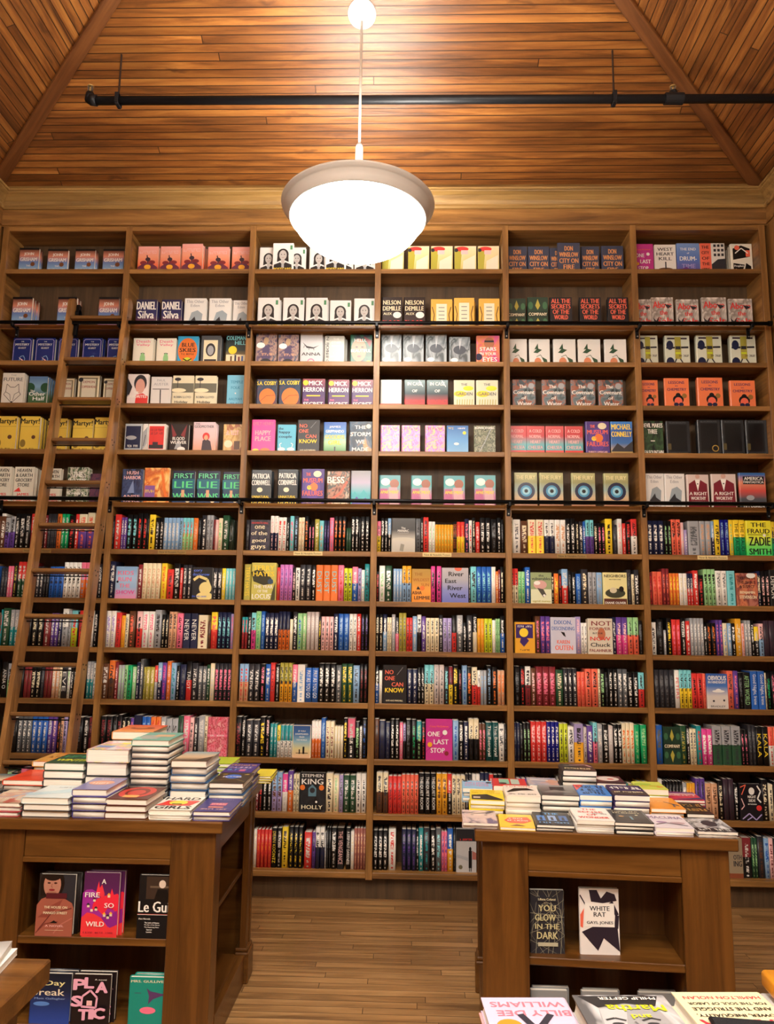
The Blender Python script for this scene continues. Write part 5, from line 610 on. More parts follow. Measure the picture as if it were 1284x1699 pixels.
'whiterat': ('ece8e4', [('p', [(0.25, 0.98), (0.45, 0.98), (0.55, 0.85), (0.7, 0.96), (0.9, 0.92), (0.95, 0.82), (0.6, 0.78), (0.3, 0.8)], '2c2432'), ('p', [(0.02, 0.6), (0.12, 0.7), (0.08, 0.4), (0.02, 0.42)], 'o'), ('p', [(0.05, 0.34), (0.4, 0.44), (0.95, 0.42), (1, 0.05), (0.9, 0.1), (0.6, 0.25), (0.45, 0.06), (0.3, 0.16)], '2c2432'), ('l', [(0.8, 0.8), (0.95, 0.6), (0.92, 0.4)], 0.1, '2c2432'), ('l', [(0.02, 0.9), (0.2, 0.7)], 0.03, '2c2432'), ('r', 0.14, 0.42, 0.88, 0.78, 'f0eee8'), ('t', 'WHITE', 0.51, 0.7, 0.5, 0.07, 'k'), ('t', 'RAT', 0.51, 0.61, 0.3, 0.07, 'k'), ('t', 'GAYL JONES', 0.51, 0.48, 0.66, 0.055, 'k')], 'white paperback with black ink splashes'),
# covers seen on the tables
'tsky': (('n', 2.5, '98b8d0', 'c09078', 'd0c8b0', 'b0584a'), [('t', 'THE HISTORY', 0.5, 0.3, 0.6, 0.08, 'W')], 'sky and rose painted cover'),
'tpale': ('cfdcdc', [('p', [(0, 0.3), (1, 0.9), (1, 0.5), (0, 0.1)], 'b8d4dc'), ('t', 'NOVEL', 0.6, 0.82, 0.5, 0.06, 'S')], 'pale ice blue cover'),
'tlav': ('7a78a8', [('c', 0.5, 0.55, 0.36, 'd09070', 0.3), ('t', 'GREEN', 0.5, 0.5, 0.5, 0.1, 'W'), ('t', 'novel', 0.5, 0.85, 0.4, 0.06, 'W')], 'lavender blue cover with orange cluster'),
'tred': ('5a2a24', [('c', 0.5, 0.55, 0.42, 'c83a30', 0.6), ('c', 0.5, 0.55, 0.28, '7a2c24', 0.42), ('c', 0.5, 0.5, 0.2, 'c84438', 0.3), ('r', 0.32, 0.12, 0.68, 0.3, 'e8b060')], 'red and dark brown scrollwork cover'),
'hardgirls': ('e8e4d8', [('t', 'HARD', 0.5, 0.84, 0.84, 0.2, 'K'), ('p', [(0.02, 0.3), (0.2, 0.68), (0.98, 0.68), (0.85, 0.3)], 'd83c34'), ('c', 0.5, 0.52, 0.22, 'Y', 0.22), ('r', 0.38, 0.38, 0.62, 0.44, 'K'), ('t', 'GIRLS', 0.5, 0.16, 0.84, 0.2, 'K')], 'white cover with heavy black title'),
'tviolet': ('3c3478', [('r', 0.28, 0.42, 0.72, 0.62, 'c05a78'), ('r', 0.3, 0.25, 0.7, 0.34, 'd88070'), ('t', 'CAFFEINE', 0.5, 0.52, 0.4, 0.1, 'p'), ('t', 'NIGHT WORK', 0.5, 0.14, 0.7, 0.07, 'p'), ('t', 'JUST AN EVENING', 0.5, 0.86, 0.6, 0.05, 'v')], 'deep violet cover with coral blocks'),
'torange': ('e0482c', [('p', [(0.1, 0.2), (0.5, 0.8), (0.9, 0.5)], 'd03c28')], 'plain orange-red cover'),
'twinter': ('1c4a34', [('t', 'WINTER', 0.55, 0.3, 0.8, 0.22, 'c8d040'), ('t', 'ABSENT', 0.55, 0.68, 0.8, 0.2, '3aa878')], 'dark green cover with lime lettering'),
'tpastel': (('n', 3, 'a8b8d8', 'e0d080', 'd8b0c8', 'e0e0e0'), [('r', 0.5, 0.6, 0.9, 0.8, 'Y'), ('r', 0.1, 0.2, 0.5, 0.4, '88a8d8')], 'pastel collage cover'),
'tmint': ('78b8a8', [('r', 0.1, 0.1, 0.6, 0.6, 'b0b8b0'), ('r', 0.4, 0.4, 0.9, 0.7, 'd8b890'), ('p', [(0, 0), (0.3, 0), (0, 0.4)], '9ad8c8')], 'mint green cover with soft shapes'),
'tbeige': (('g', '5a4a3c', 'd8b890', 'c8b8a0', '88a8b0'), [('t', 'TOMORROW', 0.5, 0.4, 0.8, 0.2, 'd8c0a0'), ('p', [(0.6, 0), (1, 0), (1, 0.5)], '4a3c30')], 'sand and sky landscape cover'),
'tgold': ('3c3428', [('c', 0.5, 0.6, 0.24, '3a70d0', 0.3), ('c', 0.2, 0.8, 0.08, 'a08848'), ('c', 0.85, 0.8, 0.08, 'a08848'), ('l', [(0.02, 0.1), (0.3, 0.3), (0.7, 0.3), (0.98, 0.1)], 0.03, 'a08848'), ('t', 'TIGERS', 0.5, 0.55, 0.6, 0.1, 'W')], 'bronze cover with blue emblem'),
'tamber': (('n', 3, 'e09030', 'd0a858', 'c87828'), [('t', 'novel', 0.5, 0.5, 0.6, 0.2, '8a5828')], 'amber patterned cover'),
'tflame': (('g', 'f0a060', 'e87848', 'e06038'), [('c', 0.55, 0.5, 0.3, 'a04828', 0.2), ('c', 0.5, 0.55, 0.16, 'd88050', 0.12)], 'orange cover with rust oval'),
'tpurple': ('4a3a88', [('t', 'ABSOLUTE', 0.5, 0.78, 0.9, 0.14, 'e0a868'), ('t', 'KLARA', 0.5, 0.52, 0.8, 0.14, 'd8d0e8'), ('t', 'SEA', 0.5, 0.26, 0.7, 0.16, '60a8e0'), ('r', 0.55, 0.1, 0.75, 0.3, 'd87098')], 'purple cover with bright lettering'),
'tlime': ('b8d038', [], 'plain lime cover'),
'tyellow': ('e8d840', [], 'plain yellow cover'),
'rface': (('n', 2, '4a4058', 'b8a8a8', 'd8c0b8', '6a6080'), [('c', 0.5, 0.5, 0.4, 'd0b8b0', 0.3), ('c', 0.3, 0.6, 0.05, 'k', 0.03), ('c', 0.7, 0.6, 0.05, 'k', 0.03), ('l', [(0.05, 0.8), (0.4, 0.7), (0.95, 0.85)], 0.04, 'k')], 'pale cover with reclining face'),
'rblob': ('e8c030', [('p', [(0.15, 0.5), (0.3, 0.75), (0.85, 0.8), (0.95, 0.5), (0.7, 0.3), (0.3, 0.32)], 'd85a40'), ('t', 'A NIGHT', 0.5, 0.66, 0.4, 0.08, 'W'), ('t', 'SO BRIGHT', 0.55, 0.5, 0.6, 0.08, 'W'), ('p', [(0.3, 0.1), (0.5, 0.22), (0.75, 0.1)], '7a3c20')], 'yellow cover with coral red blob'),
'rblue': ('20242c', [('t', 'THE', 0.5, 0.86, 0.4, 0.14, '68a8e0')]+[('r', 0.08+0.3*i, 0.3, 0.3+0.3*i, 0.7, ['4a80c8', '88a8d8', '3a68a8'][i]) for i in range(3)]+[('r', 0.15+0.3*i, 0.34, 0.22+0.3*i, 0.56, 'k') for i in range(3)]+[('t', 'BLUE HOUSE', 0.5, 0.14, 0.8, 0.1, '68a8e0')], 'black cover with blue windows'),
'rsense': ('e8e4dc', lines(['THE', 'SENSE', 'OF', 'WONDER'], 'd84848', 0.96, 0.1, 0.8, 0.6)+[('t', 'MATTHEW', 0.72, 0.5, 0.4, 0.07, 's')], 'white cover with red spaced title'),
'rblack': ('28282a', [('l', [(0.04, 0.04), (0.04, 0.96), (0.96, 0.96), (0.96, 0.04), (0.04, 0.04)], 0.012, 'S'), ('t', 'OCTOBER BIRD', 0.5, 0.85, 0.7, 0.06, 'c'), ('t', 'LABORATORY', 0.5, 0.72, 0.7, 0.06, 'c'), ('c', 0.3, 0.45, 0.07, 'b88a50'), ('r', 0.5, 0.2, 0.56, 0.45, '6a90a0'), ('c', 0.72, 0.55, 0.04, 'c')], 'black framed cover with small ornaments'),
'rmac': ('dcd4dc', [('t', 'MACUNA', 0.5, 0.76, 0.9, 0.2, '8a7a98'), ('c', 0.3, 0.4, 0.14, 'a890b0', 0.1), ('c', 0.7, 0.35, 0.2, 'b8a0a8', 0.12), ('l', [(0.1, 0.2), (0.4, 0.35), (0.9, 0.15)], 0.05, '4a3c50')], 'white cover with mauve lettering'),
'rbw': (('n', 2, '38383a', 'c8c8c8', '58585a', 'e0e0e0'), [('c', 0.55, 0.6, 0.2, 'k', 0.3), ('r', 0, 0, 1, 0.24, '1c1c1e'), ('t', 'East River', 0.5, 0.14, 0.8, 0.14, 'e8e8e0')], 'black-and-white street photo cover'),
'syellow': ('e8d030', [('t', 'ANIMA SORTIES', 0.5, 0.88, 0.8, 0.08, 'e0a020'), ('t', 'AND MY MATERIAL', 0.5, 0.7, 0.84, 0.08, 'd89820'), ('p', [(0.05, 0.05), (0.05, 0.45), (0.5, 0.55), (0.95, 0.1), (0.95, 0.02)], '2c2822'), ('r', 0.1, 0.15, 0.3, 0.3, 'c8b8a0')], 'yellow cover with black diagonal'),
'swhite': ('e8e0d4', [('t', 'BIRD WALKER', 0.5, 0.88, 0.8, 0.1, 'e08858'), ('p', [(0.05, 0.35), (0.3, 0.7), (0.7, 0.75), (0.9, 0.55), (0.5, 0.5), (0.1, 0.3)], 'K'), ('t', 'ALL THE BEST', 0.5, 0.14, 0.8, 0.08, 'K')], 'white cover with black wing shape'),
'sgrey': (('g', '4a4a48', '6a6a68', '9a9a98'), [('r', 0.3, 0.3, 0.7, 0.8, '3a3a38'), ('p', [(0, 0.2), (0.4, 0.5), (1, 0.3)], '80807c')], 'dim grey photograph cover'),
'sblue': ('3a80d0', [('p', [(0, 1), (0, 0.4), (0.35, 1)], 'd84848')]+lines(['LOVE IS', 'A COLD', 'SUNDAY'], 'K', 0.95, 0.05, 0.85, 0.7), 'bright blue cover with red corner'),
'stella': ('3a2c5a', [('t', 'STELLA', 0.5, 0.7, 0.95, 0.24, 'W'), ('r', 0, 0, 1, 0.4, '4a3c3a'), ('t', 'THE COLLECTOR', 0.5, 0.3, 0.84, 0.12, 'c')], 'dark purple cover with white lettering'),
'sorange': ('e89838', [('t', 'THE INVISIBLE', 0.4, 0.8, 0.66, 0.09, 'f0c070'), ('t', 'HOTEL', 0.35, 0.62, 0.5, 0.09, 'f0c070'), ('l', [(0.6, 0.6), (0.8, 0.4), (0.75, 0.15)], 0.05, '5a5a68'), ('l', [(0.8, 0.4), (0.92, 0.25)], 0.05, '5a5a68')], 'orange cover with grey running figure'),
'sdark': ('241c14', [('t', 'LIVES OF', 0.5, 0.75, 0.9, 0.2, 'c09048'), ('t', 'SAINTS', 0.5, 0.35, 0.9, 0.22, 'c09048')], 'black cover with gold lettering'),
'ublue': ('90c0e0', [('t', 'Wednesday', 0.5, 0.66, 0.8, 0.2, 'e088b0'), ('t', 'Monologue', 0.5, 0.35, 0.8, 0.2, 'e088b0'), ('c', 0.12, 0.9, 0.09, 'k'), ('c', 0.9, 0.75, 0.1, 'k')], 'light blue cover with pink script'),
'ured': ('d03838', [('r', 0.2, 0.2, 0.5, 0.9, '88c0a8'), ('r', 0.55, 0.2, 0.8, 0.9, 'b8c8b8'), ('c', 0.3, 0.3, 0.12, 'k')], 'red and green panelled cover'),
'uphoto': (('n', 2, '8890a8', 'b0b0b8', 'd0a090'), [('c', 0.8, 0.5, 0.2, 'd0a088', 0.3), ('l', [(0.1, 0.7), (0.7, 0.6)], 0.1, 'W')], 'blue-grey photo cover with arm'),
'vtop': ('30302c', [('l', [(0.3, 0.8), (0.8, 0.9), (0.95, 0.6)], 0.08, 'd0a0a0'), ('t', 'CASSANDRA', 0.5, 0.3, 0.8, 0.2, 'e0d0a0'), ('c', 0.2, 0.7, 0.1, '5a5a50')], 'black cover with cream curve'),
'uface': ('5a2830', [('c', 0.5, 0.6, 0.4, 'e0d4cc', 0.4), ('c', 0.6, 0.55, 0.12, 'c83838', 0.1), ('r', 0, 0, 1, 0.2, '382028')], 'maroon cover with pale face'),
'ulime': ('d0dc60', [('c', 0.3, 0.6, 0.3, 'a8c848', 0.2), ('t', 'SUNNY', 0.5, 0.4, 0.7, 0.16, 'e0c030'), ('c', 0.8, 0.3, 0.12, 'e0a040')], 'lime yellow leafy cover'),
'ustripe': ('c83050', [('r', 0, 0.7, 1, 0.78, 'e8e0e0'), ('r', 0, 0.84, 1, 0.95, '3a3a80'), ('t', 'BLACKTOP', 0.5, 0.55, 0.8, 0.14, 'W'), ('p', [(0, 0), (1, 0.3), (1, 0.1), (0, 0)], '2a3a70')], 'red and navy striped cover'),
'billy': ('c4b4ca', [('t', 'WILLIAMS', 0.5, 0.12, 0.84, 0.085, 'e07080'), ('t', 'BILLY DEE', 0.46, 0.26, 0.82, 0.085, 'e07080'), ('l', [(0.28, 0.28), (0.4, 0.42), (0.5, 0.52)], 0.08, '2c2c38'), ('l', [(0.62, 0.28), (0.55, 0.42), (0.5, 0.52)], 0.08, '2c2c38'), ('c', 0.5, 0.62, 0.3, '5a6ab0', 0.22), ('c', 0.78, 0.46, 0.14, 'b08828'), ('t', 'MEMOIR', 0.78, 0.46, 0.2, 0.02, 'K')], 'pale pink cover with red capitals'),
'martha': (('n', 1.6, '343436', '8a8a8c', 'c0c0c2', '5a5a5c'), [('p', [(0.1, 0.02), (0.2, 0.2), (0.5, 0.14), (0.8, 0.22), (0.95, 0.02)], '2c2c2e'), ('p', [(0.2, 0.2), (0.16, 0.5), (0.24, 0.8), (0.5, 0.95), (0.76, 0.8), (0.86, 0.5), (0.8, 0.22), (0.5, 0.16)], '98989a'), ('p', [(0.5, 0.2), (0.8, 0.24), (0.84, 0.5), (0.74, 0.78), (0.55, 0.8), (0.62, 0.5)], 'b4b4b6'), ('l', [(0.25, 0.42), (0.34, 0.39), (0.44, 0.43)], 0.03, '38383a'), ('l', [(0.6, 0.43), (0.7, 0.39), (0.8, 0.42)], 0.03, '38383a'), ('c', 0.35, 0.48, 0.06, '3a3a3c', 0.025), ('c', 0.7, 0.48, 0.06, '3a3a3c', 0.025), ('l', [(0.52, 0.45), (0.47, 0.62), (0.56, 0.64)], 0.02, '68686a'), ('c', 0.51, 0.74, 0.12, '4a4a4c', 0.03), ('t', 'PHILIP GEFTER', 0.45, 0.08, 0.6, 0.045, 'W'), ('t', 'Martha', 0.42, 0.24, 0.6, 0.1, 'd8d820'), ('t', 'and', 0.42, 0.38, 0.2, 0.07, 'd8d820'), ('t', 'George', 0.45, 0.55, 0.6, 0.1, 'd8d820')], 'grey photo cover with yellow lettering'),
'hammer': ('e0d4ac', [('t', 'HAMILTON NOLAN', 0.5, 0.1, 0.84, 0.05, 'd83848'), ('t', 'FOR THE SOUL OF LABOR', 0.5, 0.2, 0.84, 0.04, 'K'), ('t', 'AND THE STRUGGLE', 0.5, 0.29, 0.84, 0.05, 'K'), ('t', 'POWER, INEQUALITY,', 0.5, 0.39, 0.86, 0.05, 'K'), ('t', 'HAMMER', 0.5, 0.54, 0.9, 0.16, 'd83848'), ('t', 'THE', 0.5, 0.74, 0.3, 0.1, 'd83848')], 'cream cover with red and black capitals'),
'pinkside': ('e8a0a0', [], 'salmon pink cover'), 'plainorange': ('f0a020', [], 'bright orange cover'), 'plaingrey': ('8a8e90', [('r', 0.1, 0.4, 0.9, 0.42, 'S')], 'grey cover'), 'udark': ('2a2c34', [], 'dark cover'), 'uredd': ('a83038', [], 'red cover'), 'ublue2': ('3a5a80', [], 'blue cover'), 'plainwhite': ('e8e8e4', [], 'white cover'),
}
for _k, _w in {'sunset': None, 'lampcover': None, 'woodsy': None, 'redcover': None, 'birds': None, 'woodgirl': None, 'pinkpat': None, 'sky': None, 'redpat': None, 'plumart': None, 'silhouette': None,
 'billy': ['MEMOIR'], 'goldlist': None, 'dear': None, 'amber': None, 'tsky': None, 'tpale': None, 'tlav': None, 'tviolet': None, 'twinter': ['ABSENT'], 'tbeige': None, 'tgold': None, 'tamber': None, 'tpurple': None,
 'rblob': None, 'rblue': ['BLUE HOUSE'], 'rsense': ['MATTHEW'], 'rblack': None, 'rbw': None, 'syellow': None, 'swhite': None, 'sblue': None, 'stella': None, 'sorange': None, 'sdark': None, 'ublue': None, 'vtop': None, 'ulime': None, 'ustripe': None, 'vuln': [], 'cornwell': []}.items():
    D[_k] = (D[_k][0], [('x',)+it[1:] if it[0] == 't' and (_w is None or it[1] in _w) else it for it in D[_k][1]], D[_k][2])
_dm = {}
def parts_for(name, w_, h, t, hard=True):
    k = (name, round(w_, 3), round(h, 3), round(t, 3), hard)
    if k not in _dm:
        base, items, _ = D[name]; A, T = art(items, k[1], k[2])
        _dm[k] = (cover_mesh(k[1], k[2], k[3], covermat(base)), pages_mesh(k[1], k[2], k[3], pagemat(), hard), genattr(A.mesh('cover_art')) if A.f else None, [T_.mesh('title_lettering') for T_ in T])
    return _dm[k]
BOOKS = []      # every book, with how large it shows; the 300 largest become objects, the rest one mass of books
def trim(l):
    for a in ((' standing behind', ' behind'), (' turned face out among spines', ' among spines'), (' faint spine lettering', ' faint lettering'), (' lettering', ' print'), (' behind the', ' behind'), ('slim ', ''), (' such', ''), (' the ', ' ')):
        if len(l.split()) <= 16: break
        l = l.replace(a[0], a[1])
    return l
def addbook(parts, loc, rot, label, group, show, scale=(1, 1, 1), mesh_root=False):
    # walk the silhouette through the camera to know how much of the frame it can fill
    M = Matrix.Translation(loc) @ Euler(rot).to_matrix().to_4x4() @ Matrix.Diagonal((*scale, 1))
    BOOKS.append(dict(parts=parts, M=M, loc=loc, rot=rot, scale=scale, label=trim(label), group=group, show=show, mr=mesh_root))
def project(p):
    v = p-CAM; z = v.dot(_fw); return 642+FOC*v.dot(_r)/z, 849.5-FOC*v.dot(_u)/z
def shown(pts):          # area in the frame of a projected rectangle, in pixels
    P = [project(Vector(p)) for p in pts]; P = [(min(max(x, 0), 1284), min(max(y, 0), 1699)) for x, y in P]
    return abs(sum(P[i][0]*P[(i+1) % len(P)][1]-P[(i+1) % len(P)][0]*P[i][1] for i in range(len(P))))/2
def facebook(name, w_, h, t, loc, rot, label, group, full=True, hard=True, show=1.0):
    w_ = round(w_*250)/250; h = round(h*200)/200
    c, p, a, tt = parts_for(name, w_, h, t, hard)
    parts = [('cover', c), ('page_block', p)]
    if full and a: parts.append(('cover_art', a))
    if full: parts += [('title_lettering', x_) for x_ in tt]
    M = Matrix.Translation(loc) @ Euler(rot).to_matrix().to_4x4()
    F = [M @ Vector(v) for v in ((-w_/2, 0, 0), (w_/2, 0, 0), (w_/2, 0, h), (-w_/2, 0, h))]
    E_ = [M @ Vector(v) for v in ((-w_/2, 0, 0), (w_/2, 0, 0), (w_/2, t, 0), (-w_/2, t, 0))]
    S = [M @ Vector(v) for v in ((w_/2, 0, 0), (w_/2, t, 0), (w_/2, t, h), (w_/2, 0, h))]
    area = (shown(F) if full else shown(S)*0.6) if rot[0] > -1 else shown(E_)+(shown(F) if full else 0)
    addbook(parts, loc, rot, label, group, area*show)
def settle_books():
    BOOKS.sort(key=lambda b: -b['show']); rest = BOOKS[300:]
    for b in BOOKS[:300]:
        if b['mr']: o = link('book', b['parts'][0][1]); sub = b['parts'][1:]
        else: o = empty('book', (0, 0, 0)); sub = b['parts']
        o.location = b['loc']; o.rotation_euler = b['rot']; o.scale = b['scale']; tag(o, b['label'], 'book', b['group'])
        for nm, me in sub: link(nm, me, o)
    import array
    V = array.array('f'); FI = array.array('i'); FS = array.array('i'); MI = array.array('i'); G = array.array('f'); SD = array.array('f'); mats = {}; nv = 0
    for b in rest:
        m3 = [list(r_) for r_ in b['M']]
        for nm, me in b['parts']:
            n = len(me.vertices); co = array.array('f', [0.0])*(3*n); me.vertices.foreach_get('co', co)
            for j in range(n):
                x, y, z = co[3*j], co[3*j+1], co[3*j+2]
                for r_ in m3[:3]: V.append(r_[0]*x+r_[1]*y+r_[2]*z+r_[3])
            g = array.array('f', [0.0])*(3*n); sd = array.array('f', [0.0])*n
            if 'gen' in me.attributes: me.attributes['gen'].data.foreach_get('vector', g); me.attributes['seed'].data.foreach_get('value', sd)
            G.extend(g); SD.extend(sd); ms = [mats.setdefault(m.name, (len(mats), m))[0] for m in me.materials]
            for p in me.polygons: FS.append(len(p.vertices)); FI.extend([v+nv for v in p.vertices]); MI.append(ms[p.material_index])
            nv += n
    me = bpy.data.meshes.new('shelved_books'); me.vertices.add(nv); me.vertices.foreach_set('co', V)
    me.loops.add(len(FI)); me.loops.foreach_set('vertex_index', FI); me.polygons.add(len(FS))
    st = array.array('i'); a = 0
    for k in FS: st.append(a); a += k
    me.polygons.foreach_set('loop_start', st)
    for k, (i, m) in sorted(mats.items(), key=lambda q: q[1][0]): me.materials.append(m)
    me.polygons.foreach_set('material_index', MI); me.update(calc_edges=True)
    me.attributes.new('gen', 'FLOAT_VECTOR', 'POINT').data.foreach_set('vector', G); me.attributes.new('seed', 'FLOAT', 'POINT').data.foreach_set('value', SD)
    o = link('shelved_books', me); tag(o, 'mass of smaller books filling the wall shelves and table stacks, mostly spines', 'books'); o['kind'] = 'stuff'
# ------------------------------------------------------------------ face-out books of the upper six shelves
# (row, bay): (left px, right px, top px, cover, copies behind, set-back)
FACE = {
('A', 0): [(31, 64, 411, 'grisham', 1), (78, 112, 413, 'grisham', 0), (124, 157, 413, 'grisham', 1), (170, 205, 413, 'grisham', 0)],
('A', 1): [(228, 263, 409, 'sunset', 0), (265, 299, 409, 'sunset', 0), (301, 336, 403, 'sunset', 2), (344, 380, 410, 'sunset', 0), (384, 420, 410, 'sunset', 0)],
('A', 2): [(430, 461, 411, 'postcard', 0), (452, 487, 404, 'postcard', 0, .06), (478, 507, 411, 'postcard', 0), (513, 545, 411, 'postcard', 0), (539, 574, 405, 'postcard', 0, .06), (556, 586, 409, 'postcard', 0), (588, 623, 411, 'postcard', 0)],
('A', 3): [(634, 670, 409, 'map', 0), (677, 712, 408, 'map', 0), (715, 751, 408, 'map', 0), (754, 790, 408, 'map', 0), (793, 828, 408, 'map', 0)],
('A', 4): [(842, 874, 409, 'winslow', 0), (876, 911, 409, 'winslow', 0), (913, 940, 411, 'winslow', 0), (925, 962, 403, 'winslow', 0, .06), (964, 994, 409, 'winslow', 0), (998, 1034, 408, 'winslow', 0)],
('A', 5): [(1052, 1084, 405, 'laststop', 0), (1086, 1121, 406, 'westheart', 0), (1123, 1160, 404, 'drum', 0), (1161, 1202, 398, 'city', 0), (1212, 1250, 405, 'prophet', 2)],
('B', 0): [(20, 53, 489, 'grisham', 2), (95, 127, 490, 'grisham', 1), (163, 197, 490, 'grisham', 0)],
('B', 1): [(225, 260, 497, 'silva', 1), (267, 301, 497, 'silva', 1), (305, 342, 495, 'eden', 1), (346, 383, 495, 'eden', 1), (386, 420, 498, 'eden', 0)],
('B', 2): [(427, 463, 494, 'postcard', 1), (469, 504, 494, 'postcard', 0), (507, 543, 494, 'postcard', 1), (547, 582, 499, 'postcard', 0), (587, 622, 495, 'postcard', 0)],
('B', 3): [(633, 667, 493, 'nelson', 0), (670, 705, 493, 'nelson', 0), (715, 750, 496, 'goldlist', 1), (753, 787, 494, 'goldlist', 2), (794, 829, 495, 'goldlist', 0)],
('B', 4): [(842, 872, 495, 'company', 0), (875, 909, 490, 'company', 0), (912, 949, 492, 'secrets', 0), (961, 997, 487, 'secrets', 1), (1008, 1043, 487, 'secrets', 1)],
('B', 5): [(1050, 1076, 497, 'spell', 0), (1078, 1117, 492, 'spell', 0), (1122, 1159, 497, 'spell', 0), (1164, 1205, 492, 'spell', 0), (1209, 1248, 496, 'spell', 0)],
('C', 0): [(20, 53, 561, 'mystery', 1), (58, 91, 561, 'mystery', 1), (96, 129, 562, 'mystery', 0), (136, 169, 561, 'mystery', 1), (177, 209, 562, 'mystery', 0)],
('C', 1): [(220, 254, 562, 'valley', 1), (259, 292, 562, 'valley', 1), (294, 329, 558, 'blueskies', 0), (333, 366, 557, 'greyportrait', 1), (374, 409, 556, 'coleman', 0)],
('C', 2): [(424, 459, 553, 'woodgirl', 0), (461, 495, 555, 'woodgirl', 0), (498, 535, 551, 'anna', 1), (538, 571, 557, 'fosse', 2), (581, 617, 555, 'hello', 0)],
('C', 3): [(632, 666, 554, 'silver', 0), (668, 703, 554, 'silver', 0), (706, 741, 554, 'silver', 0), (745, 780, 559, 'silver', 0), (790, 829, 557, 'stars', 0)],
('C', 4): [(843, 874, 565, 'peach', 0), (878, 912, 565, 'peach', 0), (918, 955, 565, 'peach', 0), (959, 996, 565, 'peach', 0), (1003, 1039, 568, 'peach', 0)],
('C', 5): [(1056, 1091, 556, 'birds', 0), (1103, 1144, 556, 'birds', 1), (1155, 1197, 556, 'birds', 1), (1211, 1254, 556, 'birds', 1)],
('D', 0): [(3, 40, 619, 'future', 1), (47, 78, 624, 'otherhalf', 3), (97, 122, 627, 'copper', 0), (128, 166, 623, 'copper', 0), (171, 205, 627, 'copper', 0)],
('D', 1): [(211, 246, 621, 'favorites', 0), (250, 284, 625, 'auster', 0), (286, 321, 623, 'holiday', 0), (323, 359, 623, 'holiday', 0), (376, 406, 622, 'temple', 1)],
('D', 2): [(425, 459, 630, 'cosby', 0), (462, 498, 628, 'cosby', 0), (501, 539, 629, 'mick', 0), (544, 579, 632, 'mick', 0), (583, 619, 633, 'mick', 0)],
('D', 3): [(631, 666, 633, 'incaseW', 0), (671, 705, 630, 'incase', 0), (708, 743, 630, 'incase', 0), (753, 787, 631, 'garden', 0), (790, 826, 633, 'garden', 0)],
('D', 4): [(850, 888, 630, 'covenant', 0), (899, 938, 630, 'covenant', 0), (947, 987, 630, 'covenant', 0), (993, 1033, 630, 'covenant', 0)],
('D', 5): [(1063, 1090, 631, 'lessons', 0), (1102, 1143, 627, 'lessons', 0), (1157, 1199, 627, 'lessons', 1), (1211, 1253, 631, 'lessons', 0)],
('E', 0): [(-8, 27, 690, 'martyr', 1), (33, 66, 690, 'martyr', 2), (78, 111, 694, 'martyr', 1), (120, 154, 695, 'martyr', 0), (156, 190, 693, 'martyr', 0)],
('E', 1): [(208, 233, 710, 'woodsy', 0), (235, 243, 706, 'openbook', 0), (245, 273, 710, 'redcover', 1), (280, 313, 704, 'blood', 1), (320, 357, 700, 'godmother', 1), (370, 401, 704, 'lampcover', 0)],
('E', 2): [(417, 456, 696, 'happyplace', 0), (460, 490, 707, 'happycouple', 0), (493, 530, 697, 'noone', 0), (537, 574, 700, 'goodbye', 0), (579, 617, 699, 'storm', 0)],
('E', 3): [(631, 663, 709, 'pinkpat', 0), (666, 697, 709, 'pinkpat', 0), (705, 738, 707, 'pinkpat', 0), (741, 777, 708, 'sky', 0), (786, 822, 711, 'forest', 0)],
('E', 4): [(846, 870, 710, 'cold', 0), (873, 903, 710, 'cold', 0), (905, 935, 710, 'cold', 0), (937, 967, 710, 'cold', 0), (971, 1011, 699, 'museum', 0), (1013, 1049, 700, 'connelly', 0)],
('E', 5): [(1065, 1100, 699, 'devil', 0), (1105, 1144, 699, 'blackouts', 1), (1157, 1195, 697, 'blackoutsS', 1), (1197, 1234, 697, 'blackouts', 0), (1237, 1275, 697, 'blackouts', 0)],
('R', 0): [(-13, 19, 772, 'heaven', 1), (23, 57, 772, 'heaven', 2), (70, 101, 777, 'heaven', 0), (111, 146, 775, 'waters', 1), (151, 175, 786, 'plumart', 0)],
('R', 1): [(202, 237, 778, 'hush', 0), (239, 281, 775, 'amber', 0), (286, 323, 781, 'firstlie', 0), (327, 364, 781, 'firstlie', 0), (369, 404, 783, 'firstlie', 0)],
('R', 2): [(416, 450, 780, 'cornwell', 1), (460, 494, 779, 'cornwell', 1), (500, 538, 777, 'museum', 0), (542, 580, 782, 'bess', 0), (582, 615, 781, 'mountain', 0)],
('R', 3): [(629, 664, 789, 'apart', 0), (682, 716, 789, 'apart', 0), (736, 771, 789, 'apart', 0), (787, 822, 789, 'apart', 0)],
('R', 4): [(853, 891, 784, 'fury', 0), (895, 934, 785, 'fury', 0), (948, 987, 785, 'fury', 0), (1002, 1042, 785, 'fury', 0)],
('R', 5): [(1072, 1100, 786, 'eden', 0), (1102, 1136, 786, 'eden', 0), (1139, 1176, 787, 'worthy', 0), (1180, 1221, 787, 'worthy', 0), (1226, 1270, 784, 'america', 0)],
}
SETB = dict(A=.105, B=.09, C=.085, D=.07, E=.06, R=.05)
rnd = random.Random(3)
def inner(b): return b*BW+0.034, (b+1)*BW-0.003
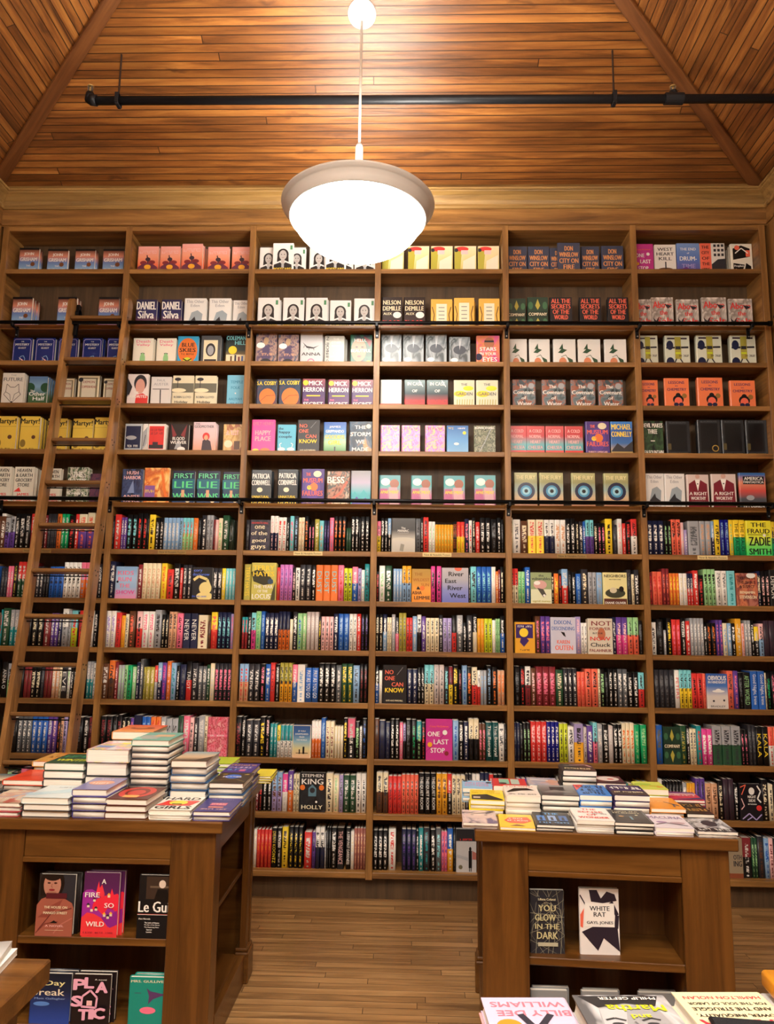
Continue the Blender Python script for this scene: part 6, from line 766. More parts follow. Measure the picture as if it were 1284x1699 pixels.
for (row, bay), L_ in FACE.items():
    z = RZ[row]; n_of = {}; grp = 'face-out books on the %s of the %s' % (ROWN[row], BAYN[bay])
    for e in L_: n_of[e[3]] = n_of.get(e[3], 0)+1
    seen = {}; last = {}; lo, hi = inner(bay)
    for e in L_:
        x0, x1, yt, nm, beh = e[:5]; Y = SETB[row]
        if len(e) > 5: Y = e[5]
        a = hit(x0, yt+20, 1, Y)[0]; b = hit(x1, yt+20, 1, Y)[0]; h = min(max(hit((x0+x1)/2, yt, 1, Y)[2]-z, 0.2), 0.25)
        wd = min(max(b-a, 0.125), 0.175); cx = (a+b)/2; t = 0.02+0.012*rnd.random()
        if row in 'AB' and len(e) == 5 and beh == 0: t = 0.028
        if nm == 'openbook': wd = 0.05
        for pr in last.values():       # keep neighbours apart at the same set-back
            if abs(pr[2]-Y) < 0.03 and cx-wd/2 < pr[1]+0.001: d_ = pr[1]+0.001-(cx-wd/2); wd = max(wd-d_, 0.03); cx = pr[1]+0.001+wd/2
        if cx-wd/2 < lo: cx = lo+wd/2
        if cx+wd/2 > hi:
            if hi-(cx-wd/2) > 0.05: wd = hi-(cx-wd/2); cx = hi-wd/2
            else: cx = hi-wd/2
        last[round(Y, 2)] = (cx-wd/2, cx+wd/2, Y)
        seen[nm] = seen.get(nm, 0)+1; desc = D[nm][2]
        which = ('%s of %s alike, ' % (ORD[seen[nm]], NUM[n_of[nm]])) if n_of[nm] > 1 else ''
        rz_ = rnd.uniform(-0.012, 0.012)
        if len(e) > 5: t = 0.022
        facebook(nm, wd, h, t, (cx, Y, z), (0, 0, rz_), '%s, %s%s, %s' % (desc, which, ROWN[row], BAYN[bay]), grp)
        beh = min(beh, int((DEPTH-0.012-Y)/(t+0.003))-1)
        for k in range(1, beh+1):
            d = rnd.uniform(0.003, 0.01)*k; xx = min(cx+d, hi-wd/2)
            facebook(nm, wd, max(0.2, h-0.004*k), t, (xx, Y+(t+0.003)*k, z), (0, 0, rz_),
                     '%s copy behind the %s%s, %s, %s' % (ORD[k], which.replace(' alike, ', ' ').replace(' of ', ' of ') if which else '', desc, ROWN[row], BAYN[bay]), grp, full=False)

# ------------------------------------------------------------------ spine-out shelves
# runs read left to right: colour[|lower colour].lettering colour + count : right edge ^ top ~spine words;  _ gap;  F.cover = turned face out
S1, S2, S3 = 1284/200, 1284/235, 1284/237
SEG = [
('F', 0, 0, 6.42, 840, 0, "W.K1:45^70 S|V.K1:100^115 S|V.K1:150^112 K.w1:200^80 K.w1:258^80 K.w1:318^82 R|M.w1:372^72 R|M.w1:412^72 K.w2:470^90 M.w1:500 k.s1:535^85 k.s3:600^85 O.b1:648^75 E.w2:725^80 K.R1:790^90 R.W1:828^88 c|V.o1:918^78 c|V.o1:1000^74 c|V.o1:1062^78 K.s1:1120^90 M.w1:1160^90"),
('G', 0, 0, 6.42, 840, 0, "k.s2:70^650 P.w2:132^635 K.y1:180^610 R|G.w4:345^590 k.w3:450^640 K.s2:515^650 B.N3:668^640 W.K4:855^602 P|O.L3:1000^595 k.w2:1080^610 K.w1:1130^620"),
('H', 0, 0, 6.537, 1000, 0, "T.R1:18^80 G.w1:98^55 S|T.w2:192^75 M.w1:245^80 K.s1:335^85 K.c2:462^110 M.w1:540^150 V.w2:625^120 N.w1:665^110 W|S.s1:735^72 S.s1:765^90 C|i.R1:835^90 K.s1:848^95 R.M1:900^90 c.w1:932^90 W.s2:1010^80 K.w1:1052^90"),
('I', 0, 0, 6.537, 1000, 0, "K.s1:10^640 K.w1:72^650~ANNA_O S|g.k1:150^660 K.s1:250^690 M.b2:330^690 K.c2:432^690 k.s1:470^690 M.b2:552^685 t.w2:635^700 c.k1:658^700 k.W1:722^690~EVE W.g1:752^700 K.w3:868^700 K.w1:930^690 S|T.w2:1005^640 W.k1:1030^650"),
('J', 0, 0, 6.537, 1000, 0, "K.W2:70^1250 K.s1:180^1245 s.W3:335^1230 B.w3:510^1235 V.w1:560^1240 V.p1:612^1240 K.O1:650^1240 t.k1:680^1250 v.k1:720^1245 k.c1:785^1240 K.s1:890^1250 K.w1:960^1240 M.K1:990^1245"),
('F', 1, 170, 5.464, 840, 78, "K.s1:105^80 R.w1:162^75 V.w2:215^100 K.C2:312^70 K.R2:405^68 K.s1:418^90 Y.K1:473^80 K.w2:550^108 L.w4:692^108 L.G1:722^108 C|g.R3:818^105 O.t1:862^108 K.s1:892^110 k.W1:940^85 S.s2:1000^82 M.k1:1018^120 p.w1:1045^118 c.g1:1083^110 G.w1:1145^85 F.darkbook:1195^120"),
('G', 1, 170, 5.464, 840, 50, "N.w1:112^500 F.kids:315^543 M.w1:358^523 c.t4:520^520 K.w1:526^555 Y.O1:580^515 R.k1:638^565 K.w1:698^520 R.p1:722^560 k.w2:805^528 F.doctorow:998^555 k.w2:1078^560 Y.c1:1112^558 C.w3:1200^558 k.c1:1218^525"),
('H', 1, 155, 5.24, 1005, 105, "W.v2:190^40 R.M1:235^52 a.O1:270^85 c.s1:300^78 b.o1:358^50 K.s1:368^80 p|R.k1:420^52 W.P2:528^42 S.k1:588^42 K.c2:650^70 t.k2:720^55 P.K1:775^68 N.W2:905^68~NEVER c.M1:990^75 b.k1:1015^130 Y|R.o1:1075^50 N.C3:1190^58 v.P1:1220^75"),
('I', 1, 155, 5.24, 1005, 70, "b.w1:125^505 O|b.k1:180^480 M.p1:210^495 S.g2:262^515 g.k1:290^520 E.k1:330^513 g.w1:365^528 N.w1:398^492 s.w1:430^465 y.s1:448^530 y.c2:525^528 R|S.w1:552^525 L|N.w1:592^495 V.h1:632^493 O.p1:670^488 L.T1:715^495 K.w1:745^520 N.s1:800^515 K|R.w1:850^490~TAROT k.w1:905^500 s.w2:980^525 G.w1:1010^508 c.w1:1050^498 k.P4:1198^500"),
('J', 1, 150, 5.24, 1170, 80, "K.M2:185^92 K.s1:225^95 K.M1:265^90 K.c2:340^115 V.P1:368^120 N.W1:440^90~KEN B.L2:515^95 O.R2:605^98 S.W1:650^100 S.K2:755^120~SEP G.k1:802^95 P.w1:858^93 p.k1:895^105 k.W1:932^105 S.w1:988^98 c.k1:1015^100 F.redpat:1195^105"),
('F', 2, 390, 5.464, 840, 95, "k.s1:130^120 F.gooddays:315^125 W|N.p2:388^90 W.R2:463^95 K.w1:493^95 C.P1:533^88 k.L1:572^88 c.t2:628^95 K.O1:663^92 K.P2:718^168 y.c1:760^117 C.t1:803^127 N.V2:855^125 P.v1:895^98 K.O3:1005^90 G.k2:1048^225 K.W2:1122^88 K.s1:1135^110 K.W2:1218^98"),
('G', 2, 390, 5.464, 840, 78, "y.Y1:142^520~TERRY_HAYES F.terry:375^515 R.r1:403^550 q.V3:518^532 K.p1:546^560 W.k1:585^558 k.w2:690^533 K.W1:730^530 O.C3:932^530~DUST P.R1:985^537 i.k2:1060^555 P|B.w1:1112^553 v.k1:1143^563 W.C1:1173^570 T.k1:1218^527"),
('H', 2, 385, 5.464, 1005, 85, "T|M.R2:138^98 K.w1:172^62 C|h.k1:213^65 g.E1:260^52 B.L1:297^52 N.W3:418^65 N|O.k3:520^55 c.w1:548^120 k.W1:590^50 g.B1:635^65 g.c1:673^63 u.w3:785^55 K.Y1:805^100 p.k3:918^95 N.W1:963^68 B.L2:1060^68 W.s2:1130^70 R.w1:1168^70 K.V2:1235^72"),
('I', 2, 385, 5.464, 1005, 62, "L|t.R2:146^527 k.w2:250^525 K.P1:300^523 B.w1:345^525 R.M1:388^517~LOOT K.w1:430^530 y|a.k3:545^525 P|B.w1:590^528 W.L1:660^528 B.W2:780^565~PAY_AS_YOU_GO K.W3:940^530 s.w1:992^537 G.Y2:1095^530 L.k1:1155^535 K.M2:1228^527"),
('J', 2, 380, 5.35, 1180, 55, "K.M1:108^48 K.w1:146^50 k.w2:268^80 K.Y1:320^52 K.p1:360^60 T.w2:424^108 Y|W.k1:453^125 T|W.s3:560^125 F.worry:730^125 W|O.p3:815^92 B.L1:855^68 c.M2:933^95 c.w3:1012^130 K.Y1:1050^60 P|K.w1:1118^70 K.g1:1158^97 W.k1:1178^145 K.B1:1222^65"),
('K', 2, 380, 5.35, 1180, 235, "M.w1:262^590 K.R1:295^600 K.w2:378^560 L|v.b2:470^538 h|W.w1:518^563 V|O.w1:568^537 c.k2:622^555 F.king:858^540 c.k1:922^545 c.g1:975^570 v.s1:1012^570 G.w2:1125^570 W.k2:1218^553"),
('L', 2, 410, 6.114, 1350, 62, "W.c1:95^158 R.O4:245^165 K.Y1:298^150~DEAN_KOONTZ K.w1:350^150 Y.K1:413^135 _:420 K.Y3:565^135 _:575 R.w1:655^185 V.k1:690^185 W|N.k2:785^145 S.w1:800^200 K.s2:850^140 K.w1:908^145 K.p1:985^150~THE_VENGEANCE _:1000 K.W1:1048^150~A_STEP_PAST_DARKNESS W.c1:1085^175 r.t4:1203^150"),
('F', 3, 615, 5.464, 840, 55, "P|Y.k1:92^130 K.W2:155^105 L|K.w1:185^105 F.maniac:405^110 s.k1:455^110 K.w1:475^98 R.k1:525^103 W.g2:585^137 a.y6:748^165 K.O2:780^140 R|Y.O2:852^138 N.P1:890^110 W.R1:920^128 K.c1:950^105 R.p1:990^138 K.W2:1090^103 K.s1:1145^120 K.W1:1182^110 K.s1:1205^115"),
('G', 3, 615, 5.464, 840, 50, "K.R1:75^590 W.g1:130^543 G.W1:192^540 _:204 L.w3:285^568 a|L.k2:368^545 F.wildest:546^570 h.k1:585^548 _:598 h.k1:640^548 F.river:888^560 k.w1:905^600 C.k1:960^553 B.C3:1095^553 W.c1:1135^555 O.c1:1158^583 M.w1:1175^575 K.c1:1208^550"),
('H', 3, 612, 5.395, 1005, 58, "K.c2:125^75 N|L.W1:162^72 c.k2:203^110 S.w1:238^72 k|P.w1:268^105 y.s2:335^65 R.k2:390^100 L.w1:432^97 W|K.k1:470^75 V.w1:510^97 c.K3:628^108 k.w1:662^80 v.s2:742^108 K|R.k1:785^85 S|s.w1:842^80 K.w1:875^155 k.w1:930^85 K|c.w1:970^78 a.O2:1033^112 i.k2:1105^113 W.c1:1135^135 g.G2:1175^112 K|B.W1:1218^90"),
('I', 3, 612, 5.395, 1005, 55, "K|B.W1:90^535 W.c1:118^583 F.noone:340^530 N.w2:435^565 K.w2:497^560 C|c.k2:582^535 u.s2:675^530 k.C1:715^540 M|Y.k1:752^545 K.Y1:800^540 K.M1:835^570 L.B1:880^533 K.O1:920^545 c|R.k1:972^548 W|R.k1:1000^573 S.L2:1055^573 K.L1:1100^540 K.O1:1152^548 t.O2:1216^578"),
('J', 3, 608, 5.306, 1180, 68, "b.k1:110^65 N.k1:165^90 N.s1:208^98 K.W2:290^70 P.w1:322^100 v|K.k1:345^120 K.s1:393^70 K.E1:440^80 T|K.g1:485^85 K.R1:518^105 F.laststop:758^70 L.B1:812^85 K.W1:855^100 N.W1:900^90 c|K.k2:990^75 b.P2:1050^115 D.W2:1165^95~The_Betrayal W.s1:1215^117 K.s1:1240^120"),
('K', 3, 608, 5.306, 1180, 85, "c|b.k1:143^540 c|b.k1:192^540 R.M3:308^568 o.b4:458^555 K.W3:615^545~THE_QUIET_ROOM a.b2:712^550 R|K.w1:752^550 c.k3:870^562 k.w2:930^560 W.s2:1000^560 N.w2:1080^550 R.w1:1120^560 K.c2:1200^560"),
('L', 3, 608, 6.356, 1350, 70, "K.W3:222^175 _:232 W.R1:310^155 _:370 N.V3:525^165 K.W1:550^185 T.W1:600^150 k.T1:668^150 _:674 K.W1:730^170 s.C1:790^150 P.V2:852^190 B|a.W1:915^155 K.s1:940^160 F.silhouette:1160^165"),
('F', 4, 838, 5.418, 840, 45, "c.K1:70^108 W.s1:140^113 b.c1:205^130 c|Y.R2:352^115 W|N.s2:448^115 W.t2:548^115 K.W2:632^108 K.c1:668^140 k.W1:703^140 B.W1:725^140 C|V.k2:800^120 K.c1:835^150 K.P2:903^150 Y.K1:967^107 _:973 k.s1:1010^170 W.p1:1055^112 R.p1:1090^150 K.R1:1133^140 R|W.k1:1190^120"),
('G', 4, 838, 5.418, 840, 50, "R|c.k2:118^555 g.E2:180^583 B.W1:228^545 F.vuln:418^595 K.c1:440^610 O.Y1:485^600 K.R1:510^600 L|R.w1:568^560 K.s1:600^580 K.W1:638^590 B.L1:685^603 k.c1:748^560 S.s2:825^592 L.S1:878^593 F.neigh:1096^595 k.s1:1140^570 c.k1:1165^617 k.W1:1208^570"),
('H', 4, 842, 5.284, 1010, 40, "K.s1:58^90 F.dear:243^120 b.P1:290^70 V.P2:375^68 F.dixon:598^72 v.p1:645^75 W.s2:700^118 F.notfor:922^88 N.w1:955^70 V|h.p2:1055^70 g|o.k2:1152^72 K.s1:1185^110"),
('I', 4, 842, 5.284, 1010, 62, "K.s1:112^505 K.R1:155^510 W|M.k1:205^507 b.p1:250^515 M.P3:423^513 G.c1:490^540 k.W3:612^525 o.R2:680^553 o.K2:795^528 c.k1:815^525 K.g1:855^535 K.s1:885^560 K.W2:968^535 s.W2:1055^535 K.W2:1150^565 C|R.k1:1205^563"),
('J', 4, 842, 5.177, 1180, 55, "N.s2:108^95 K.s1:135^110 K.g2:200^97 R.p3:338^97 n.W3:445^92 i.k2:520^105 W.k1:575^130 v|a.k1:655^105 u.k1:685^135 V.W1:735^130 C|P.k1:775^100 S.w1:820^113 K.W1:870^110 u.w1:912^135 K.W2:985^112 c.O3:1092^108 E.g1:1138^115 _:1145 E.g1:1198^115"),
('F', 5, 1060, 5.732, 840, 80, "N.W3:240^130 K.g2:312^135 o.K2:403^130 p.w1:433^153 v.W1:467^230 S.s1:580^135 S.t2:690^137 L|N.W1:722^145 Y.K1:775^130 n.L2:860^130 Y.g1:903^128 Y|E.K2:1015^128~THE_FRAUD F.fraud:1258^135 Y|E.k1:1300^150 K.s2:1380^150"),
('G', 5, 1060, 5.732, 840, 95, "M.R1:133^640 o.R2:225^615 M.o2:292^600 O.Y3:387^640 W.c2:465^637 N|R.w2:520^640 R.W1:570^610 K.R1:622^650 g.K3:733^603 W.s2:843^618 C.T1:922^615 F.train:1130^635 N.c1:1165^620 K.p2:1245^615 K.W1:1315^610~DEMON K.W1:1385^610"),
('H', 5, 1070, 6.0, 1010, 62, "W.k1:118^128 K.s1:188^98 S.W1:220^280 K.Y1:270^90 R.P2:360^100 K.W1:408^100 R.W1:455^130 S.W4:590^100 K.W1:622^150 K.O2:713^135 V.P2:778^110 c.L1:825^140 L.W1:870^140 K.W1:905^150 a.c1:965^105 p.O1:1000^150 S.W2:1058^115 K.W1:1090^115 Y|K.w1:1142^180 p|L.k1:1190^145 x.k3:1350^115"),
('I', 5, 1070, 6.0, 1010, 95, "k.s4:300^615 W.R1:348^615~PETERS C|Y.K3:470^605 R.K2:580^650 o.R1:613^645 F.hindsight:822^650 o.k1:885^617 V.P1:938^625 K.s1:978^640 K.g1:1055^630~AFTER_WORLD B.W2:1200^620~Good_Night,_Irene c.k1:1215^640 K.E1:1260^635 K.P2:1340^630"),
('J', 5, 1070, 5.664, 1180, 105, "B.s1:170^133 F.company:335^150 G.y1:395^135 K.w1:425^140 c.s2:490^165 T.R1:540^142 h.W2:638^170 S|G.k3:905^145 K.P2:975^180 k.s2:1045^135 K.Y2:1165^150~KALA o|W.R2:1260^155 K.w1:1290^150"),
('K', 5, 1070, 5.664, 1180, 118, "W.s1:170^640 K.s6:360^665 S.W1:400^680 a.O3:480^680 V.k2:572^640 t.b2:690^685 K.c1:742^650 x.k2:840^640 K.W1:882^680 F.nightside:1100^680 K.c1:1165^650 c.k1:1215^690 K.w2:1290^660"),
('L', 5, 1070, 5.664, 1180, 690, "c.k2:760^1190 F.ing:915^1190 M|K.w1:1005^1185 G.g2:1062^1200 k.b1:1125^1180 L.B1:1172^1195 p.M1:1215^1200 K.w2:1290^1190"),
]
TOKEN = re.compile(r'^([A-Za-z])(?:\|([A-Za-z]))?\.([A-Za-z])(\d+):(\d+)(?:\^(\d+))?(?:~(.+))?$')
_bm = {}
def spine_parts(mat, wd, h, t, hard, seed):
    k = (mat.name, round(wd, 2), round(h*100), round(t*500), hard, seed)
    if k not in _bm:
        W_, H_, T_ = k[1], k[2]/100, max(k[3], 3)/500
        _bm[k] = (cover_mesh(W_, H_, T_, mat, seed), pages_mesh(W_, H_, T_, pagemat(), hard), W_, H_, T_)
    return _bm[k]
_st = {}
def spinetext(words, t, h, c, W_):
    k = (words, round(t, 3), round(h, 2), c, W_)
    if k not in _st:
        q = MB(); s = words.replace('_', ' '); L_ = min(0.8, 0.1+0.075*len(s))
        if len(s) <= 5 and s in ('KALA', 'ANNA O', 'DEMON', 'SEP', 'EVE', 'LOOT', 'DUST', 'NEVER'): L_ = 0.6
        addtext(q, s, lambda a, b: (-W_/2-0.0006, t/2-b*t*0.6, h*(0.52-a*L_)), plain(c, 0.4)); _st[k] = q.mesh('spine_lettering')
    return _st[k]
run_id = 0
for row, bay, px0, sc_, py0, cur, toks in SEG:
    z = RZ[row]; Y = {'L': 0.055, 'K': 0.03}.get(row, 0.022); lo, hi = inner(bay); prev = None; top = None; cnt = {}; X = None
    grp = 'spine-out books on the %s of the %s' % (ROWN[row], BAYN[bay]); r2 = random.Random(hash_ := (ord(row)*31+bay*7))
    runs = []
    for tk in toks.split():
        if tk[0] == '_': cur = int(tk[2:]); continue
        if tk.startswith('F.'):
            nm, rest = tk[2:].split(':'); e_, tp = rest.split('^'); runs.append(('F', nm, cur, int(e_), int(tp))); cur = int(e_); continue
        g = TOKEN.match(tk)
        if g.group(6): top = int(g.group(6))
        runs.append(('S', g, cur, int(g.group(5)), top)); cur = int(g.group(5))
    last_x = lo
    for kind, g, c0, c1, tp in runs:
        yp = py0+tp/sc_; xa, xb = px0+c0/sc_, px0+c1/sc_; ym = yp+30
        A_ = max(hit(xa, ym, 1, Y)[0], lo, last_x); B_ = min(hit(xb, ym, 1, Y)[0], hi)
        if B_-A_ < 0.008: continue
        h = min(max(hit((xa+xb)/2, yp, 1, Y)[2]-z, 0.165), 0.262); last_x = B_
        if kind == 'F':
            t = 0.03; facebook(g, B_-A_-0.004, h, t, ((A_+B_)/2, Y-0.006, z), (0, 0, 0), '%s turned face out among spines, %s, %s' % (D[g][2], ROWN[row], BAYN[bay]), grp)
            if row not in 'K': facebook(g, B_-A_-0.004, h-0.004, t, ((A_+B_)/2, Y+t, z), (0, 0, 0), 'copy standing behind the %s, %s, %s' % (D[g][2], ROWN[row], BAYN[bay]), grp, full=False)
            continue
        a, b, ink, n = g.group(1), g.group(2), g.group(3), int(g.group(4)); words = g.group(7); run_id += 1
        hard = r2.random() < 0.7; mat = spinemat(a, b, ink, 0.0 if words else 1.0)
        key = PAL[a][1]+(' and '+PAL[b][1] if b else '')
        step = (B_-A_)/n
        for j in range(n):
            cnt[key] = cnt.get(key, 0)+1; t = max(0.006, step*0.965); wd = 0.155 if hard else 0.14
            cm, pm, W_, H_, T_ = spine_parts(mat, wd, h, t, hard, run_id % 97+1)
            if T_ > step: T_ = T_
            x = A_+step*(j+0.5); y = Y+W_/2+r2.uniform(0, 0.006)
            size = 'slim ' if T_ < 0.02 else ('thick ' if T_ > 0.038 else '')
            lab = '%s%s book with %s lettering, %s %s from left, %s, %s' % (size, key, PAL[ink][1] if PAL[ink][1] != PAL[a][1] else 'faint', ORD[cnt[key]] if cnt[key] < 19 else 'rightmost', 'such', ROWN[row], BAYN[bay])
            sy = min(1.0, step*0.975/T_); pts = [('cover', cm), ('page_block', pm)]
            if words: pts.append(('spine_lettering', spinetext(words, T_, H_, ink, W_)))
            vis = step*H_*250*250*(1.15 if words else 1.0)*(0.3 if (bay == 0 or (bay == 3 and row == 'K' and j > 2)) else 1)
            addbook(pts, (x+T_*sy/2, y, z), (0, 0, PI/2), lab, grp, vis, (1, sy, 1), True)

# the stretches of shelving the tables, the ladder and the frame edge hide, and the side-wall cases
def fill(a, b, M, row, sd, show):
    r4 = random.Random(sd); x = a; codes = 'KKKNBLTCGgYyaORMPpVWcSskubt'; n = 0
    while x < b-0.03:
        t = r4.choice((0.02, 0.026, 0.032, 0.038)); k = min(r4.choice((1, 1, 2, 3)), int((b-x)/t)); c = r4.choice(codes); ink = r4.choice('WWWcYK' if c not in 'WcSp' else 'KKkNR')
        h = r4.uniform(0.205, 0.242); cm, pm, W_, H_, T_ = spine_parts(spinemat(c, None, ink, 1.0), 0.155, h, t, True, sd % 90+1)
        for j in range(k):
            p = M @ Vector((x+T_, 0.022+W_/2, RZ[row])); n += 1
            addbook([('cover', cm), ('page_block', pm)], tuple(p), (0, 0, PI/2+M.to_euler().z), '%s book in the filled stretch' % ORD[min(n, 18)], 'filled', show, (1, 1, 1), True); x += T_+0.001
I4 = Matrix.Identity(4)
for row in 'KL':
    for bay in (0, 1, 4): fill(*inner(bay), I4, row, ord(row)*5+bay, 0)
    fill(5*BW+0.034, hit(1090, 1400, 1, 0.02)[0] if row == 'K' else hit(1185, 1440, 1, 0.02)[0], I4, row, ord(row)*5+5, 0)
for row in 'FGHIJ': fill(0.034, hit(0, 1050, 1, 0.02)[0]-0.02, I4, row, ord(row)*5+9, 0)
for k in range(2):
    MR = Matrix.Translation((XR, -0.06-k*BW, 0)) @ Matrix.Rotation(-PI/2, 4, 'Z'); ML = Matrix.Translation((XL, -0.06-ST-(k+1)*BW, 0)) @ Matrix.Rotation(PI/2, 4, 'Z')
    for row in ROWS:
        fill(0.3 if row in 'ABCDE' and k == 0 else 0.034, BW-0.01, MR, row, ord(row)*7+k, 0); fill(0.034, BW-0.01, ML, row, ord(row)*11+k, 0)

# shelf-edge labels
for bay, xa, xb, yy in ((0, 38, 85, 914), (1, 262, 309, 915), (2, 487, 535, 917), (3, 701, 749, 919), (4, 924, 973, 922), (5, 1157, 1207, 925)):
    z = RZ['F']; a = hit(xa, yy, 1, -0.004)[0]; b = hit(xb, yy, 1, -0.004)[0]
    r = empty('shelf_label', ((a+b)/2, -0.0045, z-0.031)); tag(r, 'cream shelf label clipped to the seventh shelf edge, '+BAYN[bay], 'label', 'shelf-edge labels under the seventh shelf')
    q = MB(); w_ = (b-a)/2; q.box(-w_, -0.0015, 0, w_, 0, 0.027, plain((222, 200, 140) if bay in (2, 3, 5) else (150, 120, 66), 0.5), 0.0005); q.build('holder', r)
    q = MB(); addtext(q, 'New & Notable Fiction', lambda u, v: (u*w_*1.8, -0.0021, 0.0135+v*0.013), plain((50, 38, 26), 0.6)); q.build('lettering', r)

# ------------------------------------------------------------------ display tables
def display_table(loc, rot, label, W_, s, zs):
    """local: x 0..W along the front, y back, z up; W=1.02"""
    r = empty('display_table', loc, (0, 0, rot)); tag(r, label, 'table', 'twin display tables'); DP = 0.86; H = TH
    def P(name, bx, mat, bev=0.002): q = MB(); q.box(*bx, mat, bev); return q.build(name, r)
    P('table_top', (0, 0, H-0.045, W_, DP, H), T_X, 0.004)
    o = 0.03
    for x0 in (o, W_-o-s): P('front_stile', (x0, o, 0.0, x0+s, o+0.03, H-0.045), T_Z)
    P('apron', (o+s, o+0.008, H-0.155, W_-o-s, o+0.03, H-0.045), T_X); P('apron_bead', (o+s, o-0.002, H-0.175, W_-o-s, o+0.03, H-0.155), T_X)
    for zz in (zs, 0.13): P('display_shelf', (o+s-0.005, o+0.012, zz-0.03, W_-o-s+0.005, o+0.3, zz), T_X, 0.003)
    P('inner_back', (o+s-0.01, o+0.3, 0.1, W_-o-s+0.01, o+0.32, H-0.05), T_Z, 0)
    P('base_board', (o, o-0.012, 0, W_-o, o, 0.1), T_X)
    for x0 in (o+s-0.012, W_-o-s): P('inner_side', (x0, o+0.03, 0.0, x0+0.012, o+0.3, H-0.05), T_Z, 0)
    for sx in (0, 1):            # end faces: posts, rail, end shelves with a recessed back
        X = (lambda v: v) if sx == 0 else (lambda v: W_-v)
        def PX(name, x0, y0, z0, x1, y1, z1, mat, bev=0.002): a, b = sorted((X(x0), X(x1))); return P(name, (a, y0, z0, b, y1, z1), mat, bev)
        PX('end_post', o+0.002, o+0.03, 0, o+0.03, o+0.11, H-0.045, T_Z); PX('end_post', o+0.0, DP-o-0.1, 0, o+0.03, DP-o-0.03, H-0.045, T_Z); PX('back_post', o-0.004, DP-o-0.03, 0, o+0.04, DP-o, H-0.045, T_Z)
        PX('end_rail', o+0.004, o+0.11, H-0.14, o+0.026, DP-o-0.1, H-0.045, T_Y); PX('end_sill', o-0.0, o+0.11, 0, o+0.03, DP-o-0.1, 0.13, T_Y)
        for zz in (0.13, 0.52): PX('end_shelf', o+0.03, o+0.11, zz-0.022, o+s-0.03, DP-o-0.1, zz, T_Y)
        PX('end_back', o+s-0.03, o+0.06, 0.1, o+s-0.014, DP-o, H-0.05, T_Z, 0)
        for y0, y1 in ((DP-o-0.115, DP-o+0.012),):
            q = MB(); a, b = sorted((X(o-0.018), X(o+0.05))); q.box(a, y0, 0, b, y1, 0.14, T_X, 0.006); a, b = sorted((X(o-0.012), X(o+0.05))); q.box(a, y0+0.006, 0.14, b, y1-0.006, 0.158, T_X, 0.005); q.build('plinth_block', r)
    P('back_face', (o+0.04, DP-o-0.02, 0, W_-o-0.04, DP-o, H-0.045), T_X, 0)
    return r
TH = 0.915
LT = display_table((1.175, -1.835, 0), 0.0, 'dark wooden display table at left, stacked with hardcover books', 1.032, 0.183, 0.455)
RT_ANG = -0.07
RT = display_table((3.224, -1.862, 0), RT_ANG, 'dark wooden display table at right, stacked with paperbacks', 1.008, 0.18, 0.44)

# stacks lying on the tables: (px left, px right, px top front edge, copies, cover, hardback, page colour key)
UND = dict(tmint='udark', tpastel='udark', tbeige='ublue2', tsky='uredd', tpale='udark', twinter='udark', torange='udark', tflame='udark', tlav='tviolet', tgold='ublue2')
def stack(x0, x1, yt, n, nm, Yf, table, where, hard=True, dep=0.235, jit=0.004, tilt=0.0, ang=0.0, base=None, seed=1):
    base = TH if base is None else base; rr = random.Random(seed*17+int(x0)+1000)
    a = hit(x0, yt, 1, Yf); b = hit(x1, yt, 1, Yf); ztop = a[2]; wd = max(0.1, b[0]-a[0]); cx = (a[0]+b[0])/2
    t = max(0.012, (ztop-base)/n)
    for k in range(n):
        z = base+t*(k+1); top_ = k == n-1; jx = rr.uniform(-jit, jit); jy = rr.uniform(-jit, jit); w2 = wd-(0 if top_ else rr.uniform(0, 0.006))
        if top_: lab = '%s, top of the %s on the %s' % (D[nm][2], where, table)
        else: lab = '%s book down under the %s, %s, %s' % (ORD[n-k], D[nm][2], where, table)
        facebook(nm if top_ else UND.get(nm, nm), w2, dep, t*0.985, (cx+jx, Yf+jy+(0 if top_ else rr.uniform(0, .006)), z), (-PI/2, 0, ang+rr.uniform(-0.02, 0.02)), lab, 'books stacked on the '+table, full=top_, hard=hard)
    return ztop
LTN = 'left table'; RTN = 'right table'
for i, e in enumerate([(-36, 33, 1330, 3, 'tsky'), (36, 116, 1322, 3, 'tpale'), (120, 179, 1309, 4, 'tlav'), (173, 243, 1325, 3, 'tred'), (245, 316, 1343, 2, 'hardgirls'), (319, 382, 1345, 2, 'tviolet')]):
    stack(*e, -1.815, LTN, 'front row pile', seed=i+3)
for i, e in enumerate([(-75, -4, 1300, 3, 'tbeige'), (3, 70, 1293, 4, 'torange'), (73, 141, 1265, 5, 'twinter'), (144, 214, 1242, 4, 'tpastel'), (217, 280, 1227, 10, 'tmint'), (283, 344, 1261, 6, 'tbeige'), (346, 404, 1298, 4, 'tgold')]):
    stack(*e, -1.565, LTN, 'second row pile', seed=i+20)
for i, e in enumerate([(55, 118, 1262, 5, 'tamber'), (186, 254, 1213, 7, 'tflame'), (364, 415, 1281, 4, 'tpurple')]):
    stack(*e, -1.315, LTN, 'third row pile', seed=i+40)
stack(372, 436, 1281, 4, 'tpurple', -1.31, LTN, 'third row right-hand pile', seed=50) if 0 else None
for i, e in enumerate([(330, 385, 1266, 5, 'tlime'), (402, 450, 1287, 3, 'tyellow')]):
    stack(*e, -1.068, LTN, 'back row pile', seed=i+60, dep=0.19)
def ry(x): return -1.845-0.07*(x-770)/450*1.05          # the right table is turned a little
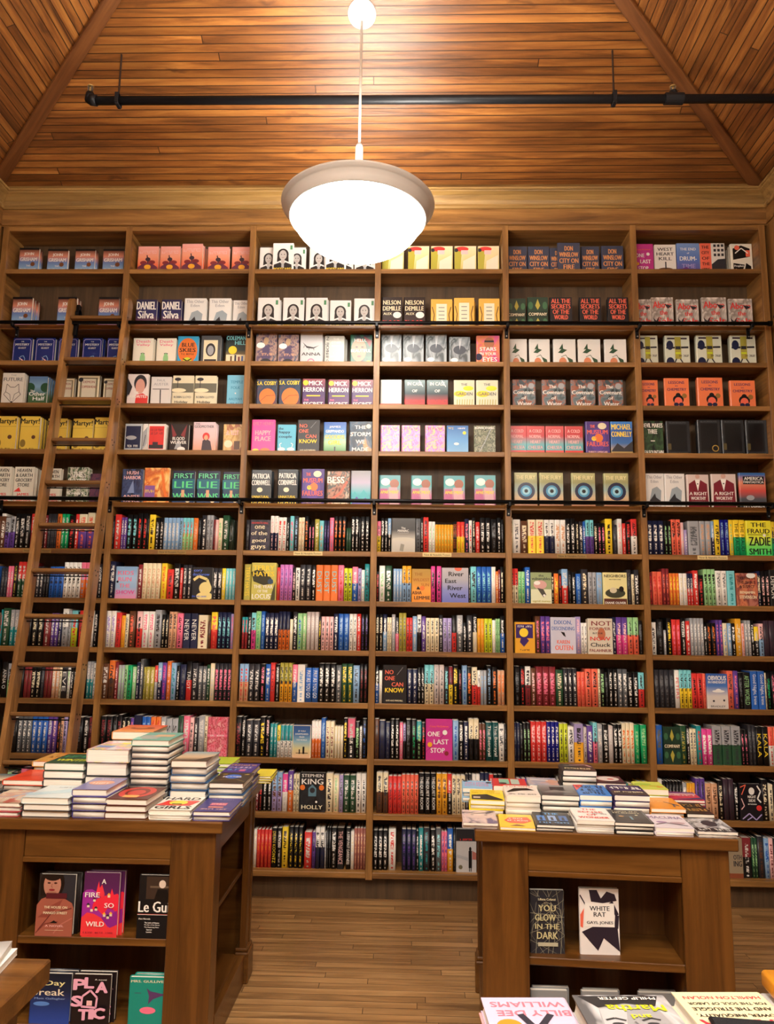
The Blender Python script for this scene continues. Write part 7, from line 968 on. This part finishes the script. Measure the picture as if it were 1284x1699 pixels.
for i, e in enumerate([(768, 827, 1364, 2, 'rface'), (829, 888, 1374, 1, 'rblob'), (890, 953, 1368, 2, 'rblue'), (955, 1018, 1360, 3, 'rsense'), (1021, 1085, 1364, 3, 'rblack'), (1088, 1151, 1373, 2, 'rmac'), (1158, 1223, 1381, 2, 'rbw')]):
    stack(*e, ry(e[0])-0.005, RTN, 'front row pile', hard=False, dep=0.21, ang=RT_ANG, seed=i+80)
for i, e in enumerate([(778, 836, 1327, 3, 'syellow'), (838, 896, 1320, 3, 'swhite'), (898, 960, 1319, 4, 'sgrey'), (962, 1015, 1319, 4, 'sblue'), (1018, 1076, 1319, 4, 'stella'), (1079, 1136, 1341, 3, 'sorange'), (1139, 1184, 1350, 2, 'sdark')]):
    stack(*e, ry(e[0])+0.225, RTN, 'second row pile', hard=False, dep=0.21, ang=RT_ANG, seed=i+100)
for i, e in enumerate([(766, 817, 1307, 3, 'ublue'), (819, 876, 1303, 3, 'ured'), (878, 928, 1302, 3, 'uphoto'), (932, 988, 1278, 6, 'vtop'), (990, 1039, 1299, 4, 'uface'), (1062, 1110, 1309, 3, 'ulime'), (1115, 1170, 1327, 3, 'ustripe')]):
    stack(*e, ry(e[0])+0.455, RTN, 'third row pile', hard=False, dep=0.17, ang=RT_ANG, seed=i+120)

# books on the table display shelves
def onshelf(tb, x0, x1, yt, yb, nm, n, Yf, label, lean=0.0, hard=True):
    a = hit(x0, yb, 1, Yf); b = hit(x1, yb, 1, Yf); zb = tb; h = hit((x0+x1)/2, yt, 1, Yf)[2]-zb; wd = b[0]-a[0]; t = 0.022
    for k in range(n):
        lab = label if k == 0 else '%s copy standing behind the %s' % (ORD[k], label)
        facebook(nm, wd, h-0.002*k, t, ((a[0]+b[0])/2+0.012*k, Yf+(t+0.004)*k, zb), (-lean, 0, 0), lab, 'face-out books on the display table shelves', full=k == 0 or nm in ('plastic', 'fire'), hard=hard)
YL = -1.79
onshelf(0.455, 58, 119, 1450, 1549, 'cisneros', 2, YL, 'hardcover with woman in rust-coloured shawl, left table upper shelf')
onshelf(0.455, 133, 193, 1447, 1551, 'fire', 2, YL, 'red and purple hardcover with flames, left table upper shelf')
onshelf(0.455, 226, 289, 1453, 1553, 'leguin', 1, YL, 'black hardcover with white script name, left table upper shelf')
for (x0, x1, yt, nm, n, lb) in ((48, 115, 1615, 'daybreak', 2, 'dark blue hardcover with pale title, left table lower shelf'), (117, 181, 1616, 'plastic', 2, 'black hardcover with puffy pink letters, left table lower shelf'), (211, 278, 1621, 'gulliver', 2, 'green hardcover with violet hummingbird, left table lower shelf')):
    a = hit(x0, yt+60, 1, YL); b = hit(x1, yt+60, 1, YL); zt = hit(x0, yt, 1, YL)[2]
    onshelf(0.13, x0, x1, yt, yt+60, nm, n, YL, lb)
onshelf(0.44, 880, 937, 1477, 1583, 'glow', 1, -1.80, 'black paperback with gold cracked lines, right table upper shelf', 0.0, False)
onshelf(0.44, 963, 1029, 1475, 1588, 'whiterat', 1, -1.80, 'white paperback with black ink splashes, right table upper shelf', 0.0, False)
for k, (xa, xb) in enumerate(((880, 942), (965, 1027), (1060, 1122))):
    onshelf(0.13, xa, xb, 1643+3*k, 1680, 'plaingrey', 2, -1.80+0.0, ['grey book at left, right table lower shelf', 'grey book in the middle, right table lower shelf', 'grey book at right, right table lower shelf'][k], 0, False)

# ------------------------------------------------------------------ near tables at the bottom of the view
r = empty('side_table', (1.0, -3.9, 0)); tag(r, 'smooth brown table corner jutting in at the lower left', 'table')
q = MB(); q.box(0, 0, 0.74, 0.985, 1.073, 0.80, T_X, 0.004); q.build('table_top', r)
q = MB(); q.box(0.05, 0.05, 0.64, 0.93, 1.02, 0.74, T_X, 0.002); q.build('apron', r)
for x in (0.06, 0.86):
    for y in (0.06, 0.95): q = MB(); q.box(x, y, 0, x+0.06, y+0.06, 0.64, T_Z, 0.004); q.build('leg', r)
for k in range(2):
    facebook('plainwhite', 0.16, 0.23, 0.018, (1.83+0.008*k, -3.05-0.004*k, 0.8+0.0185*(k+1)), (-PI/2, 0, 0.12+0.1*k), 'white book %s of the pair on the lower left table' % ['underneath, bottom', 'on top'][k], 'white books on the lower left table', hard=False)
r = empty('low_table', (3.02, -4.35, 0)); tag(r, 'near display table in the lower right corner under three book piles', 'table')
q = MB(); q.box(0.06, 0, 0.87, 1.2, 0.86, 0.915, T_X, 0.004); q.build('table_top', r)
q = MB(); q.box(0.1, 0.04, 0.0, 1.16, 0.82, 0.87, T_Z, 0.002); q.build('body', r)
def flat(nm, x0, x1, yb, z, n, label, where, t=0.028, ln=0.235, base=0.915, ang=0.0, under=None):
    a = hit(x0, yb, 2, z); b = hit(x1, yb, 2, z); wd = (b-a).length; A_ = math.atan2(b[1]-a[1], b[0]-a[0])
    m_ = (a+b)/2; n = max(1, int(round((z-base)/t))); t = (z-base)/n
    for k in range(n):
        zz = base+t*(k+1); top_ = k == n-1; nn = nm if top_ or not under else under
        lab = label if top_ else '%s book down under the %s' % (ORD[n-k], label)
        facebook(nn, wd, ln, t*0.985, (m_[0]-0.004*(n-1-k), m_[1]-0.002*(n-1-k), zz), (-PI/2, 0, PI+A_+ang), lab, 'books piled on the near right table', full=top_)
flat('billy', 797, 940, 1655, 0.995, 3, 'pale pink book with upside-down red capitals, lower right corner table', '', under='pinkside')
flat('martha', 948, 1104, 1651, 0.985, 3, 'grey portrait book with upside-down yellow words, lower right corner table', '', under='plaingrey')
flat('hammer', 1113, 1262, 1646, 1.0, 3, 'cream book with upside-down red and black capitals, lower right table', '')
for k, zz in enumerate((0.95, 0.99, 1.035)):
    a = hit(1259, 1607, 2, 1.035)
    facebook('plainorange' if k == 2 else ('plainwhite' if k else 'tflame'), 0.16, 0.24, 0.034, (a[0]+0.068, a[1]-0.24-0.004*k, zz), (-PI/2, 0, -0.03*k), ['orange-edged book at the bottom', 'white book in the middle', 'bright orange book on top'][k]+' of the pile at the lower right edge', 'books piled on the near right table', full=False)
ph = empty('phone', (hit(1245, 1693, 2, 1.012)[0], hit(1245, 1693, 2, 1.012)[1]-0.03, 1.0035), (0, 0, -0.1)); tag(ph, 'black phone lying on the cream book in the lower right corner', 'phone')
q = MB(); q.box(-0.075, -0.04, 0, 0.075, 0.038, 0.008, plain((20, 20, 22), 0.3), 0.003); q.build('body', ph)
q = MB(); q.box(-0.07, -0.035, 0.0081, 0.07, 0.033, 0.0086, plain((34, 38, 42), 0.15)); q.box(-0.03, -0.02, 0.0086, 0.0, 0.0, 0.0089, plain((60, 150, 110), 0.3)); q.box(0.02, -0.01, 0.0086, 0.05, 0.01, 0.0089, plain((170, 150, 170), 0.3)); q.build('screen', ph)

# a few books on the side-wall cases near the corners
for k, (yy, row, c_) in enumerate(((-0.25, 'B', 'tyellow'), (-0.25, 'A', 'map'), (-0.25, 'C', 'martyr'), (-0.25, 'D', 'sky'), (-0.25, 'E', 'lessons'))):
    facebook(c_, 0.15, 0.23, 0.03, (XR+0.06, yy+0.03, RZ[row]), (0, 0, -PI/2), '%s on the right side wall case, %s' % (D[c_][2], ROWN[row]), 'face-out books on the right side wall')
settle_books()
